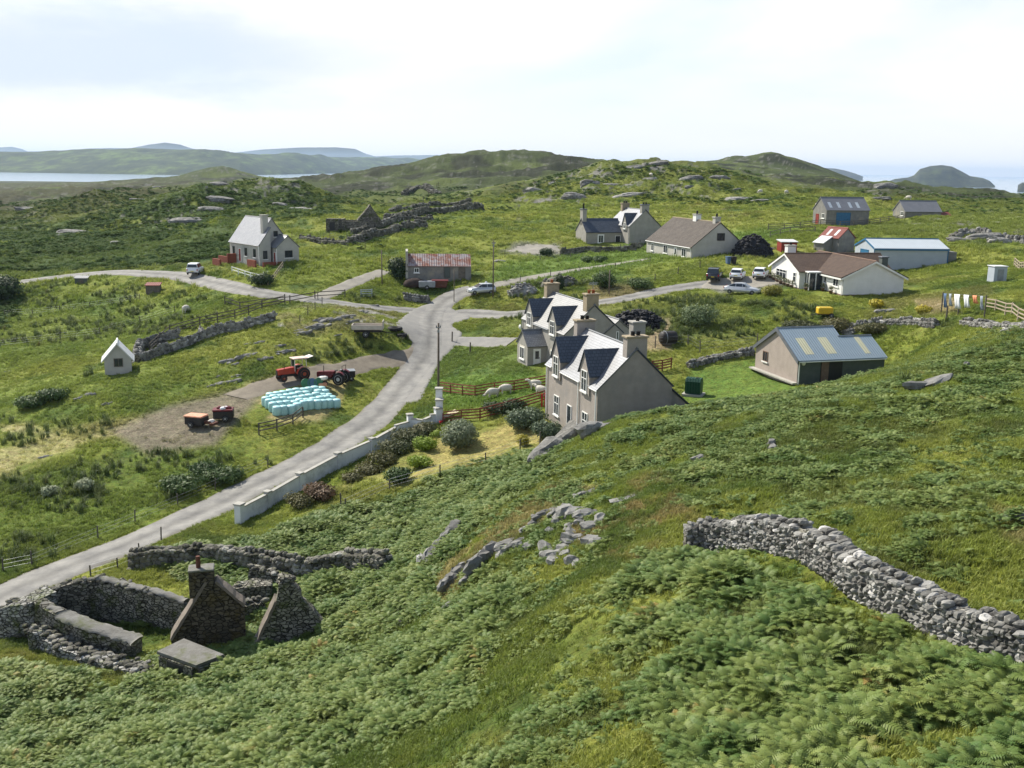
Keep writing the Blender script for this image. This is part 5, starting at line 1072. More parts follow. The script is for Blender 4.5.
# the near ruined croft: two gables and enclosure walls
def ragged(b,P,h,w,seed,base=-.8,nn=None,zf=None):
    """mortared wall ribbon with an uneven top"""
    S_=[]; 
    for a,c in zip(P[:-1],P[1:]):
        n_=max(2,int(np.hypot(c[0]-a[0],c[1]-a[1])/.35))
        for k in range(n_): f=k/n_; S_.append((a[0]+(c[0]-a[0])*f,a[1]+(c[1]-a[1])*f,a[2]+(c[2]-a[2])*f,a[3]+(c[3]-a[3])*f))
    S_.append(P[-1]); S_=np.array(S_); T=np.gradient(S_[:,:2],axis=0); T/=np.hypot(T[:,0],T[:,1])[:,None]; N_=np.stack([-T[:,1],T[:,0]],1)
    vs=[]; nc=7
    for i,s_ in enumerate(S_):
        hh=s_[3]*(1+.12*(fbm(np.array([i*.35]),np.array([seed*1.]),seed,3)[0]-.5)*2)
        ring=[(-.5,base),(-.5,hh*.35),(-.48,hh*.7),(-.42,hh),(.42,hh*1.0),(.48,hh*.7),(.5,hh*.35),(.5,base)]
        for q,(a,z) in enumerate(ring):
            j=.0 if z==base else .13; p=s_[:2]+N_[i]*(a*w+(vnoise(np.array([i*.9]),np.array([q*3.1]),seed+q)[0]-.5)*j*2); vs.append((p[0],p[1],s_[2]+z+(vnoise(np.array([i*1.3]),np.array([q*5.]),seed+30)[0]-.5)*j*1.6))
    n_=len(S_); fs=[(i*8+q,(i+1)*8+q,(i+1)*8+q+1,i*8+q+1) for i in range(n_-1) for q in range(7)]+[tuple(range(7,-1,-1)),tuple(range((n_-1)*8,n_*8))]
    b.mesh(vs,fs); return S_
def G3(u,v,z): return atz(u,v,z)
def ruin_shell():
    z=20.9; P0=G3(160,668,z)
    t=thing('ruined_croft','ruined stone croft in the fern hollow, its near gable complete with chimney stump','ruin',tuple(P0))
    def q(u,v,zt,zb=20.6):  # wall point from the seen top position: height of the top above the base level
        p=atz(u,v,zt); return (p[0]-P0[0],p[1]-P0[1],zb-P0[2],zt-zb)
    # the far (back) wall, left end wall, front wall with its pale cement cap
    b=MB(); back=ragged(b,[q(38,597,22.6),(q(60,585,22.8)),q(95,576,23.2),q(130,585,23.0),q(160,592,23.0),q(190,602,22.7)],1,.75,3); b.build('back_wall',m_['dark_stone'],t)
    c=MB(); ragged(c,[q(96,575,23.25),q(130,584,23.05),q(160,591,23.05),q(186,600,22.75)],1,.5,4,base=-.0) if False else None
    b=MB(); ragged(b,[q(28,601,22.4),q(38,600,22.7),q(60,612,22.5),q(85,624,22.2),q(115,633,21.9),q(138,640,21.7)],1,.8,5); fw=b.build('front_wall',m_['dark_stone'],t)
    def cap(pts,w,name,par,m='cement_cap',th=.14):
        b=MB(); vs=[]; S_=[]
        for a,c in zip(pts[:-1],pts[1:]):
            for k in range(8): f=k/8; S_.append(np.array(a)*(1-f)+np.array(c)*f)
        S_.append(np.array(pts[-1])); S_=np.array(S_); T=np.gradient(S_[:,:2],axis=0); T/=np.hypot(T[:,0],T[:,1])[:,None]; N_=np.stack([-T[:,1],T[:,0]],1)
        for i,s_ in enumerate(S_):
            j=(rnd.random()-.5)*.22
            for a,zz in((-.5,-.05),(-.46,th),(-.15,th+.05),(.2,th+.03),(.48,th-.02),(.5,-.05)): p=s_[:2]+N_[i]*(a*w+j); vs.append((p[0],p[1],s_[2]+s_[3]+zz+(rnd.random()-.5)*.05))
        n_=len(S_); b.mesh(vs,[(i*6+k,(i+1)*6+k,(i+1)*6+k+1,i*6+k+1) for i in range(n_-1) for k in range(5)]+[tuple(range(5,-1,-1)),tuple(range((n_-1)*6,n_*6))]); return b.build(name,m_[m],par,True)
    cap([q(62,613,22.45),q(85,624,22.2),q(115,633,21.9),q(138,640,21.7)],1.15,'wall_cap',fw,th=.05)
    cap([q(100,577,23.2),q(130,585,23.05),q(160,592,23.05),q(186,601,22.75)],.6,'wall_cap',fw,th=.05)
    cap([q(36,600,22.62),q(50,606,22.55),q(60,612,22.48)],.6,'wall_cap',fw,th=.05)
    b=MB(); ragged(b,[q(0,612,21.6),q(8,604,22.3),q(30,600,22.6),q(50,590,22.8)],1,1.6,7); b.build('end_wall',m_['rubble_wall'],t)
    b=MB(); ragged(b,[q(30,628,21.9),q(45,632,21.6),q(70,645,21.3),q(95,655,21.2),q(120,662,21.2),q(146,668,21.3)],1,1.3,9); b.build('outer_wall',m_['rubble_wall'],t)
    # loose stones and capstones along the broken tops
    b=MB()
    for A_,B_,n_,w_ in ((q(0,612,21.6),q(8,604,22.3),10,1.6),(q(8,604,22.3),q(30,600,22.6),16,1.6),(q(30,600,22.6),q(50,590,22.8),14,1.3),(q(38,597,22.6),q(60,585,22.8),14,.7),(q(60,585,22.8),q(95,576,23.2),16,.7),(q(30,628,21.9),q(45,632,21.6),14,1.3),(q(45,632,21.6),q(95,655,21.2),40,1.4),(q(95,655,21.2),q(146,668,21.3),40,1.4),(q(95,576,23.2),q(160,592,23.0),16,.9),(q(30,628,20.9),q(100,668,20.8),50,3.0),(q(228,600,22.6),q(262,600,22.2),16,.7),(q(252,566,22.6),q(300,577,22.2),20,.9),(q(233,585,22.4),q(272,584,22.4),18,1.1)):
        for k in range(n_):
            f=(k+rnd.random())/n_; c_=np.array(A_)*(1-f)+np.array(B_)*f; s_=rnd.uniform(.18,.42); b.stone((c_[0]+rnd.uniform(-.5,.5)*w_*.8,c_[1]+rnd.uniform(-.5,.5)*w_*.8,c_[2]+c_[3]*rnd.uniform(.93,1.04)),(s_*1.3,s_*.9,s_*.6))
    b.build('capstones',m_['moss_stone'],t)
    # gable with chimney
    def gable(pl,pr,apex,eave_l,eave_r,w,name,skew_l,skew_r,chim=None,seed=1):
        """pl, pr: base left/right pixels; wall stands in the vertical plane through them"""
    a=atz(170,652,21.2); c=atz(243,650,20.9)
    d=(c-a)[:2]; Lg=np.hypot(*d); ang=math.atan2(d[1],d[0]); g=thing('gable_frame','x','x') if False else None
    def onp(u,v,A=a,ang_=ang):  # position seen at (u,v) within the gable plane -> (s,z)
        nn=np.array([-math.sin(ang_),math.cos(ang_),0]); r_=ray(u,v); tt_=((A-CP)@nn)/(r_@nn); p=CP+r_*tt_; return ((p-A)[:2]@np.array([math.cos(ang_),math.sin(ang_)]),p[2]-A[2])
    def gw(A,ang_,outline,w,name,m,sub=.4,seed=1):
        """ragged thick gable: fine front and back faces from the outline"""
        b=MB(); pts=[]
        n_=len(outline)
        for i in range(n_):
            p,q_=np.array(outline[i]),np.array(outline[(i+1)%n_]); k=max(1,int(np.hypot(*(q_-p))/sub))
            for j in range(k): 
                r_=p+(q_-p)*j/k; 
                if r_[1]>-.5: r_=r_+np.array([rnd.uniform(-.06,.06),rnd.uniform(-.06,.06)])
                pts.append(tuple(r_))
        b.prism(pts,0,w,axis='Y'); o=b.build(name,m_[m],t,loc=tuple(A-P0)); o.rotation_euler=(0,0,ang_); return o
    ap=onp(213,590); el=onp(172,640); er=onp(243,604) ; s0=onp(170,652)
    pts=[(el[0],-1.2),(onp(246,640)[0]+.1,-1.2),(er[0],er[1]),onp(222,584),onp(210,576),(onp(203,584)),el]
    er=onp(244,606)
    out_=[(el[0]-.1,-1.2),(er[0]+.1,-1.2),er,onp(213,580),onp(205,580),el]
    gf=gw(a,ang,out_,.75,'gable','ruin_face')
    # skews (sloping copings) standing proud on the gable top
    def skew(p,q_,w0,w1,par,m='skew_stone',th=.12):
        b=MB(); p=Vector((p[0],0,p[1])); q_=Vector((q_[0],0,q_[1])); u_=(q_-p).normalized(); n_=Vector((-u_.z,0,u_.x)); 
        if n_.z<0: n_=-n_
        L_=(q_-p).length; k=9; vs=[]
        for i in range(k+1):
            c_=p+u_*L_*i/k; j=rnd.uniform(-.03,.03)
            for y,e in((w0,-.02),(w0-.0,th+j),(w1,th+j+.03),(w1,-.02)): vs.append(c_+Vector((0,y,0))+n_*e)
        b.mesh(vs,[(i*4+s_,(i+1)*4+s_,(i+1)*4+(s_+1)%4,i*4+(s_+1)%4) for i in range(k) for s_ in range(4)]+[(3,2,1,0),tuple(range(k*4,k*4+4))]); return b.build('skew',m_[m],par)
    skew(el,onp(207,582),-.10,.95,gf); skew(er,onp(215,582),-.10,.85,gf)
    cx,cz=onp(203,586); ct=onp(201,573)[1]; ch=MB().box((onp(201,573)[0],.45,(cz+ct)/2-.3),(1.35,1.0,ct-cz+.8),bev=.06).build('chimney',m_['ruin_face'],gf); MB().box((onp(201,573)[0],.45,ct+.12),(1.4,1.05,.12),bev=.04).build('coping',m_['cement_cap'],ch)
    MB().tube((onp(198,570)[0],.4,ct+.1),(onp(198,570)[0],.4,ct+.85),.13,.12,10).build('chimney_pot',m_['rust'],ch)
    # flat roofed lean-to in front
    lt=[atz(u,v,22.1) for u,v in((157,654),(184,641),(224,657),(196,668))]
    b=MB(); vs=[tuple(p-P0) for p in lt]+[tuple(p-P0+np.array([0,0,.16])) for p in lt]; b.mesh(vs,[(0,1,2,3),(7,6,5,4),(0,4,5,1),(1,5,6,2),(2,6,7,3),(3,7,4,0)]); b.build('flat_roof',m_['cement_cap'],t)
    b=MB(); 
    for i,j in((1,2),(2,3)): 
        p,q_=lt[i]-P0,lt[j]-P0; cc_=(p+q_)/2; d_=q_-p; b.box((cc_[0],cc_[1],cc_[2]-1.05),(np.hypot(d_[0],d_[1])*.9,.35,2.05),rz=math.atan2(d_[1],d_[0]))
    b.build('lean_to_wall',m_['dark_stone'],t)
    b=MB(); p,q_=lt[3]-P0,lt[0]-P0; cc_=(p+q_)/2; d_=q_-p; b.box((cc_[0],cc_[1],cc_[2]-1.05),(np.hypot(d_[0],d_[1])*.85,.2,2.05),rz=math.atan2(d_[1],d_[0])); b.build('lean_to_wall',m_['dark_stone'],t); b=MB(); b.box((cc_[0],cc_[1],cc_[2]-.95),(np.hypot(d_[0],d_[1])*.4,.26,1.7),rz=math.atan2(d_[1],d_[0])); b.build('doorway_shade',m_['dark_paint_and_shade'],t)  # last box is coloured dark in place of the lean-to's shaded interior
    # wall joining both gables at the back
    b=MB(); ragged(b,[q(228,600,22.6),q(245,604,22.3),q(262,600,22.2)],1,.7,13); b.build('back_wall',m_['dark_stone'],t)
    # the second gable, broken
    a2=atz(262,655,21.3); c2=atz(328,640,21.9); ang2=math.atan2(c2[1]-a2[1],c2[0]-a2[0]); f=lambda u,v: onp(u,v,a2,ang2)
    g2=gw(a2,ang2,[(f(254,650)[0],-1.3),(f(333,640)[0],-1.3),f(331,632),f(318,617),f(309,606),f(302,600),f(300,590),f(293,584),f(284,582),f(278,585),f(279,592),f(277,601),f(268,620),f(254,651)],.8,'gable','dark_stone',.3)
    skew(f(254,651),f(277,602),-.06,1.05,g2)
    MB().stone((f(283,582)[0]+.2,.4,f(283,582)[1]+.05),(.9,.7,.3),rz=0).build('loose_stone',m_['dark_stone'],g2)
    b=MB(); ragged(b,[q(252,566,22.6),q(270,570,22.5),q(300,577,22.2)],1,.9,17); b.build('outhouse_wall',m_['dark_stone'],t)
    b=MB(); ragged(b,[q(233,585,22.4),q(250,582,22.6),q(272,584,22.4)],1,1.2,18); b.build('outhouse_wall',m_['dark_stone'],t)
ruin_shell()
# ------------------------------------------------------------------ vehicles
def wheel(par,x,y,r,w,tyre='rubber',rim='rim_grey',side=1,name='wheel'):
    p=MB().lathe([(r*.62,-w/2),(r*.93,-w/2),(r,-w*.3),(r,w*.3),(r*.93,w/2),(r*.62,w/2)],(0,0,0),18,'Y').build(name,m_[tyre],par,True,loc=(x,y,r))
    MB().lathe([(.0,-w*.50),(r*.2,-w*.52),(r*.55,-w*.45),(r*.66,-w*.54),(r*.66,w*.54),(r*.55,w*.45),(r*.2,w*.52),(0,w*.50)],(0,0,0),14,'Y').build('rim',m_[rim],p,True)
    return p
def car(label,u,v,rz_,paint,kind,name='parked_car',cat='car',group='cars parked at the crofts',plate='plate_yellow',loc=None):
    """x forward. kinds: saloon, hatch, van, estate"""
    K={'saloon':dict(L=4.5,w=1.74,low=[(-2.2,.28),(-2.25,.55),(-2.2,.92),(-1.6,.98),(.75,.95),(1.6,.84),(2.12,.70),(2.25,.50),(2.2,.26)],top=[(-1.75,.96),(-1.1,1.36),(-.3,1.43),(.25,1.40),(1.0,.93)]),
       'hatch':dict(L=4.0,w=1.70,low=[(-2.0,.28),(-2.05,.6),(-1.98,.95),(.8,.97),(1.5,.88),(1.92,.72),(2.0,.5),(1.95,.26)],top=[(-1.97,.95),(-1.72,1.42),(-1.2,1.50),(.1,1.48),(.95,.96)]),
       'estate':dict(L=4.6,w=1.82,low=[(-2.25,.35),(-2.3,.7),(-2.22,1.08),(.9,1.06),(1.8,.98),(2.2,.82),(2.3,.55),(2.2,.32)],top=[(-2.22,1.07),(-2.05,1.70),(-1.5,1.78),(.15,1.75),(.95,1.05)]),
       'van':dict(L=4.2,w=1.72,low=[(-2.05,.30),(-2.1,.6),(-2.06,1.0),(.95,1.02),(1.65,.90),(2.02,.72),(2.1,.5),(2.05,.28)],top=[(-2.06,1.0),(-2.0,1.78),(-1.6,1.84),(.05,1.82),(.35,1.72),(1.1,1.0)])}[kind]
    p=gp(u,v) if loc is None else gxy(*loc); t=thing(name,label,cat,(p[0],p[1],p[2]+.03),rz_,group)
    w=K['w']/2; lo=K['low']; b=MB()
    st=[(-w+.02,.94,.06),(-w,1,.0),(w,1,.0),(w-.02,.94,.06)]
    def loft(out,stn,z0):
        n=len(out); vs=[]
        for y,sc,dz in stn:
            for x,z in out: vs.append((x*(sc if sc<1 else 1),y,z0+(z-z0)*(1-(.10 if sc<1 else 0)) ))
        fs=[]
        for k in range(len(stn)-1):
            for i in range(n): fs.append((k*n+i,(k+1)*n+i,(k+1)*n+(i+1)%n,k*n+(i+1)%n))
        fs+=[tuple(range(n)),tuple(range(len(stn)*n-1,(len(stn)-1)*n-1,-1))]; b.mesh(vs,fs)
    loft(lo,[(-w,.96,0),(-w+.10,1,0),(w-.10,1,0),(w,.96,0)],.6)
    body=b.build('body',m_[paint],t,True)
    # greenhouse: tapered inward to the roof
    top=K['top']; zr=max(q[1] for q in top); zb=min(q[1] for q in top); n=len(top); vs=[]
    for s_ in(-1,1):
        for x,z in top: f=(z-zb)/(zr-zb); vs.append((x,s_*(w-.06-.17*f),z))
    fs=[tuple(range(n)),tuple(range(2*n-1,n-1,-1))]+[(i,n+i,n+i+1,i+1) for i in range(n-1)]+[(0,n-1,2*n-1,n)]
    MB().mesh(vs,fs).build('roof',m_[paint],t)
    # glass panels standing 6 mm proud
    def side(x0,x1,f0,f1,s_):
        out=[]
        def topx(f,end):
            z=zb+(zr-zb)*f; segs=top if end else top[::-1]
            for (xa,za),(xb,zb_) in zip(segs[:-1],segs[1:]):
                if min(za,zb_)<=z<=max(za,zb_) and za!=zb_: return xa+(xb-xa)*(z-za)/(zb_-za)
            return segs[-1][0]
        xa0=max(x0,topx(f0,True)+.08); xa1=min(x1,topx(f0,False)-.08); xb0=max(x0,topx(f1,True)+.08); xb1=min(x1,topx(f1,False)-.10)
        for x,f in((xa0,f0),(xa1,f0),(xb1,f1),(xb0,f1)): out.append((x,s_*(w-.06-.17*f+.008),zb+(zr-zb)*f))
        return out if s_<0 else out[::-1]
    g=MB(); 
    spans=[(-9,-.75),(-.68,.12),(.19,9)] if kind!='van' else [(.2,9)]
    for s_ in(-1,1):
        for a,c in spans: g.face(side(a,c,.12,.84,s_))
    (xa,za),(xb,zb_)=top[-2],top[-1]; k=lambda f:(xb+(xa-xb)*f,zb_+(za-zb_)*f)
    (x1,z1),(x2,z2)=k(.1),k(.92); g.face([(x1+.012,-w+.16,z1+.012),(x1+.012,w-.16,z1+.012),(x2+.012,w-.28,z2+.012),(x2+.012,-w+.28,z2+.012)])
    (xa,za),(xb,zb_)=top[1],top[0]; (x1,z1),(x2,z2)=k(.18),k(.88); g.face([(x1-.012,-w+.16,z1+.008),(x2-.012,-w+.26,z2+.008),(x2-.012,w-.26,z2+.008),(x1-.012,w-.16,z1+.008)])
    g.build('glass',m_['glass'],t)
    xw=K['L']/2
    for x in(-xw+.78,xw-.80):
        for s_ in(-1,1): wheel(t,x,s_*(w-.08),.31 if kind!='estate' else .36,.19)
    for s_ in(-1,1):
        MB().box((xw-.08,s_*(w-.28),.66),(.2,.32,.13),bev=.03).build('headlight',m_['lamp_clear'],t); MB().box((-xw+.03,s_*(w-.14),.82),(.12,.16,.26),bev=.03).build('tail_light',m_['lamp_red'],t)
        MB().box((.62,s_*(w+.06),1.0),(.12,.2,.12),bev=.03).build('mirror',m_[paint],t)
    MB().box((xw+.0,0,.42),(.05,.46,.1)).build('number_plate',m_['plate_white'],t); MB().box((-xw-.06,0,.62),(.03,.46,.1)).build('number_plate',m_[plate],t)
    MB().box((xw-.03,0,.34),(.1,w*1.7,.12),bev=.03).build('bumper',m_['black_metal'],t); MB().box((-xw-.01,0,.38),(.1,w*1.7,.14),bev=.03).build('bumper',m_['black_metal'],t)
    return t
car('silver saloon car on the grass verge in front of the parking area',742,294,RAD(-24),'car_silver','saloon')
car('black estate car, leftmost of the parked row by the cream bungalow',714.5,280,RAD(72),'car_black','estate')
car('white car van in the middle of the parked row by the bungalow',737.5,279,RAD(70),'car_white','hatch')
car('white car at the right end of the parked row, next to the white bungalow wall',760.5,278,RAD(68),'car_white','hatch')
car('pale car with dark windows at the lane edge left of the second house',481,294,RAD(200),'car_silver','hatch')
car('white four-wheel-drive on the left lane below the croft house',195.5,274,RAD(95),'car_white','estate')

def tractor(label,loc,rz_,paint,rim,cab,roofm='pink_roof'):
    p=gxy(*loc); t=thing('tractor',label,'tractor',(p[0],p[1],p[2]+.04),rz_,'tractors in the bale yard')
    b=MB(); b.prism([(-.1,.75),(1.85,.72),(1.9,1.0),(1.82,1.28),(.3,1.42),(-.1,1.42)],-.3,.3,axis='Y'); h=b.build('bonnet',m_[paint],t); MB().box((1.9,0,.98),(.05,.46,.46)).build('grille',m_['black_metal'],h)
    MB().box((.5,0,.62),(2.5,.34,.36)).build('chassis',m_['black_metal'],t); MB().box((-.9,0,.75),(.7,.9,.5),bev=.05).build('axle_housing',m_['black_metal'],t); MB().tube((1.3,-.6,.4),(1.3,.6,.4),.06).build('front_axle',m_['black_metal'],t)
    for s_ in(-1,1):
        wheel(t,1.35,s_*.66,.38,.22,rim=rim,name='front_wheel'); wheel(t,-.9,s_*.78,.70,.36,rim=rim,name='rear_wheel')
        b=MB(); prof=[]; 
        for k in range(9): a=PI*(.02+.75*k/8); prof.append((-.9+.80*math.cos(a),.70+.80*math.sin(a)))
        for (x1,z1),(x2,z2) in zip(prof[:-1],prof[1:]): y0,y1=sorted((s_*.55,s_*.98)); b.mesh([(x1,y0,z1),(x2,y0,z2),(x2,y1,z2),(x1,y1,z1),(x1,y0,z1+.03),(x2,y0,z2+.03),(x2,y1,z2+.03),(x1,y1,z1+.03)],[(0,1,2,3),(7,6,5,4),(0,4,5,1),(2,6,7,3)])
        b.build('mudguard',m_[paint],t)
    MB().tube((1.1,.18,1.3),(1.1,.18,2.0),.04).build('exhaust',m_['black_metal'],t); MB().box((-.75,0,1.15),(.45,.5,.12),bev=.04).box((-.98,0,1.4),(.1,.48,.45),bev=.03).build('seat',m_['black_metal'],t)
    MB().tube((-.15,0,1.1),(-.3,0,1.5),.03).lathe([(.2,1.5),(.22,1.53),(.2,1.56)],(-.3,0,0),12).build('steering_wheel',m_['black_metal'],t,True)
    if cab:
        b=MB()
        for x,y in((.0,-.5),(.0,.5),(-1.35,-.55),(-1.35,.55)): b.tube((x,y,1.0),(x*.95,y*.95,2.3),.035,n=6)
        c=b.build('cab',m_['white_roof'],t); MB().box((-.68,0,2.36),(1.7,1.3,.12),bev=.04).build('cab_roof',m_[roofm],c); MB().box((-1.8,0,2.42),(.7,1.1,.06),tilt=(0,.25)).build('roof_flap',m_['white_roof'],c)
        MB().box((-.0,0,1.85),(.02,.9,.75)).build('windscreen',m_['glass'],c)
    else: MB().tube((-1.2,-.5,1.2),(-1.2,-.5,2.1),.03).tube((-1.2,.5,1.2),(-1.2,.5,2.1),.03).tube((-1.2,-.5,2.1),(-1.2,.5,2.1),.03).build('roll_bar',m_['black_metal'],t)
    return t
q=gp(293.5,380); tractor('orange-red tractor with a pale cab roof, left one beside the wrapped bales',(q[0],q[1]),RAD(215),'tractor_red','rim_red',True)
q=gp(334,384); tractor('older dark red tractor without a cab, right one behind the wrapped bales',(q[0],q[1]),RAD(166),'dark_red','rim_grey',False)
def attach_box(u,v): 
    p=G(u,v); t=thing('transport_box','dark metal transport box at the back of the dark red tractor','farm box',(p[0],p[1],p[2]),RAD(15)); MB().box((0,0,.75),(1.5,1.3,.7),bev=.03).build('box',m_['black_metal'],t); MB().box((0,0,1.12),(1.56,1.36,.05)).build('lid',m_['grey_metal'],t); wheel(t,.3,-.7,.3,.15); wheel(t,.3,.7,.3,.15)
attach_box(348,380)
def mower(u,v):
    p=G(u,v); t=thing('hay_tedder','blue, green and orange hay tedder standing between the two tractors','farm machine',(p[0],p[1],p[2]+.05),RAD(25))
    MB().box((0,0,.75),(2.4,.12,.12)).build('frame',m_['orange_paint'],t); MB().lathe([(.05,.6),(.5,.75),(.55,1.0),(.3,1.1),(0,1.1)],(.9,0,0),14).build('hopper',m_['white_roof'],t,True)
    for x,mm in((-1.1,'wheel_green'),(-.4,'cloth_blue'),(.3,'wheel_green')):
        MB().lathe([(.42,-.04),(.5,-.05),(.5,.05),(.42,.04)],(0,0,0),16,'Y').tube((-.45,0,0),(.45,0,0),.02,n=4).tube((0,0,-.45),(0,0,.45),.02,n=4).tube((-.32,0,-.32),(.32,0,.32),.02,n=4).build('rake_wheel',m_[mm],t,loc=(x,-.35,.55))
    MB().box((.75,-.3,.25),(.9,.5,.35),bev=.05).build('guard',m_['orange_paint'],t); wheel(t,1.2,.3,.28,.14)
mower(315,387)
# wrapped bales, upright, standing in a block
def bales():
    A=atz(274,413,24.0); 
    o0=gp(277,414); o1=gp(336,407); dx=(o1-o0)[:2]; Lx=np.hypot(*dx); ux=dx/Lx; uy=np.array([-ux[1],ux[0]])
    def one(p,first=[None],lab=''):
        if first[0] is None:
            r=.46; t=MB().lathe([(.30,0),(.43,.05),(r,.16),(r+.01,.5),(r,.84),(.42,.97),(.28,1.02),(0,1.03)],(0,0,0),14).build('silage_bale',m_['bale_wrap'],None,True); first[0]=t
        else: t=first[0].copy(); COL.objects.link(t)
        t.location=p; t.rotation_euler=(rnd.uniform(-.05,.05),rnd.uniform(-.05,.05),rnd.uniform(0,6)); t.scale=(1,1,rnd.uniform(.9,1.02)); tag(t,lab,'bale','turquoise wrapped silage bales'); return t
    nx=10
    for r_ in range(5):
        n_=nx
        for c in range(n_):
            if (r_,c) in((5,0),(5,1),(4,0),(3,7)): continue
            q=o0[:2]+ux*(Lx*c/(nx-1))+uy*(r_*.98)+ux*(r_*.12)+np.array([rnd.uniform(-.06,.06),rnd.uniform(-.06,.06)])
            z=gxy(*q)[2]; one((q[0],q[1],hgrid(*q)[0]-.04),lab='turquoise plastic-wrapped round bale standing upright in the packed block beside the tractors')
bales()
# machines on the gravel yard
def baler(u,v,label,top,rz_,nm):
    p=G(u,v); t=thing(nm,label,'farm machine',(p[0],p[1],p[2]+.03),rz_)
    MB().box((0,0,.65),(1.9,1.3,.75),bev=.06).build('body',m_['black_metal'],t); MB().box((-.05,0,1.10),(1.95,1.35,.16),bev=.05).build('cover',m_[top],t)
    if nm=='baler':
        MB().box((1.25,0,.55),(.8,.5,.3),bev=.04).build('drawbar',m_['rust'],t); MB().lathe([(.25,-.3),(.28,0),(.25,.3)],(1.5,.1,.55),10,'Y').build('reel',m_['white_roof'],t,True); MB().box((1.85,0,.45),(.5,.9,.25),bev=.04).build('pickup',m_['rust'],t)
        for s_ in(-1,1): wheel(t,-.2,s_*.75,.34,.18)
    else:
        for i in range(7): MB().stone((rnd.uniform(-.7,.7),rnd.uniform(-.5,.5),1.25),(.45,.4,.28)).build('sack',m_['cloth_white' if i%2 else 'dark_red'],t)
        for s_ in(-1,1): wheel(t,.2,s_*.75,.32,.18)
baler(197,427,'small black machine with a faded orange lid and a rusty drawbar on the gravel yard','orange_paint',RAD(-15),'baler')
baler(224,421,'dark cart heaped with red and white sacks on the gravel yard','dark_red',RAD(10),'farm_cart')
# tipper trailer
def tipper(u,v):
    p=G(u,v); t=thing('tipping_trailer','cream tipping trailer body parked at the edge of the rocky knoll','trailer',(p[0],p[1],p[2]),RAD(3))
    b=MB(); L_,w=3.7,2.0; z=1.05; b.box((0,0,z),(L_,w,.1)); f=b.build('bed',m_['trailer_cream'],t)
    for c,d in(((0,-w/2,z+.25),(L_,.07,.5)),((0,w/2,z+.25),(L_,.07,.5)),((L_/2,0,z+.5),(.07,w,1.0)),((-L_/2,0,z+.25),(.07,w,.5))): MB().box(c,d).build('side_panel',m_['trailer_cream'],t)
    MB().box((0,0,.75),(L_*.9,.8,.25)).build('chassis',m_['black_metal'],t)
    for s_ in(-1,1): wheel(t,-.2,s_*.85,.42,.24)
    MB().tube((L_*.45,0,.7),(L_*.45+1.3,0,.45),.06).build('drawbar',m_['black_metal'],t)
tipper(368,337)
def tyre(u,v,r,label,name='old_tyre'):
    p=G(u,v); o=MB().lathe([(r*.5,.02),(r*.9,0),(r,.12),(r,.28),(r*.9,.4),(r*.5,.38),(r*.48,.2),(r*.5,.02)],(0,0,0),18).build(name,m_['rubber'],None,True,loc=tuple(p)); tag(o,label,'tyre')
tyre(395,331,.95,'large worn tractor tyre lying flat next to the tipping trailer'); tyre(402,337,.65,'smaller tyre lying in the grass right of the tipping trailer')
# objects before the byre
mat('heap_brown',(.055,.035,.028),.95,(.03,.022,.02),2,.5,8)
p=G(415,288); o=MB().lathe([(1.5,0),(1.45,.5),(1.1,1.0),(.5,1.25),(0,1.3)],(0,0,0),14,sx=1.2,sy=.7).build('covered_heap',m_['heap_brown'],None,True,loc=tuple(p)); tag(o,'dark rust-brown covered heap in front of the byre','heap')
p=G(427,290); t=thing('old_trailer','grey-green box trailer in front of the byre doors','trailer',tuple(p),RAD(5)); MB().box((0,0,.75),(2.4,1.5,.9),bev=.08).build('box',m_['grey_metal'],t); wheel(t,0,-.75,.32,.18); wheel(t,0,.75,.32,.18)
p=G(440,288); t=thing('skip','rust-red metal skip at the right end of the byre front','skip',tuple(p),RAD(5)); MB().prism([(-.9,.1),(.9,.1),(1.2,1.1),(-1.2,1.1)],-.7,.7,axis='Y').build('tub',m_['rust'],t); MB().box((0,0,1.12),(2.45,1.45,.06)).build('rim',m_['dark_red'],t)
p=G(486,290); t=thing('refuse_sack','white refuse sack standing beside the parked pale car','sack',tuple(p)); MB().stone((0,0,.5),(.7,.7,1.0)).build('bag',m_['cloth_white'],t); MB().stone((0,0,1.1),(.3,.3,.3)).build('knot',m_['cloth_white'],t)
# oil tank
p=G(693.5,395); t=thing('oil_tank','dark green plastic oil tank with vertical ribs on a concrete slab','oil tank',(p[0],p[1],p[2]+.05),RAD(-22))
MB().box((0,0,.02),(2.0,1.6,.22)).build('slab',m_['concrete'],t)
b=MB(); b.prism([(-.55,.13),(.55,.13),(.6,.4),(.6,1.35),(.35,1.62),(-.35,1.62),(-.6,1.35),(-.6,.4)],-.75,.75,axis='X'); o=b.build('tank_body',m_['tank_green'],t)
for i in range(6): MB().prism([(-.57,.2),(.57,.2),(.645,.42),(.645,1.35),(.37,1.665),(-.37,1.665),(-.645,1.35),(-.645,.42)],-.68+i*.26,-.58+i*.26,axis='X').build('rib',m_['tank_green'],o)
MB().lathe([(.14,1.6),(.14,1.72),(0,1.73)],(.3,0,0),10).build('filler_cap',m_['black_metal'],o)
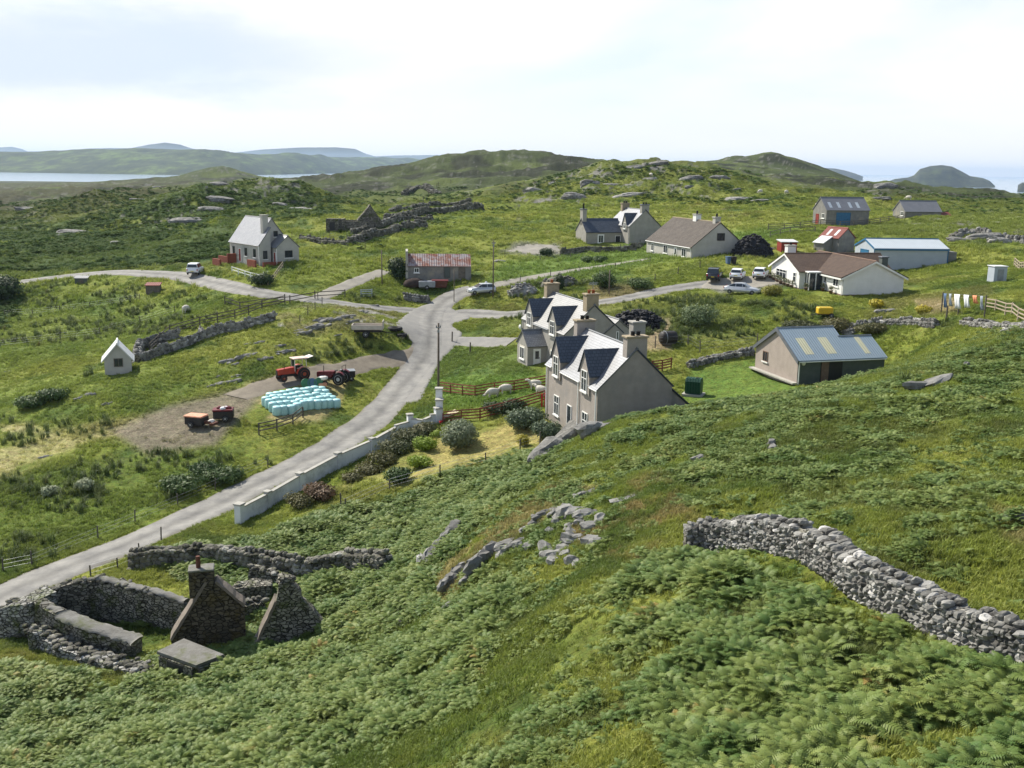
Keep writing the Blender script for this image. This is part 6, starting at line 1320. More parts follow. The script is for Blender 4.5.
# black tank barrel and peat heap
p=G(668,344); t=thing('water_barrel','black ribbed barrel lying on its side behind the nearest house','barrel',tuple(p),RAD(20)); MB().lathe([(0,-.95),(.6,-.9),(.72,-.7),(.75,-.3),(.72,0),(.75,.3),(.72,.7),(.6,.9),(0,.95)],(0,0,.7),16,'X').build('drum',m_['black_metal'],t,True); MB().box((0,0,.08),(1.4,1.0,.2)).build('cradle',m_['old_wood'],t); MB().lathe([(.74,-.5),(.78,-.48),(.74,-.4)],(0,0,.7),16,'X').build('hoop',m_['grey_metal'],t)
def heap(u,v,w,d,h,label,m,n=260,name='peat_heap',cat='heap',size=.35,d_=None):
    p=G(u,v); b=MB()
    for i in range(n):
        a=rnd.uniform(0,2*PI); r=math.sqrt(rnd.random()); x,y=r*math.cos(a)*w/2,r*math.sin(a)*d/2; z=h*(1-r*r)**.8*rnd.uniform(.82,1.03); b.stone((x,y,z),(size*rnd.uniform(.6,1.5),size*rnd.uniform(.6,1.3),size*.7))
    c=MB().lathe([(1,-.3),(.86,.25*h),(.6,.6*h),(.3,.85*h),(0,.93*h)],(0,0,0),14,sx=w/2,sy=d/2)
    o=b.build(name,m_[m],None,loc=tuple(p)); tag(o,label,cat); c.build('core',m_[m],o); return o
heap(637,329,7.5,5,2.3,'big black heap of peat behind the second grey house','heap_black',420)
heap(752,255,6.5,4.5,3.1,'dark rounded peat stack to the right of the cream bungalow','heap_black',300,name='peat_stack')
heap(523,293,4.5,3,1.5,'grey scrap heap behind the second house next to the lane','rock',60,name='scrap_heap')
heap(560,285,6,3,1.4,'low mound of brown debris beyond the chimneys of the second house','moss_stone',60,name='debris_mound')
heap(850,334.5,1.2,1,.6,'lone grey boulder cluster by the dyke end above the garage','rock',14,name='boulder_cluster')
# wheelie bins
for (u,v,l,mm) in((728,264,'dark blue wheeled bin against the cream bungalow gable','cloth_blue'),(733.5,264,'black wheeled bin at the right corner of the cream bungalow gable','black_metal')):
    p=G(u,v); t=thing('wheelie_bin',l,'bin',tuple(p),RAD(17)); MB().prism([(-.25,.05),(.25,.05),(.32,1.0),(-.32,1.0)],-.3,.3,axis='Y').build('tub',m_[mm],t); MB().box((0,0,1.05),(.7,.68,.08),bev=.02).build('lid',m_[mm],t)
# yellow machine
p=G(824,318); t=thing('compressor','yellow engine compressor trailer on the lawn of the white bungalow','machine',(p[0],p[1],p[2]+.03),RAD(5)); MB().box((0,0,.85),(1.75,1.0,.8),bev=.1).build('cowling',m_['yellow_paint'],t); MB().box((0,0,.42),(1.9,.8,.1)).build('chassis',m_['black_metal'],t); wheel(t,.65,-.5,.3,.18); wheel(t,.65,.5,.3,.18); MB().tube((-.9,0,.42),(-1.7,0,.3),.04).build('drawbar',m_['black_metal'],t)
# washing line
def washing():
    pa=G(941,314); pb=G(984,319); t=thing('washing_line','washing line with blue, white and orange laundry above the broken dyke','washing line',tuple(pa))
    A=Vector((0,0,0)); B=Vector(pb-pa); u_=(B-A); Lg=u_.length; u_=u_/Lg
    for P_ in(A,B): MB().tube(P_-Vector((0,0,.3)),P_+Vector((0,0,2.3)),.07,n=8).build('post',m_['wood_post'],t)
    MB().tube(A+Vector((0,0,2.2)),B+Vector((0,0,2.2)),.012,n=4).build('line',m_['grey_metal'],t)
    for f,w,h,mm in((.02,.6,1.5,'cloth_blue'),(.15,.5,1.3,'cloth_grey'),(.28,1.1,1.5,'cloth_white'),(.50,1.0,1.3,'cloth_white'),(.70,.8,.8,'cloth_orange'),(.87,.5,1.4,'cloth_grey')):
        b=MB(); n_=8; vs=[]
        side=Vector((-u_.y,u_.x,0))
        for j in range(5):
            for i in range(n_+1):
                q=A+u_*(f*Lg+w*i/n_)+Vector((0,0,2.2-h*j/4))+side*(.12*math.sin(i*1.4+j*.6)*j/4+.10*j/4*j/4*2); vs.append(q)
        fs=[(j*(n_+1)+i,j*(n_+1)+i+1,(j+1)*(n_+1)+i+1,(j+1)*(n_+1)+i) for j in range(4) for i in range(n_)]; o=b.mesh(vs,fs).build('laundry',m_[mm],t,True); md=o.modifiers.new('s','SOLIDIFY'); md.thickness=.02
washing()
# plank stack and bucket at gate
p=G(447,419); t=thing('plank_stack','bright new planks leaning by the gate pier at the red fence','timber',tuple(p),RAD(40))
for i in range(4): MB().box((0,i*.18-.3,.25+.02*i),(2.4,.14,.06),tilt=(0,-.25)).build('plank',m_['bright_planks'],t)
p=G(441,425); t=thing('bucket','small red bucket at the foot of the white gate pier','bucket',tuple(p)); MB().lathe([(.14,0),(.19,.36),(.16,.36),(.12,.05)],(0,0,0),12).build('tub',m_['bucket_red'],t,True); MB().tube((-.18,0,.35),(0,0,.52),.012,n=4).tube((0,0,.52),(.18,0,.35),.012,n=4).build('handle',m_['grey_metal'],t)
p=G(545,407); t=thing('post_box','stout bright red gatepost pair against the corner of the nearest house','gatepost',tuple(p)); MB().box((0,0,.6),(.16,.16,1.4)).build('post',m_['bucket_red'],t); MB().box((-.3,.1,.55),(.14,.14,1.3)).build('post',m_['bucket_red'],t)
# flat stones, slabs
def sheep(p,rz_,label,pose='graze',s=1.):
    b=MB(); prof=[(0,-.62),(.16,-.60),(.30,-.45),(.36,-.15),(.37,.15),(.31,.42),(.17,.56),(0,.6)]
    lie=pose=='lie'; zc=.36 if lie else .66
    me=MB(); n_=14; vs=[]; 
    for r,x in prof:
        for k in range(n_): a=2*PI*k/n_; j=1+rnd.uniform(-.05,.05); vs.append((x*1.0,r*math.cos(a)*j*.85,zc+r*math.sin(a)*j*.95))
    fs=[(i*n_+k,i*n_+(k+1)%n_,(i+1)*n_+(k+1)%n_,(i+1)*n_+k) for i in range(len(prof)-1) for k in range(n_)]
    me.mesh(vs,fs)
    # neck, head, ears, legs joined into the same body mesh
    nx,nz=(.95,.30) if pose=='graze' else (.86,.98 if not lie else .72)
    me.tube((.45,0,zc+.08),(nx-.12,0,nz+.06),.19,.11,8); me.lathe([(.03,-.02),(.09,.05),(.11,.14),(.07,.26),(.045,.30)],(nx-.16,0,nz+.02),8,'X')
    for s_ in(-1,1): me.box((nx-.1,s_*.13,nz+.1),(.06,.13,.05))
    if not lie:
        for x in(-.4,.36):
            for s_ in(-1,1): me.tube((x,s_*.17,zc-.15),(x+(-.05 if x<0 else .02),s_*.17,.28),.085,.05,7); me.tube((x+(-.05 if x<0 else .02),s_*.17,.28),(x,s_*.17,0),.045,.035,7)
    else:
        for x in(-.3,.3): me.box((x,-.22,.1),(.35,.12,.14),bev=.03)
    o=me.build('sheep',m_['sheep_wool'],None,True,loc=tuple(p)); o.rotation_euler=(0,0,rz_); o.scale=(s,s,s); tag(o,label,'sheep','sheep around the crofts'); return o
sheep(G(493,398),RAD(200),'sheep grazing in the red-fenced paddock, left of the pair',)
sheep(G(506,394),RAD(190),'sheep grazing in the red-fenced paddock, right of the pair')
sheep(G(535,390),RAD(185),'greyish sheep standing close to the upper red fence by the house corner','stand')
sheep(G(541,396),RAD(150),'cream sheep beside the bright red gateposts','stand')
for (u,v,l) in((186,313.5,'white sheep alone in the field above the livestock pens'),(651,173.5,'white sheep high on the central rocky knoll'),(760,197,'white sheep on the slope behind the cream bungalow'),(817,209,'white sheep left of the barn with the blue door'),(908,206,'white sheep on the grass behind the far low barn'),(786,198,'white sheep near the crest behind the far barn')):
    sheep(G(u,v),rnd.uniform(0,6),l,s=1.15)
# plant pots along the white bungalow
for i,(lx,ly) in enumerate([(-3.1,15.6),(-3.1,14.4),(-3.1,13.2),(-3.1,12.0),(-3.1,10.8),(-3.1,9.6),(-3.1,8.4),(-2.3,5.6),(-.5,4.6),(-.5,2.2)]):
    c,s=math.cos(RAD(8.5)),math.sin(RAD(8.5)); x,y=41+c*lx-s*ly,127.3+s*lx+c*ly; p=gxy(x,y); p[2]=hgrid(x,y)[0]
    t=thing('plant_pot','potted shrub in the row along the foot of the white bungalow','plant pot',tuple(p),0,'potted plants along the white bungalow')
    MB().lathe([(.18,0),(.26,.36),(.30,.36),(.30,.42),(.22,.42)],(0,0,0),10).build('pot',m_['brick_brown'],t,True); b=MB()
    for k in range(70):
        a=rnd.uniform(0,6.28); r=rnd.uniform(.05,.36); z=.5+rnd.uniform(0,.5); q=Vector((r*math.cos(a),r*math.sin(a),z)); d=Vector((rnd.uniform(-1,1),rnd.uniform(-1,1),rnd.uniform(-.3,1))).normalized()*.13; e=d.orthogonal().normalized()*.05; b.face([q-d,q+e,q+d,q-e])
    b.build('foliage',MATS.get('pot_leaf') or mat('pot_leaf',(.07,.12,.035),.7,(.14,.10,.05),8),t)
# ------------------------------------------------------------------ rocks
def rock(p,d,rz_,label,seed,m='rock',tilt=(0,0),name='rock',group=None,smooth=False,sub=3,cut=.0):
    bm=bmesh.new(); bmesh.ops.create_icosphere(bm,subdivisions=sub,radius=1)
    co=np.array([v.co[:] for v in bm.verts]); 
    n1=fbm(co[:,0]*1.3+seed*3.1+9,co[:,1]*1.3+co[:,2]*1.9+9,seed,3)-.5; n2=vnoise(co[:,0]*3.+seed,co[:,2]*3.+co[:,1]*2+7,seed+5)-.5
    k=1+n1*.75+n2*.22; co=co*k[:,None]; co=np.sign(co)*np.abs(co)**.8
    for v,c in zip(bm.verts,co): v.co=(c[0]*d[0]/2,c[1]*d[1]/2,c[2]*d[2]/2)
    me=bpy.data.meshes.new(name); bm.to_mesh(me); bm.free(); me.materials.append(m_[m]); o=bpy.data.objects.new(name,me); COL.objects.link(o)
    o.location=tuple(p); o.rotation_euler=(tilt[0],tilt[1],rz_); tag(o,label,'rock',group); return o
mat('lichen_rock',(.30,.29,.265),.95,(.12,.115,.10),3.2,1.,12,c3=(.42,.41,.38)); mat('dark_rock',(.20,.195,.18),.95,(.09,.088,.078),2.6,1.,10,c3=(.31,.30,.28)); m_=MATS
def R_(u,v,d,rz_,label,seed,m='lichen_rock',tilt=(0,0),dz=0,group=None): 
    p=G(u,v); p[2]+=dz*.6
    if m=='dark_rock': return rock(p,d,rz_,label,seed,m,tilt,group=group,sub=3)
    # a broken ledge: angular overlapping blocks along one bedding direction
    b=MB(); l,w,h=d; n_=max(2,int(l/(w*1.1))+1)
    for i in range(n_):
        f=(i+.5)/n_-.5; s_=1-abs(f)*.9; b.stone((f*l*.9,rnd.uniform(-.15,.15)*w,rnd.uniform(-.1,.05)*h),(l/n_*rnd.uniform(1.2,1.7),w*s_*rnd.uniform(.8,1.1),h*s_*rnd.uniform(.7,1.1)),rz=rnd.uniform(-.15,.15),j=.26)
    for i in range(n_): b.stone((rnd.uniform(-.5,.5)*l,rnd.uniform(-.8,.8)*w,-.15*h),(w*.6,w*.4,h*.4),j=.3)
    o=b.build('rock',m_['rock'],None,loc=tuple(p)); o.rotation_euler=(tilt[0],tilt[1],rz_); return tag(o,label,'rock',group)
R_(572,437,(5.4,2.0,2.4),RAD(48),'large dark grey boulder ridge beside the bush below the nearest house',1,'dark_rock',(0,-.35),.4)
R_(548,455,(3.2,1.8,1.8),RAD(55),'lower grey boulder at the foot of the large boulder ridge',2,'dark_rock',(0,-.3),.1)
R_(596,430,(2.6,1.6,1.2),RAD(20),'pale flat boulder against the corner of the nearest house',3,'lichen_rock',(0,0),.2)
# bare slabs on the crag
for i,(u,v,l,w,h,a,lab) in enumerate([(440,556,3.6,1.1,1.5,62,'long pale slab standing out of the fern slope, lowest of the crag'),(455,537,2.9,1.0,1.5,60,'upper half of the leaning pale slab on the crag'),(455,578,2.4,.7,1.0,58,'narrow slab right of the leaning pale slab'),(472,577,1.9,.5,.5,55,'small white-tipped slab below the crag line'),
  (488,560,3.0,.8,1.0,48,'thin grey slab along the middle of the crag line'),(508,545,1.6,.7,.6,40,'blocky stone cluster at the crag shoulder'),(520,541,1.3,.6,.5,30,'short block touching the crag shoulder stones'),(533,524,1.8,.4,.4,45,'narrow bleached slab on the worn grass crest'),(545,513,1.9,.5,.4,40,'white slab above the stone scatter'),
  (560,508,1.7,.5,.35,35,'second white slab above the stone scatter'),(590,492,2.0,.5,.3,30,'long thin slab high on the crest'),(630,500,1.9,.9,.35,20,'flat pale slab lying in worn brown grass'),(412,615,1.3,.9,.6,30,'rounded pale boulder half hidden in the ferns'),(458,602,1.1,.7,.5,35,'small boulder at the edge of the ferns'),
  (771,454,1.2,.6,.9,70,'whitish pointed stone in the upper fern slope'),(925,386,2.6,1.3,.7,15,'pale humped rock at the skyline of the fern slope'),(966,369,.9,.4,.9,60,'small upright stone on the right fern slope'),(1018,523,1.0,.6,.5,10,'white stone at the right edge in worn soil'),(1018,331,2.6,1.4,.9,10,'pale grey boulder near the right edge below the dyke'),(886,312,2.2,1.3,.9,0,'grey rounded boulder between two yellow gorse bushes'),(700,459,.9,.4,.3,10,'tiny pale stone in the middle of the fern slope'),(582,537,1.0,.6,.4,0,'small stone right of the stone scatter')]):
    R_(u,v,(l,w,h),RAD(a),lab,20+i,'lichen_rock',(0,-.12),.05 if l<2.3 else .28)
# scattered pile of blocks
for i,(u,v,s_) in enumerate([(566,512,1.2),(585,519,.9),(590,530,.8),(563,547,.8),(566,553,.6),(548,549,.9),(505,551,.8),(500,556,.6),(530,545,.7),(563,513,1.0),(575,513,.95),(580,517,.8),(600,523,.75),(551,530,.55),(570,528,.6),(579,525,.6),(571,541,.9),(571,536,.7),(552,554,.95),(553,560,.7),(573,559,.7),(577,561,.5),(592,541,.8),(596,543,.7),(558,520,.6),(520,544,.7),(512,547,.6)]):
    p_=G(u,v); b_=MB(); b_.stone((0,0,.05*s_),(s_*1.1,s_*.75,s_*.65),j=.3); b_.stone((s_*.5,.1,.0),(s_*.5,s_*.45,s_*.4),j=.3); o_=b_.build('rock',m_['rock'],None,loc=tuple(p_)); o_.rotation_euler=(rnd.uniform(-.3,.3),rnd.uniform(-.4,.4),0); tag(o_,'angular grey block in the loose stone scatter left of the big dry stone wall','rock','loose blocks on the crest')
# ledges on the left knoll and mid-ground
KN=[(228,383,2.6),(213,386,1.2),(218,378,1.0),(237,376,1.3),(232,362,2.6),(247,358,2.4),(237,365,1.2),(265,360,1.6),(262,343,1.8),(250,345,1.3),(285,351,2.0),(280,347,1.2),(318,325,3.4),(302,331,2.2),(298,329,1.4),(330,319,2.6),(345,315,2.6),(360,311,2.2),(352,320,2.0),(372,306,1.8),(322,317,2.2),(338,336,1.0),(80,400,1.2),(88,397,1.6),(107,404,1.1),(45,454,1.1),(8,371,1.2)]
for i,(u,v,s_) in enumerate(KN):
    R_(u,v,(s_,s_*.34,s_*.24),RAD(28+rnd.uniform(-10,10)),'thin pale rock ledge breaking through the grass around the rocky knoll on the left',100+i,'lichen_rock',(0,-.1),0,'rock ledges of the left knoll')
FR=[(628,196,9,2.2),(690,190,4,1.6),(736,192,3,2),(740,199,10,2.0),(760,203,6,1.4),(575,200,7,4),(535,195,7,4),(590,188,6,4),(610,184,7,4),(650,183,5,3.5),(690,180,8,3.5),(720,182,6,3),(560,181,7,3),(632,166,9,3),(655,164,8,3),(770,249,2,.8),(672,250,2,.7),(880,205,5,1.5),(930,196,6,2),(885,191,10,4),(895,182,9,4),(300,209,7,2.5),(280,206,5,2),(220,205,8,2.4),(190,195,7,2.4),(210,212,7,2.4),(190,222,9,2.4),(95,222,8,2.5),(75,232,10,2.4),(60,238,7,2),(120,245,4,1.5),(30,212,9,3),(140,200,7,2.4),(160,191,8,2.4),(215,197,9,2.6),(420,258,3.5,1.0),(500,262,2,.8),(985,240,6,2.5),(975,236,5,2),(1000,243,4,2),(960,241,4,1.5),(900,253,3,1),(870,250,3,1)]
for i,(u,v,s_,h) in enumerate(FR):
    p=G(u,v); rock(p+np.array([0,0,-h*.05]),(s_,s_*.5,h*.8),rnd.uniform(-.4,.6),'grey crag outcrop on the rough hillsides beyond the houses',140+i,'dark_rock' if i%3 else 'lichen_rock',(rnd.uniform(-.15,.15),rnd.uniform(-.15,.15)),group='crag outcrops on the hillsides',name='rock_outcrop')

# ------------------------------------------------------------------ foliage
def leafmat(name,a,b_,trans=.35,rough=.5,spec=.35,tint=False,c3=None):
    m=bpy.data.materials.new(name); m.use_nodes=True; t=m.node_tree; N=t.nodes; L=t.links; N.clear()
    out=N.new('ShaderNodeOutputMaterial'); pb=N.new('ShaderNodeBsdfPrincipled'); tr=N.new('ShaderNodeBsdfTranslucent'); mx=N.new('ShaderNodeMixShader'); mx.inputs['Fac'].default_value=trans
    pb.inputs['Roughness'].default_value=rough; pb.inputs['Specular IOR Level'].default_value=spec
    oi=N.new('ShaderNodeObjectInfo'); r=N.new('ShaderNodeValToRGB'); e=r.color_ramp.elements; e[0].color=(*a,1); e[1].color=(*b_,1)
    if c3: k=e.new(.93); k.color=(*b_,1); e[-1].color=(*c3,1)
    src=oi.outputs['Random']
    g=N.new('ShaderNodeNewGeometry'); n=N.new('ShaderNodeTexNoise'); n.inputs['Scale'].default_value=.35; n.inputs['Detail'].default_value=4; L.new(g.outputs['Position'],n.inputs['Vector'])
    ma=N.new('ShaderNodeMath'); ma.operation='MULTIPLY_ADD'; ma.inputs[1].default_value=.55; L.new(src,ma.inputs[0]); mb=N.new('ShaderNodeMapRange'); mb.inputs['From Min'].default_value=.35; mb.inputs['From Max'].default_value=.65; mb.inputs['To Max'].default_value=.45; L.new(n.outputs['Fac'],mb.inputs['Value']); L.new(mb.outputs['Result'],ma.inputs[2])
    L.new(ma.outputs['Value'],r.inputs['Fac']); o=r.outputs['Color']
    if tint:
        at=N.new('ShaderNodeAttribute'); at.attribute_type='INSTANCER'; at.attribute_name='tint'
        mm=N.new('ShaderNodeMix'); mm.data_type='RGBA'; mm.inputs['Factor'].default_value=.72; L.new(o,mm.inputs['A']); L.new(at.outputs['Color'],mm.inputs['B']); o=mm.outputs['Result']
    L.new(o,pb.inputs['Base Color']); L.new(o,tr.inputs['Color']); L.new(pb.outputs['BSDF'],mx.inputs[1]); L.new(tr.outputs['BSDF'],mx.inputs[2]); L.new(mx.outputs['Shader'],out.inputs['Surface']); MATS[name]=m; return m
leafmat('bracken_leaf',(.075,.140,.034),(.200,.240,.058),.20,.55,.2,c3=(.30,.21,.06)); leafmat('bracken_far',(.040,.080,.020),(.080,.120,.030),.2,.8,.08); leafmat('grass_blade',(.13,.19,.03),(.23,.24,.06),.4,.6,.25,True,c3=(.30,.25,.11)); leafmat('rush_blade',(.070,.11,.03),(.12,.145,.045),.3,.6,.3,c3=(.16,.12,.05))
HID=bpy.data.collections.new('plant_parts')
def hid(name,mb,m):
    me=bpy.data.meshes.new(name); me.from_pydata(mb.v,[],mb.f); me.materials.append(MATS[m]); o=bpy.data.objects.new(name,me); HID_C.objects.link(o); return o
def frond(b,az,L0,lean,wid,npn=11,rot=0.):
    """arching frond: narrow pinnae in pairs along a curved midrib"""
    h=Vector((math.cos(az),math.sin(az),0)); s_=Vector((-h.y,h.x,0)); P=[]; p=Vector((0,0,0)); ang=lean
    n_=npn+4
    for i in range(n_+1):
        P.append(p.copy()); p=p+(h*math.cos(ang)+Vector((0,0,math.sin(ang))))*(L0/n_); ang-=(lean+.35)/n_*1.15
    for i in range(3,n_+1):
        f=(i-3)/(n_-3); l=wid*(1-f)**.75*(.75+.25*min(1,f*5))+.02; c=P[i]; d=(P[i]-P[i-1]).normalized(); up_=s_.cross(d).normalized()
        if up_.z<0: up_=-up_
        tw=L0/n_*.42
        for sg in(-1,1):
            tip=c+s_*sg*l+d*l*.38-Vector((0,0,1))*l*.28+up_*rnd.uniform(-.02,.02); a=c-d*tw; e=c+d*tw; mid=(c*.45+tip*.55)+up_*.015
            b.face([a,mid-d*tw*.9,tip,mid+d*tw*.75,e] if sg>0 else [e,mid+d*tw*.75,tip,mid-d*tw*.9,a])
HID_C=HID
def bracken_mesh(k,nf,L0):
    b=MB()
    for i in range(nf): frond(b,2*PI*i/nf+rnd.uniform(-.4,.4),L0*rnd.uniform(.8,1.15),rnd.uniform(.9,1.25),L0*.34)
    return hid('fern_%d'%k,b,'bracken_leaf')
for k in range(4): bracken_mesh(k,5+k%2,.80)
def gn_scatter(name,coll,P,rot,sc,idx,tint=None,kind='stuff'):
    me=bpy.data.meshes.new(name); n_=len(P); me.vertices.add(n_); me.vertices.foreach_set('co',P.astype(np.float32).ravel())
    a=me.attributes.new('rot','FLOAT_VECTOR','POINT'); a.data.foreach_set('vector',rot.astype(np.float32).ravel()); a=me.attributes.new('sc','FLOAT','POINT'); a.data.foreach_set('value',sc.astype(np.float32)); a=me.attributes.new('idx','INT','POINT'); a.data.foreach_set('value',idx.astype(np.int32))
    if tint is not None: a=me.attributes.new('tint','FLOAT_VECTOR','POINT'); a.data.foreach_set('vector',tint.astype(np.float32).ravel())
    o=bpy.data.objects.new(name,me); COL.objects.link(o); tag(o,kind=kind)
    g=bpy.data.node_groups.new(name,'GeometryNodeTree'); g.interface.new_socket('Geometry',in_out='INPUT',socket_type='NodeSocketGeometry'); g.interface.new_socket('Geometry',in_out='OUTPUT',socket_type='NodeSocketGeometry')
    N=g.nodes; L=g.links; gi=N.new('NodeGroupInput'); go_=N.new('NodeGroupOutput'); ip=N.new('GeometryNodeInstanceOnPoints'); ci=N.new('GeometryNodeCollectionInfo'); ci.inputs['Collection'].default_value=coll; ci.inputs['Separate Children'].default_value=True; ci.inputs['Reset Children'].default_value=True
    def na(nm,ty): q=N.new('GeometryNodeInputNamedAttribute'); q.data_type=ty; q.inputs['Name'].default_value=nm; return q.outputs['Attribute']
    L.new(gi.outputs[0],ip.inputs['Points']); L.new(ci.outputs[0],ip.inputs['Instance']); ip.inputs['Pick Instance'].default_value=True; L.new(na('idx','INT'),ip.inputs['Instance Index']); L.new(na('rot','FLOAT_VECTOR'),ip.inputs['Rotation']); L.new(na('sc','FLOAT'),ip.inputs['Scale'])
    L.new(ip.outputs[0],go_.inputs[0]); md=o.modifiers.new('scatter','NODES'); md.node_group=g; return o
def sample(n_,t0,t1,y0,y1,p_=1.):
    y=(rng.random(n_)*(y1**(1+p_)-y0**(1+p_))+y0**(1+p_))**(1/(1+p_)); return y*(t0+(t1-t0)*rng.random(n_)),y
def gridval(A_,x,y):
    j=np.clip(np.rint(np.interp(x/y,tt,np.arange(NC))).astype(int),0,NC-1); i=np.clip(np.rint(np.interp(np.log(y),ll,np.arange(NR))).astype(int),0,NR-1); return A_[i,j]
# footprints where nothing grows (x,y centre, half sizes, rotation)
FP=[]
for o in list(bpy.data.objects):
    if o.parent is None and o.get('category') in('house','bungalow','garage','shed','byre','barn','hut') :
        mx=[9e9,9e9,-9e9,-9e9]
        for c in kids(o):
            if c.type=='MESH' and c.name.split('.')[0] in('wall','porch','wing','side_bay','extension','front_wing','side_wing','outhouse','rear_wing'):
                for v in c.data.vertices: mx=[min(mx[0],v.co.x),min(mx[1],v.co.y),max(mx[2],v.co.x),max(mx[3],v.co.y)]
        FP.append((o.location.x,o.location.y,o.rotation_euler.z,mx))
def freefp(x,y,pad=.15):
    ok=np.ones(x.shape,bool)
    for ox,oy,r_,mx in FP:
        c,s=math.cos(r_),math.sin(r_); lx=(x-ox)*c+(y-oy)*s; ly=-(x-ox)*s+(y-oy)*c; ok&=~((lx>mx[0]-pad)&(lx<mx[2]+pad)&(ly>mx[1]-pad)&(ly<mx[3]+pad))
    return ok
WALLPX=[[(684,552),(705,546),(735,548),(765,553),(800,562),(860,592),(905,612),(950,633),(1000,655),(1075,690)]]
WALLW=[[tuple(gp(*q)[:2]) for q in w] for w in WALLPX]
def euler(n_,t=.18): return np.stack([rng.normal(0,t,n_),rng.normal(0,t,n_),rng.random(n_)*2*PI],1)
NOP=[[(28,600),(38,596),(100,574),(215,600),(215,615),(160,640),(100,628),(60,610)]]
def keep_ground(x,y,rd0=.15):
    k=freefp(x,y)&(gridval(RDG,x,y)>rd0)
    for w in WALLW: k&=dpoly(x,y,w,False)>.5
    return k
RDG=roaddist(GX,GY)
for pl in ([(392,402),(404,375),(418,352),(406,335),(396,322),(412,310),(440,303),(458,312),(470,318),(452,325),(462,333),(455,346),(440,362),(428,385),(418,402)],[(700,288),(712,280),(745,277),(785,275),(790,281),(765,287),(735,290)],[(505,253),(518,246),(552,245),(562,250),(545,254)]):
    RDG=np.where(inpoly(GU,GV,pl),-1,RDG)
# near bracken
x,y=sample(1000000,-.62,.62,12,92); d=gridval(BD,x,y); u9,v9=projv(x,y,hgrid(x,y)); lone=(d<.12)&inpoly(u9,v9,[(600,428),(1030,300),(1100,900),(300,900),(420,650),(520,480)])&(fbm(x/3.3,y/3.3,409,3)>.46); d=np.where(lone,.16,d); cl=sstep(.36,.58,fbm(x/1.1,y/1.1,405,3)); k=(rng.random(len(x))<d*np.clip(.35+.65*(y/60),.55,1)*.50*(.10+.90*cl))&keep_ground(x,y,.8); x,y,d=x[k],y[k],d[k]
hh=fbm(x/2.2,y/2.2,401,3); z=hgrid(x,y)
u_,v_=projv(x,y,z); sc=(.55+.7*hh)*(.7+.5*d)*rng.uniform(.55,1.35,len(x))*np.where((d==.16),.5,gridval(BSZ,x,y)); 
P=np.stack([x,y,z-.05+1.0*(fbm(x/1.1,y/1.1,405,3)-.45)*gridval(BSZ,x,y)],1); print('bracken',len(P))
gn_scatter('bracken',HID,P,euler(len(P),.25),sc,rng.integers(0,4,len(P)))
# grass tufts
HG=bpy.data.collections.new('grass_parts'); HID_C=HG
def tuft(k,nb,h,w,spread,m):
    b=MB()
    for i in range(nb):
        a=rnd.uniform(0,2*PI); r=rnd.uniform(0,spread*.5); c=Vector((r*math.cos(a),r*math.sin(a),-.03)); a2=rnd.uniform(0,2*PI); l=rnd.uniform(.5,1)*h; o_=Vector((math.cos(a2),math.sin(a2),0)); s_=Vector((-o_.y,o_.x,0))*w*.5
        tip=c+Vector((0,0,l*.9))+o_*l*rnd.uniform(.2,.75); mid=c+Vector((0,0,l*.6))+o_*l*.15; b.face([c-s_,c+s_,mid+s_*.8,mid-s_*.8]); b.face([mid-s_*.8,mid+s_*.8,tip])
    return hid('tuft_%d'%k,b,m)
for k in range(3): tuft(k,16,.26,.028,.34,'grass_blade')
tuft(3,20,.16,.035,.5,'grass_blade')
HR=bpy.data.collections.new('rush_parts'); HID_C=HR
for k in range(2): tuft(10+k,34,.75,.035,.5,'rush_blade')
x,y=sample(330000,-.60,.60,11,75); x2,y2=sample(200000,-.60,.60,75,150,.6); x3,y3=sample(190000,-.60,.60,150,330,.3); x2=np.r_[x2,x3]; y2=np.r_[y2,y3]; x=np.r_[x,x2]; y=np.r_[y,y2]
bd=gridval(BD,x,y); rk=gridval(ROCK,x,y); n_=fbm(x/3.2,y/3.2,421,4); k=(rng.random(len(x))<np.clip((n_-.28)*2.2,.08,1)*(1-bd*.6)*(1-rk))&keep_ground(x,y,.05); x,y=x[k],y[k]
tint=gridval(COLR,x,y)*rng.uniform(1.15,1.85,(len(x),1)); z=hgrid(x,y); sc=rng.uniform(.6,1.35,len(x))*(.7+.6*fbm(x/6,y/6,431,3))*np.where(y>75,1.25,1.)*np.where(y>150,1.9,1.)
u_,v_=projv(x,y,z); lawn=inpoly(u_,v_,[(360,470),(435,440),(545,415),(560,440),(530,452),(470,468),(400,490)])|inpoly(u_,v_,[(690,370),(770,355),(800,390),(740,402),(680,402)])|inpoly(u_,v_,[(245,385),(330,362),(350,375),(340,405),(320,420),(250,425),(236,405)]); sc=np.where(lawn,sc*.35,sc); straw=inpoly(u_,v_,[(-60,435),(30,425),(75,440),(150,415),(240,405),(190,425),(90,440),(30,470),(-60,490)]); lawn|=straw
yard=inpoly(u_,v_,[(110,430),(170,405),(262,388),(262,397),(240,420),(215,445),(150,455)])|inpoly(u_,v_,[(625,322),(670,318),(672,350),(640,352)])|inpoly(u_,v_,[(700,283),(780,274),(790,285),(720,293)]); k=(~yard|(rng.random(len(x))<.1))&(~lawn|(rng.random(len(x))<.3)); x,y,z,sc,tint=x[k],y[k],z[k],sc[k],tint[k]
print('grass',len(x)); gn_scatter('grass',HG,np.stack([x,y,z],1),euler(len(x),.12),sc,rng.integers(0,4,len(x)),tint)
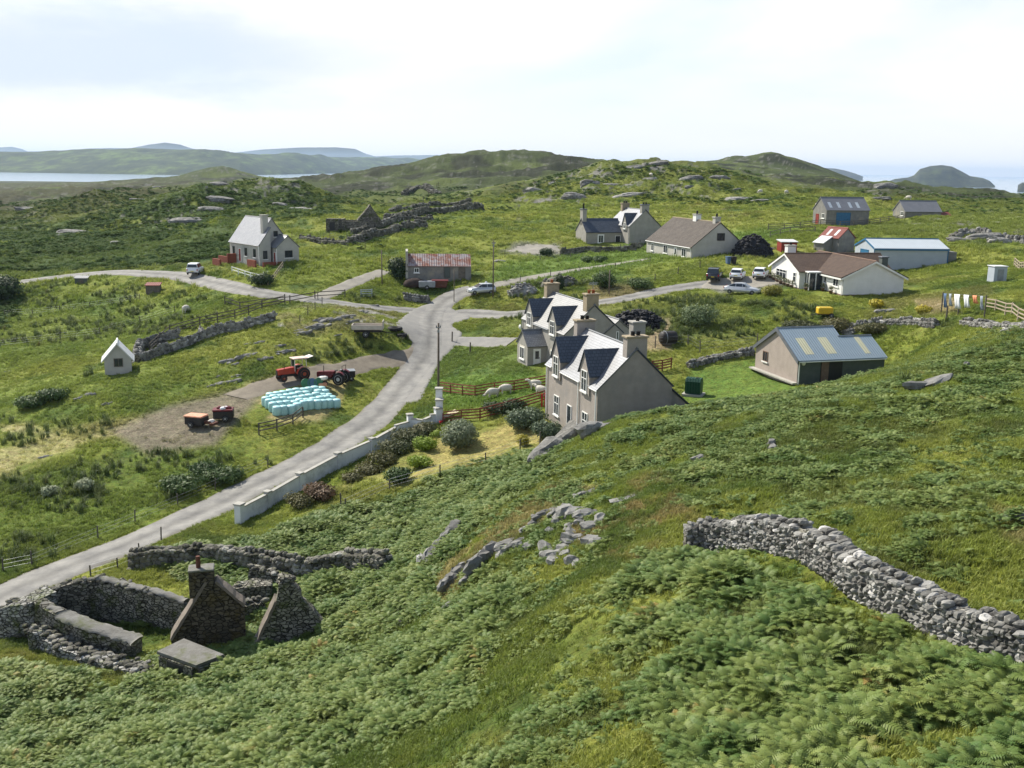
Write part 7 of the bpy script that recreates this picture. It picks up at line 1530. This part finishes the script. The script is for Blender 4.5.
# rushes and rank growth: left fields, verges, rough ground
x,y=sample(120000,-.60,.60,50,240,.7); z=hgrid(x,y); u_,v_=projv(x,y,z); n_=fbm(x/6,y/4,441,4); den=np.zeros(len(x))
for poly,w_ in [([(-20,470),(150,450),(330,440),(240,490),(0,580),(-20,590)],.8),([(-20,280),(140,285),(250,300),(200,330),(0,350),(-20,350)],.6),([(440,300),(520,295),(560,320),(480,320)],.7),([(620,300),(780,292),(850,325),(900,330),(850,338),(760,335),(690,345),(620,330)],1.0),([(500,285),(620,280),(620,300),(520,300)],.9),([(330,340),(420,335),(400,360),(330,368),(300,360)],1.),([(770,320),(960,322),(960,332),(880,328),(820,335)],1.),([(-20,430),(90,370),(130,440),(60,450),(-20,460)],.4),([(270,300),(400,290),(440,300),(400,305)],.5),([(900,380),(1024,330),(1024,350),(900,400)],.3)]:
    den=np.maximum(den,inpoly(u_,v_,poly)*w_*sstep(.44,.56,n_))
k=(rng.random(len(x))<den*.45)&keep_ground(x,y,.5); x,y,z=x[k],y[k],z[k]; print('rush',len(x))
gn_scatter('rushes',HR,np.stack([x,y,z],1),euler(len(x),.15),rng.uniform(.6,1.5,len(x)),rng.integers(0,2,len(x)))
# rough hillside cover, middle distance
HF=bpy.data.collections.new('hill_parts'); HID_C=HF
MATS['bracken_leaf_keep']=MATS['bracken_leaf']; MATS['bracken_leaf']=MATS['bracken_far']
for k in range(2): bracken_mesh(20+k,6,1.5)
MATS['bracken_leaf']=MATS['bracken_leaf_keep']
x,y=sample(150000,-.62,.62,140,430,.6); z=hgrid(x,y); u_,v_=projv(x,y,z); n_=fbm(x/12,y/12,451,4); den=np.zeros(len(x))
for poly,w_,th in [([(-30,228),(60,225),(200,190),(330,192),(345,215),(260,222),(235,262),(170,268),(0,272),(-30,275)],1.,.40),([(300,200),(520,190),(520,240),(350,250)],.25,.52),([(500,190),(560,160),(760,170),(780,205),(640,205)],.45,.50),([(690,200),(1024,180),(1024,215),(860,215)],.35,.52),([(-30,180),(500,150),(560,180),(300,205),(-30,228)],.5,.46),([(-30,280),(20,275),(25,300),(10,330),(-30,330)],1.,.2)]:
    den=np.maximum(den,inpoly(u_,v_,poly)*w_*sstep(th-.04,th+.04,n_))
k=(rng.random(len(x))<den*.55)&keep_ground(x,y,1.); x,y,z=x[k],y[k],z[k]; print('hill',len(x))
gn_scatter('hillside_bracken',HF,np.stack([x,y,z],1),euler(len(x),.2),rng.uniform(.4,.95,len(x)),rng.integers(0,2,len(x)))

# ------------------------------------------------------------------ bushes: woody stems and a loose crown of leaves
def bush(u,v,w,h,label,cols,n_=1500,leaf=.16,name='bush',lumps=7,d=None,yellow=None,dz=0,cat='bush'):
    p=G(u,v); t=thing(name,label,cat,(p[0],p[1],p[2]+dz)); d=d or w
    nm='leaf_'+'_'.join('%d'%int(c*1000) for c in cols[0]); mt=MATS.get(nm) or leafmat(nm,cols[0],cols[1],.25,.6,.25)
    b=MB(); C_=[(Vector((rnd.uniform(-.28,.28)*w,rnd.uniform(-.28,.28)*d,h*rnd.uniform(.35,.62))),rnd.uniform(.30,.42)) for _ in range(lumps)]+[(Vector((0,0,h*.5)),.46)]
    for i in range(n_):
        c,s_=C_[rnd.randrange(len(C_))]; a=Vector((rnd.gauss(0,1),rnd.gauss(0,1),rnd.gauss(0,1)))
        a.normalize(); r=rnd.uniform(.55,1.03); q=c+Vector((a.x*w*s_*r,a.y*d*s_*r,a.z*h*s_*r*1.1)); q.z=max(q.z,.05)
        n0=(a+Vector((rnd.uniform(-.8,.8),rnd.uniform(-.8,.8),rnd.uniform(-.2,1)))).normalized(); e=n0.orthogonal().normalized(); e=(e*math.cos(i)+n0.cross(e)*math.sin(i)); f=n0.cross(e); l=leaf*rnd.uniform(.6,1.3)
        b.face([q-e*l,q-f*l*.45,q+e*l,q+f*l*.45])
    b.build('crown',mt,t); s=MB()
    for i in range(6): a=rnd.uniform(0,6.28); s.tube((0,0,-.2),(math.cos(a)*w*.25,math.sin(a)*d*.25,h*.6),.05,.015,5)
    s.build('stem',m_['bark'],t)
    return t
GN_=((.075,.11,.045),(.14,.175,.085)); YG=((.16,.24,.02),(.30,.36,.05)); DK=((.030,.055,.020),(.055,.08,.03)); RD=((.060,.075,.028),(.125,.115,.042)); GR_=((.16,.18,.03),(.60,.47,.03)); MG=((.05,.09,.025),(.09,.135,.04))
bush(459,446,3.6,2.5,'big rounded grey-green bush in the middle of the yellow lawn',((.10,.135,.075),(.19,.22,.13)),4500,.13,lumps=3)
bush(424,450,2.1,1.3,'bright lime-green bush left of the big rounded bush',YG,1800,.12); bush(421,467,1.9,1.0,'lower bright lime-green bush by the dark hedge end',YG,1500,.12); bush(398,484,2.1,1.1,'mid-green bush at the lower left end of the lawn',MG,1500,.14)
bush(437,437,1.2,.7,'small yellow-green bush touching the dark hedge',YG,700,.12); bush(523,446,1.1,1.0,'small golden-yellow shrub near the grey boulder',((.30,.28,.03),(.42,.34,.05)),900,.1); bush(527,426,3.2,1.7,'dark glossy shrub by the corner of the nearest house',((.055,.085,.045),(.11,.15,.085)),3000,.14); bush(547,436,2.6,1.5,'second dark shrub directly below the front of the nearest house',((.055,.085,.045),(.10,.14,.07)),2400,.14)
for i,(u,v,w,h,c) in enumerate([(423,437,3.0,1.3,RD),(408,443,3.2,1.4,RD),(396,453,3.0,1.4,RD),(384,463,2.6,1.3,RD),(371,471,2.4,.9,RD),(352,481,2.2,.8,RD),(318,502,2.6,1.3,((.10,.07,.04),(.17,.10,.055))),(300,510,2.2,1.0,RD),(498,413,2.8,1.0,DK),(515,410,2.6,1.1,DK)]):
    bush(u,v,w,h,'dark reddish-green hedge shrub in the row hugging the garden side of the white wall' if i<8 else 'dark low shrub along the lower red fence',c,1600,.13).__setitem__('group','hedge shrubs behind the white wall' if i<8 else 'shrubs along the lower red fence')
bush(395,279,3.4,3.6,'dense dark green bush at the left gable of the rusty-roofed byre',DK,2200,.2)
for u,v,w,h,c,l in [(772,296,2.6,1.5,((.16,.17,.03),(.28,.26,.05)),'olive-yellow bush between the silver car and the second house track'),(700,325,4.0,2.6,((.10,.15,.06),(.17,.21,.10)),'loose pale green willow bush in the rough ground behind the garage'),(875,308,1.8,1.1,GR_,'flowering yellow gorse nearest to the white bungalow gable') ,(922,314,1.9,1.0,GR_,'flowering yellow gorse out on the open grass'),(559,290,1.4,2.6,DK,'small dark conical tree by the field beyond the second house'),(262,285,3.0,1.8,DK,'dark bush below the terrace of the croft house'),(603,288,3.4,2.6,MG,'tall rank shrub beside the pole behind the second house'),(640,288,3.,1.5,MG,'low green shrub by the bend of the side road'),(588,262,2.2,1.,MG,'clipped green garden shrub in front of the distant house'),(600,262,2.4,1.,MG,'longer clipped shrub right of it before the distant house'),(545,256,2.4,1.5,DK,'dark shrub at the left end of the distant garden wall'),(870,334,3.,1.2,RD,'russet shrub above the garage roof ridge'),(838,330,3.6,1.3,RD,'brownish bramble patch left of the russet shrub'),(800,330,3.6,1.2,RD,'brown bramble patch above the left end of the garage'),(30,408,3.4,1.3,MG,'dark rush-green thicket at the left edge by the hay'),(55,402,3.,1.2,MG,'second green thicket beside the leaning field post'),(-2,300,7,4,DK,'tall dark thicket at the far left edge under the lane'),(180,492,3.4,1.4,MG,'low green willow scrub in the wet field, left of the road'),(225,480,3.2,1.4,MG,'low green willow scrub nearest the white road verge'),(205,476,3.,1.2,MG,'scrub beside the sandy patch in the wet field'),(85,490,1.6,1.,((.22,.26,.15),(.30,.32,.2)),'pale flowering weed clump in the lower left field'),(50,492,1.4,.8,((.22,.26,.15),(.30,.32,.2)),'smaller pale flowering clump further left')]:
    bush(u,v,w,h,l,c,int(700*w),.15 if w<5 else .25)
MB_=MB()
print('objects',len(bpy.data.objects))
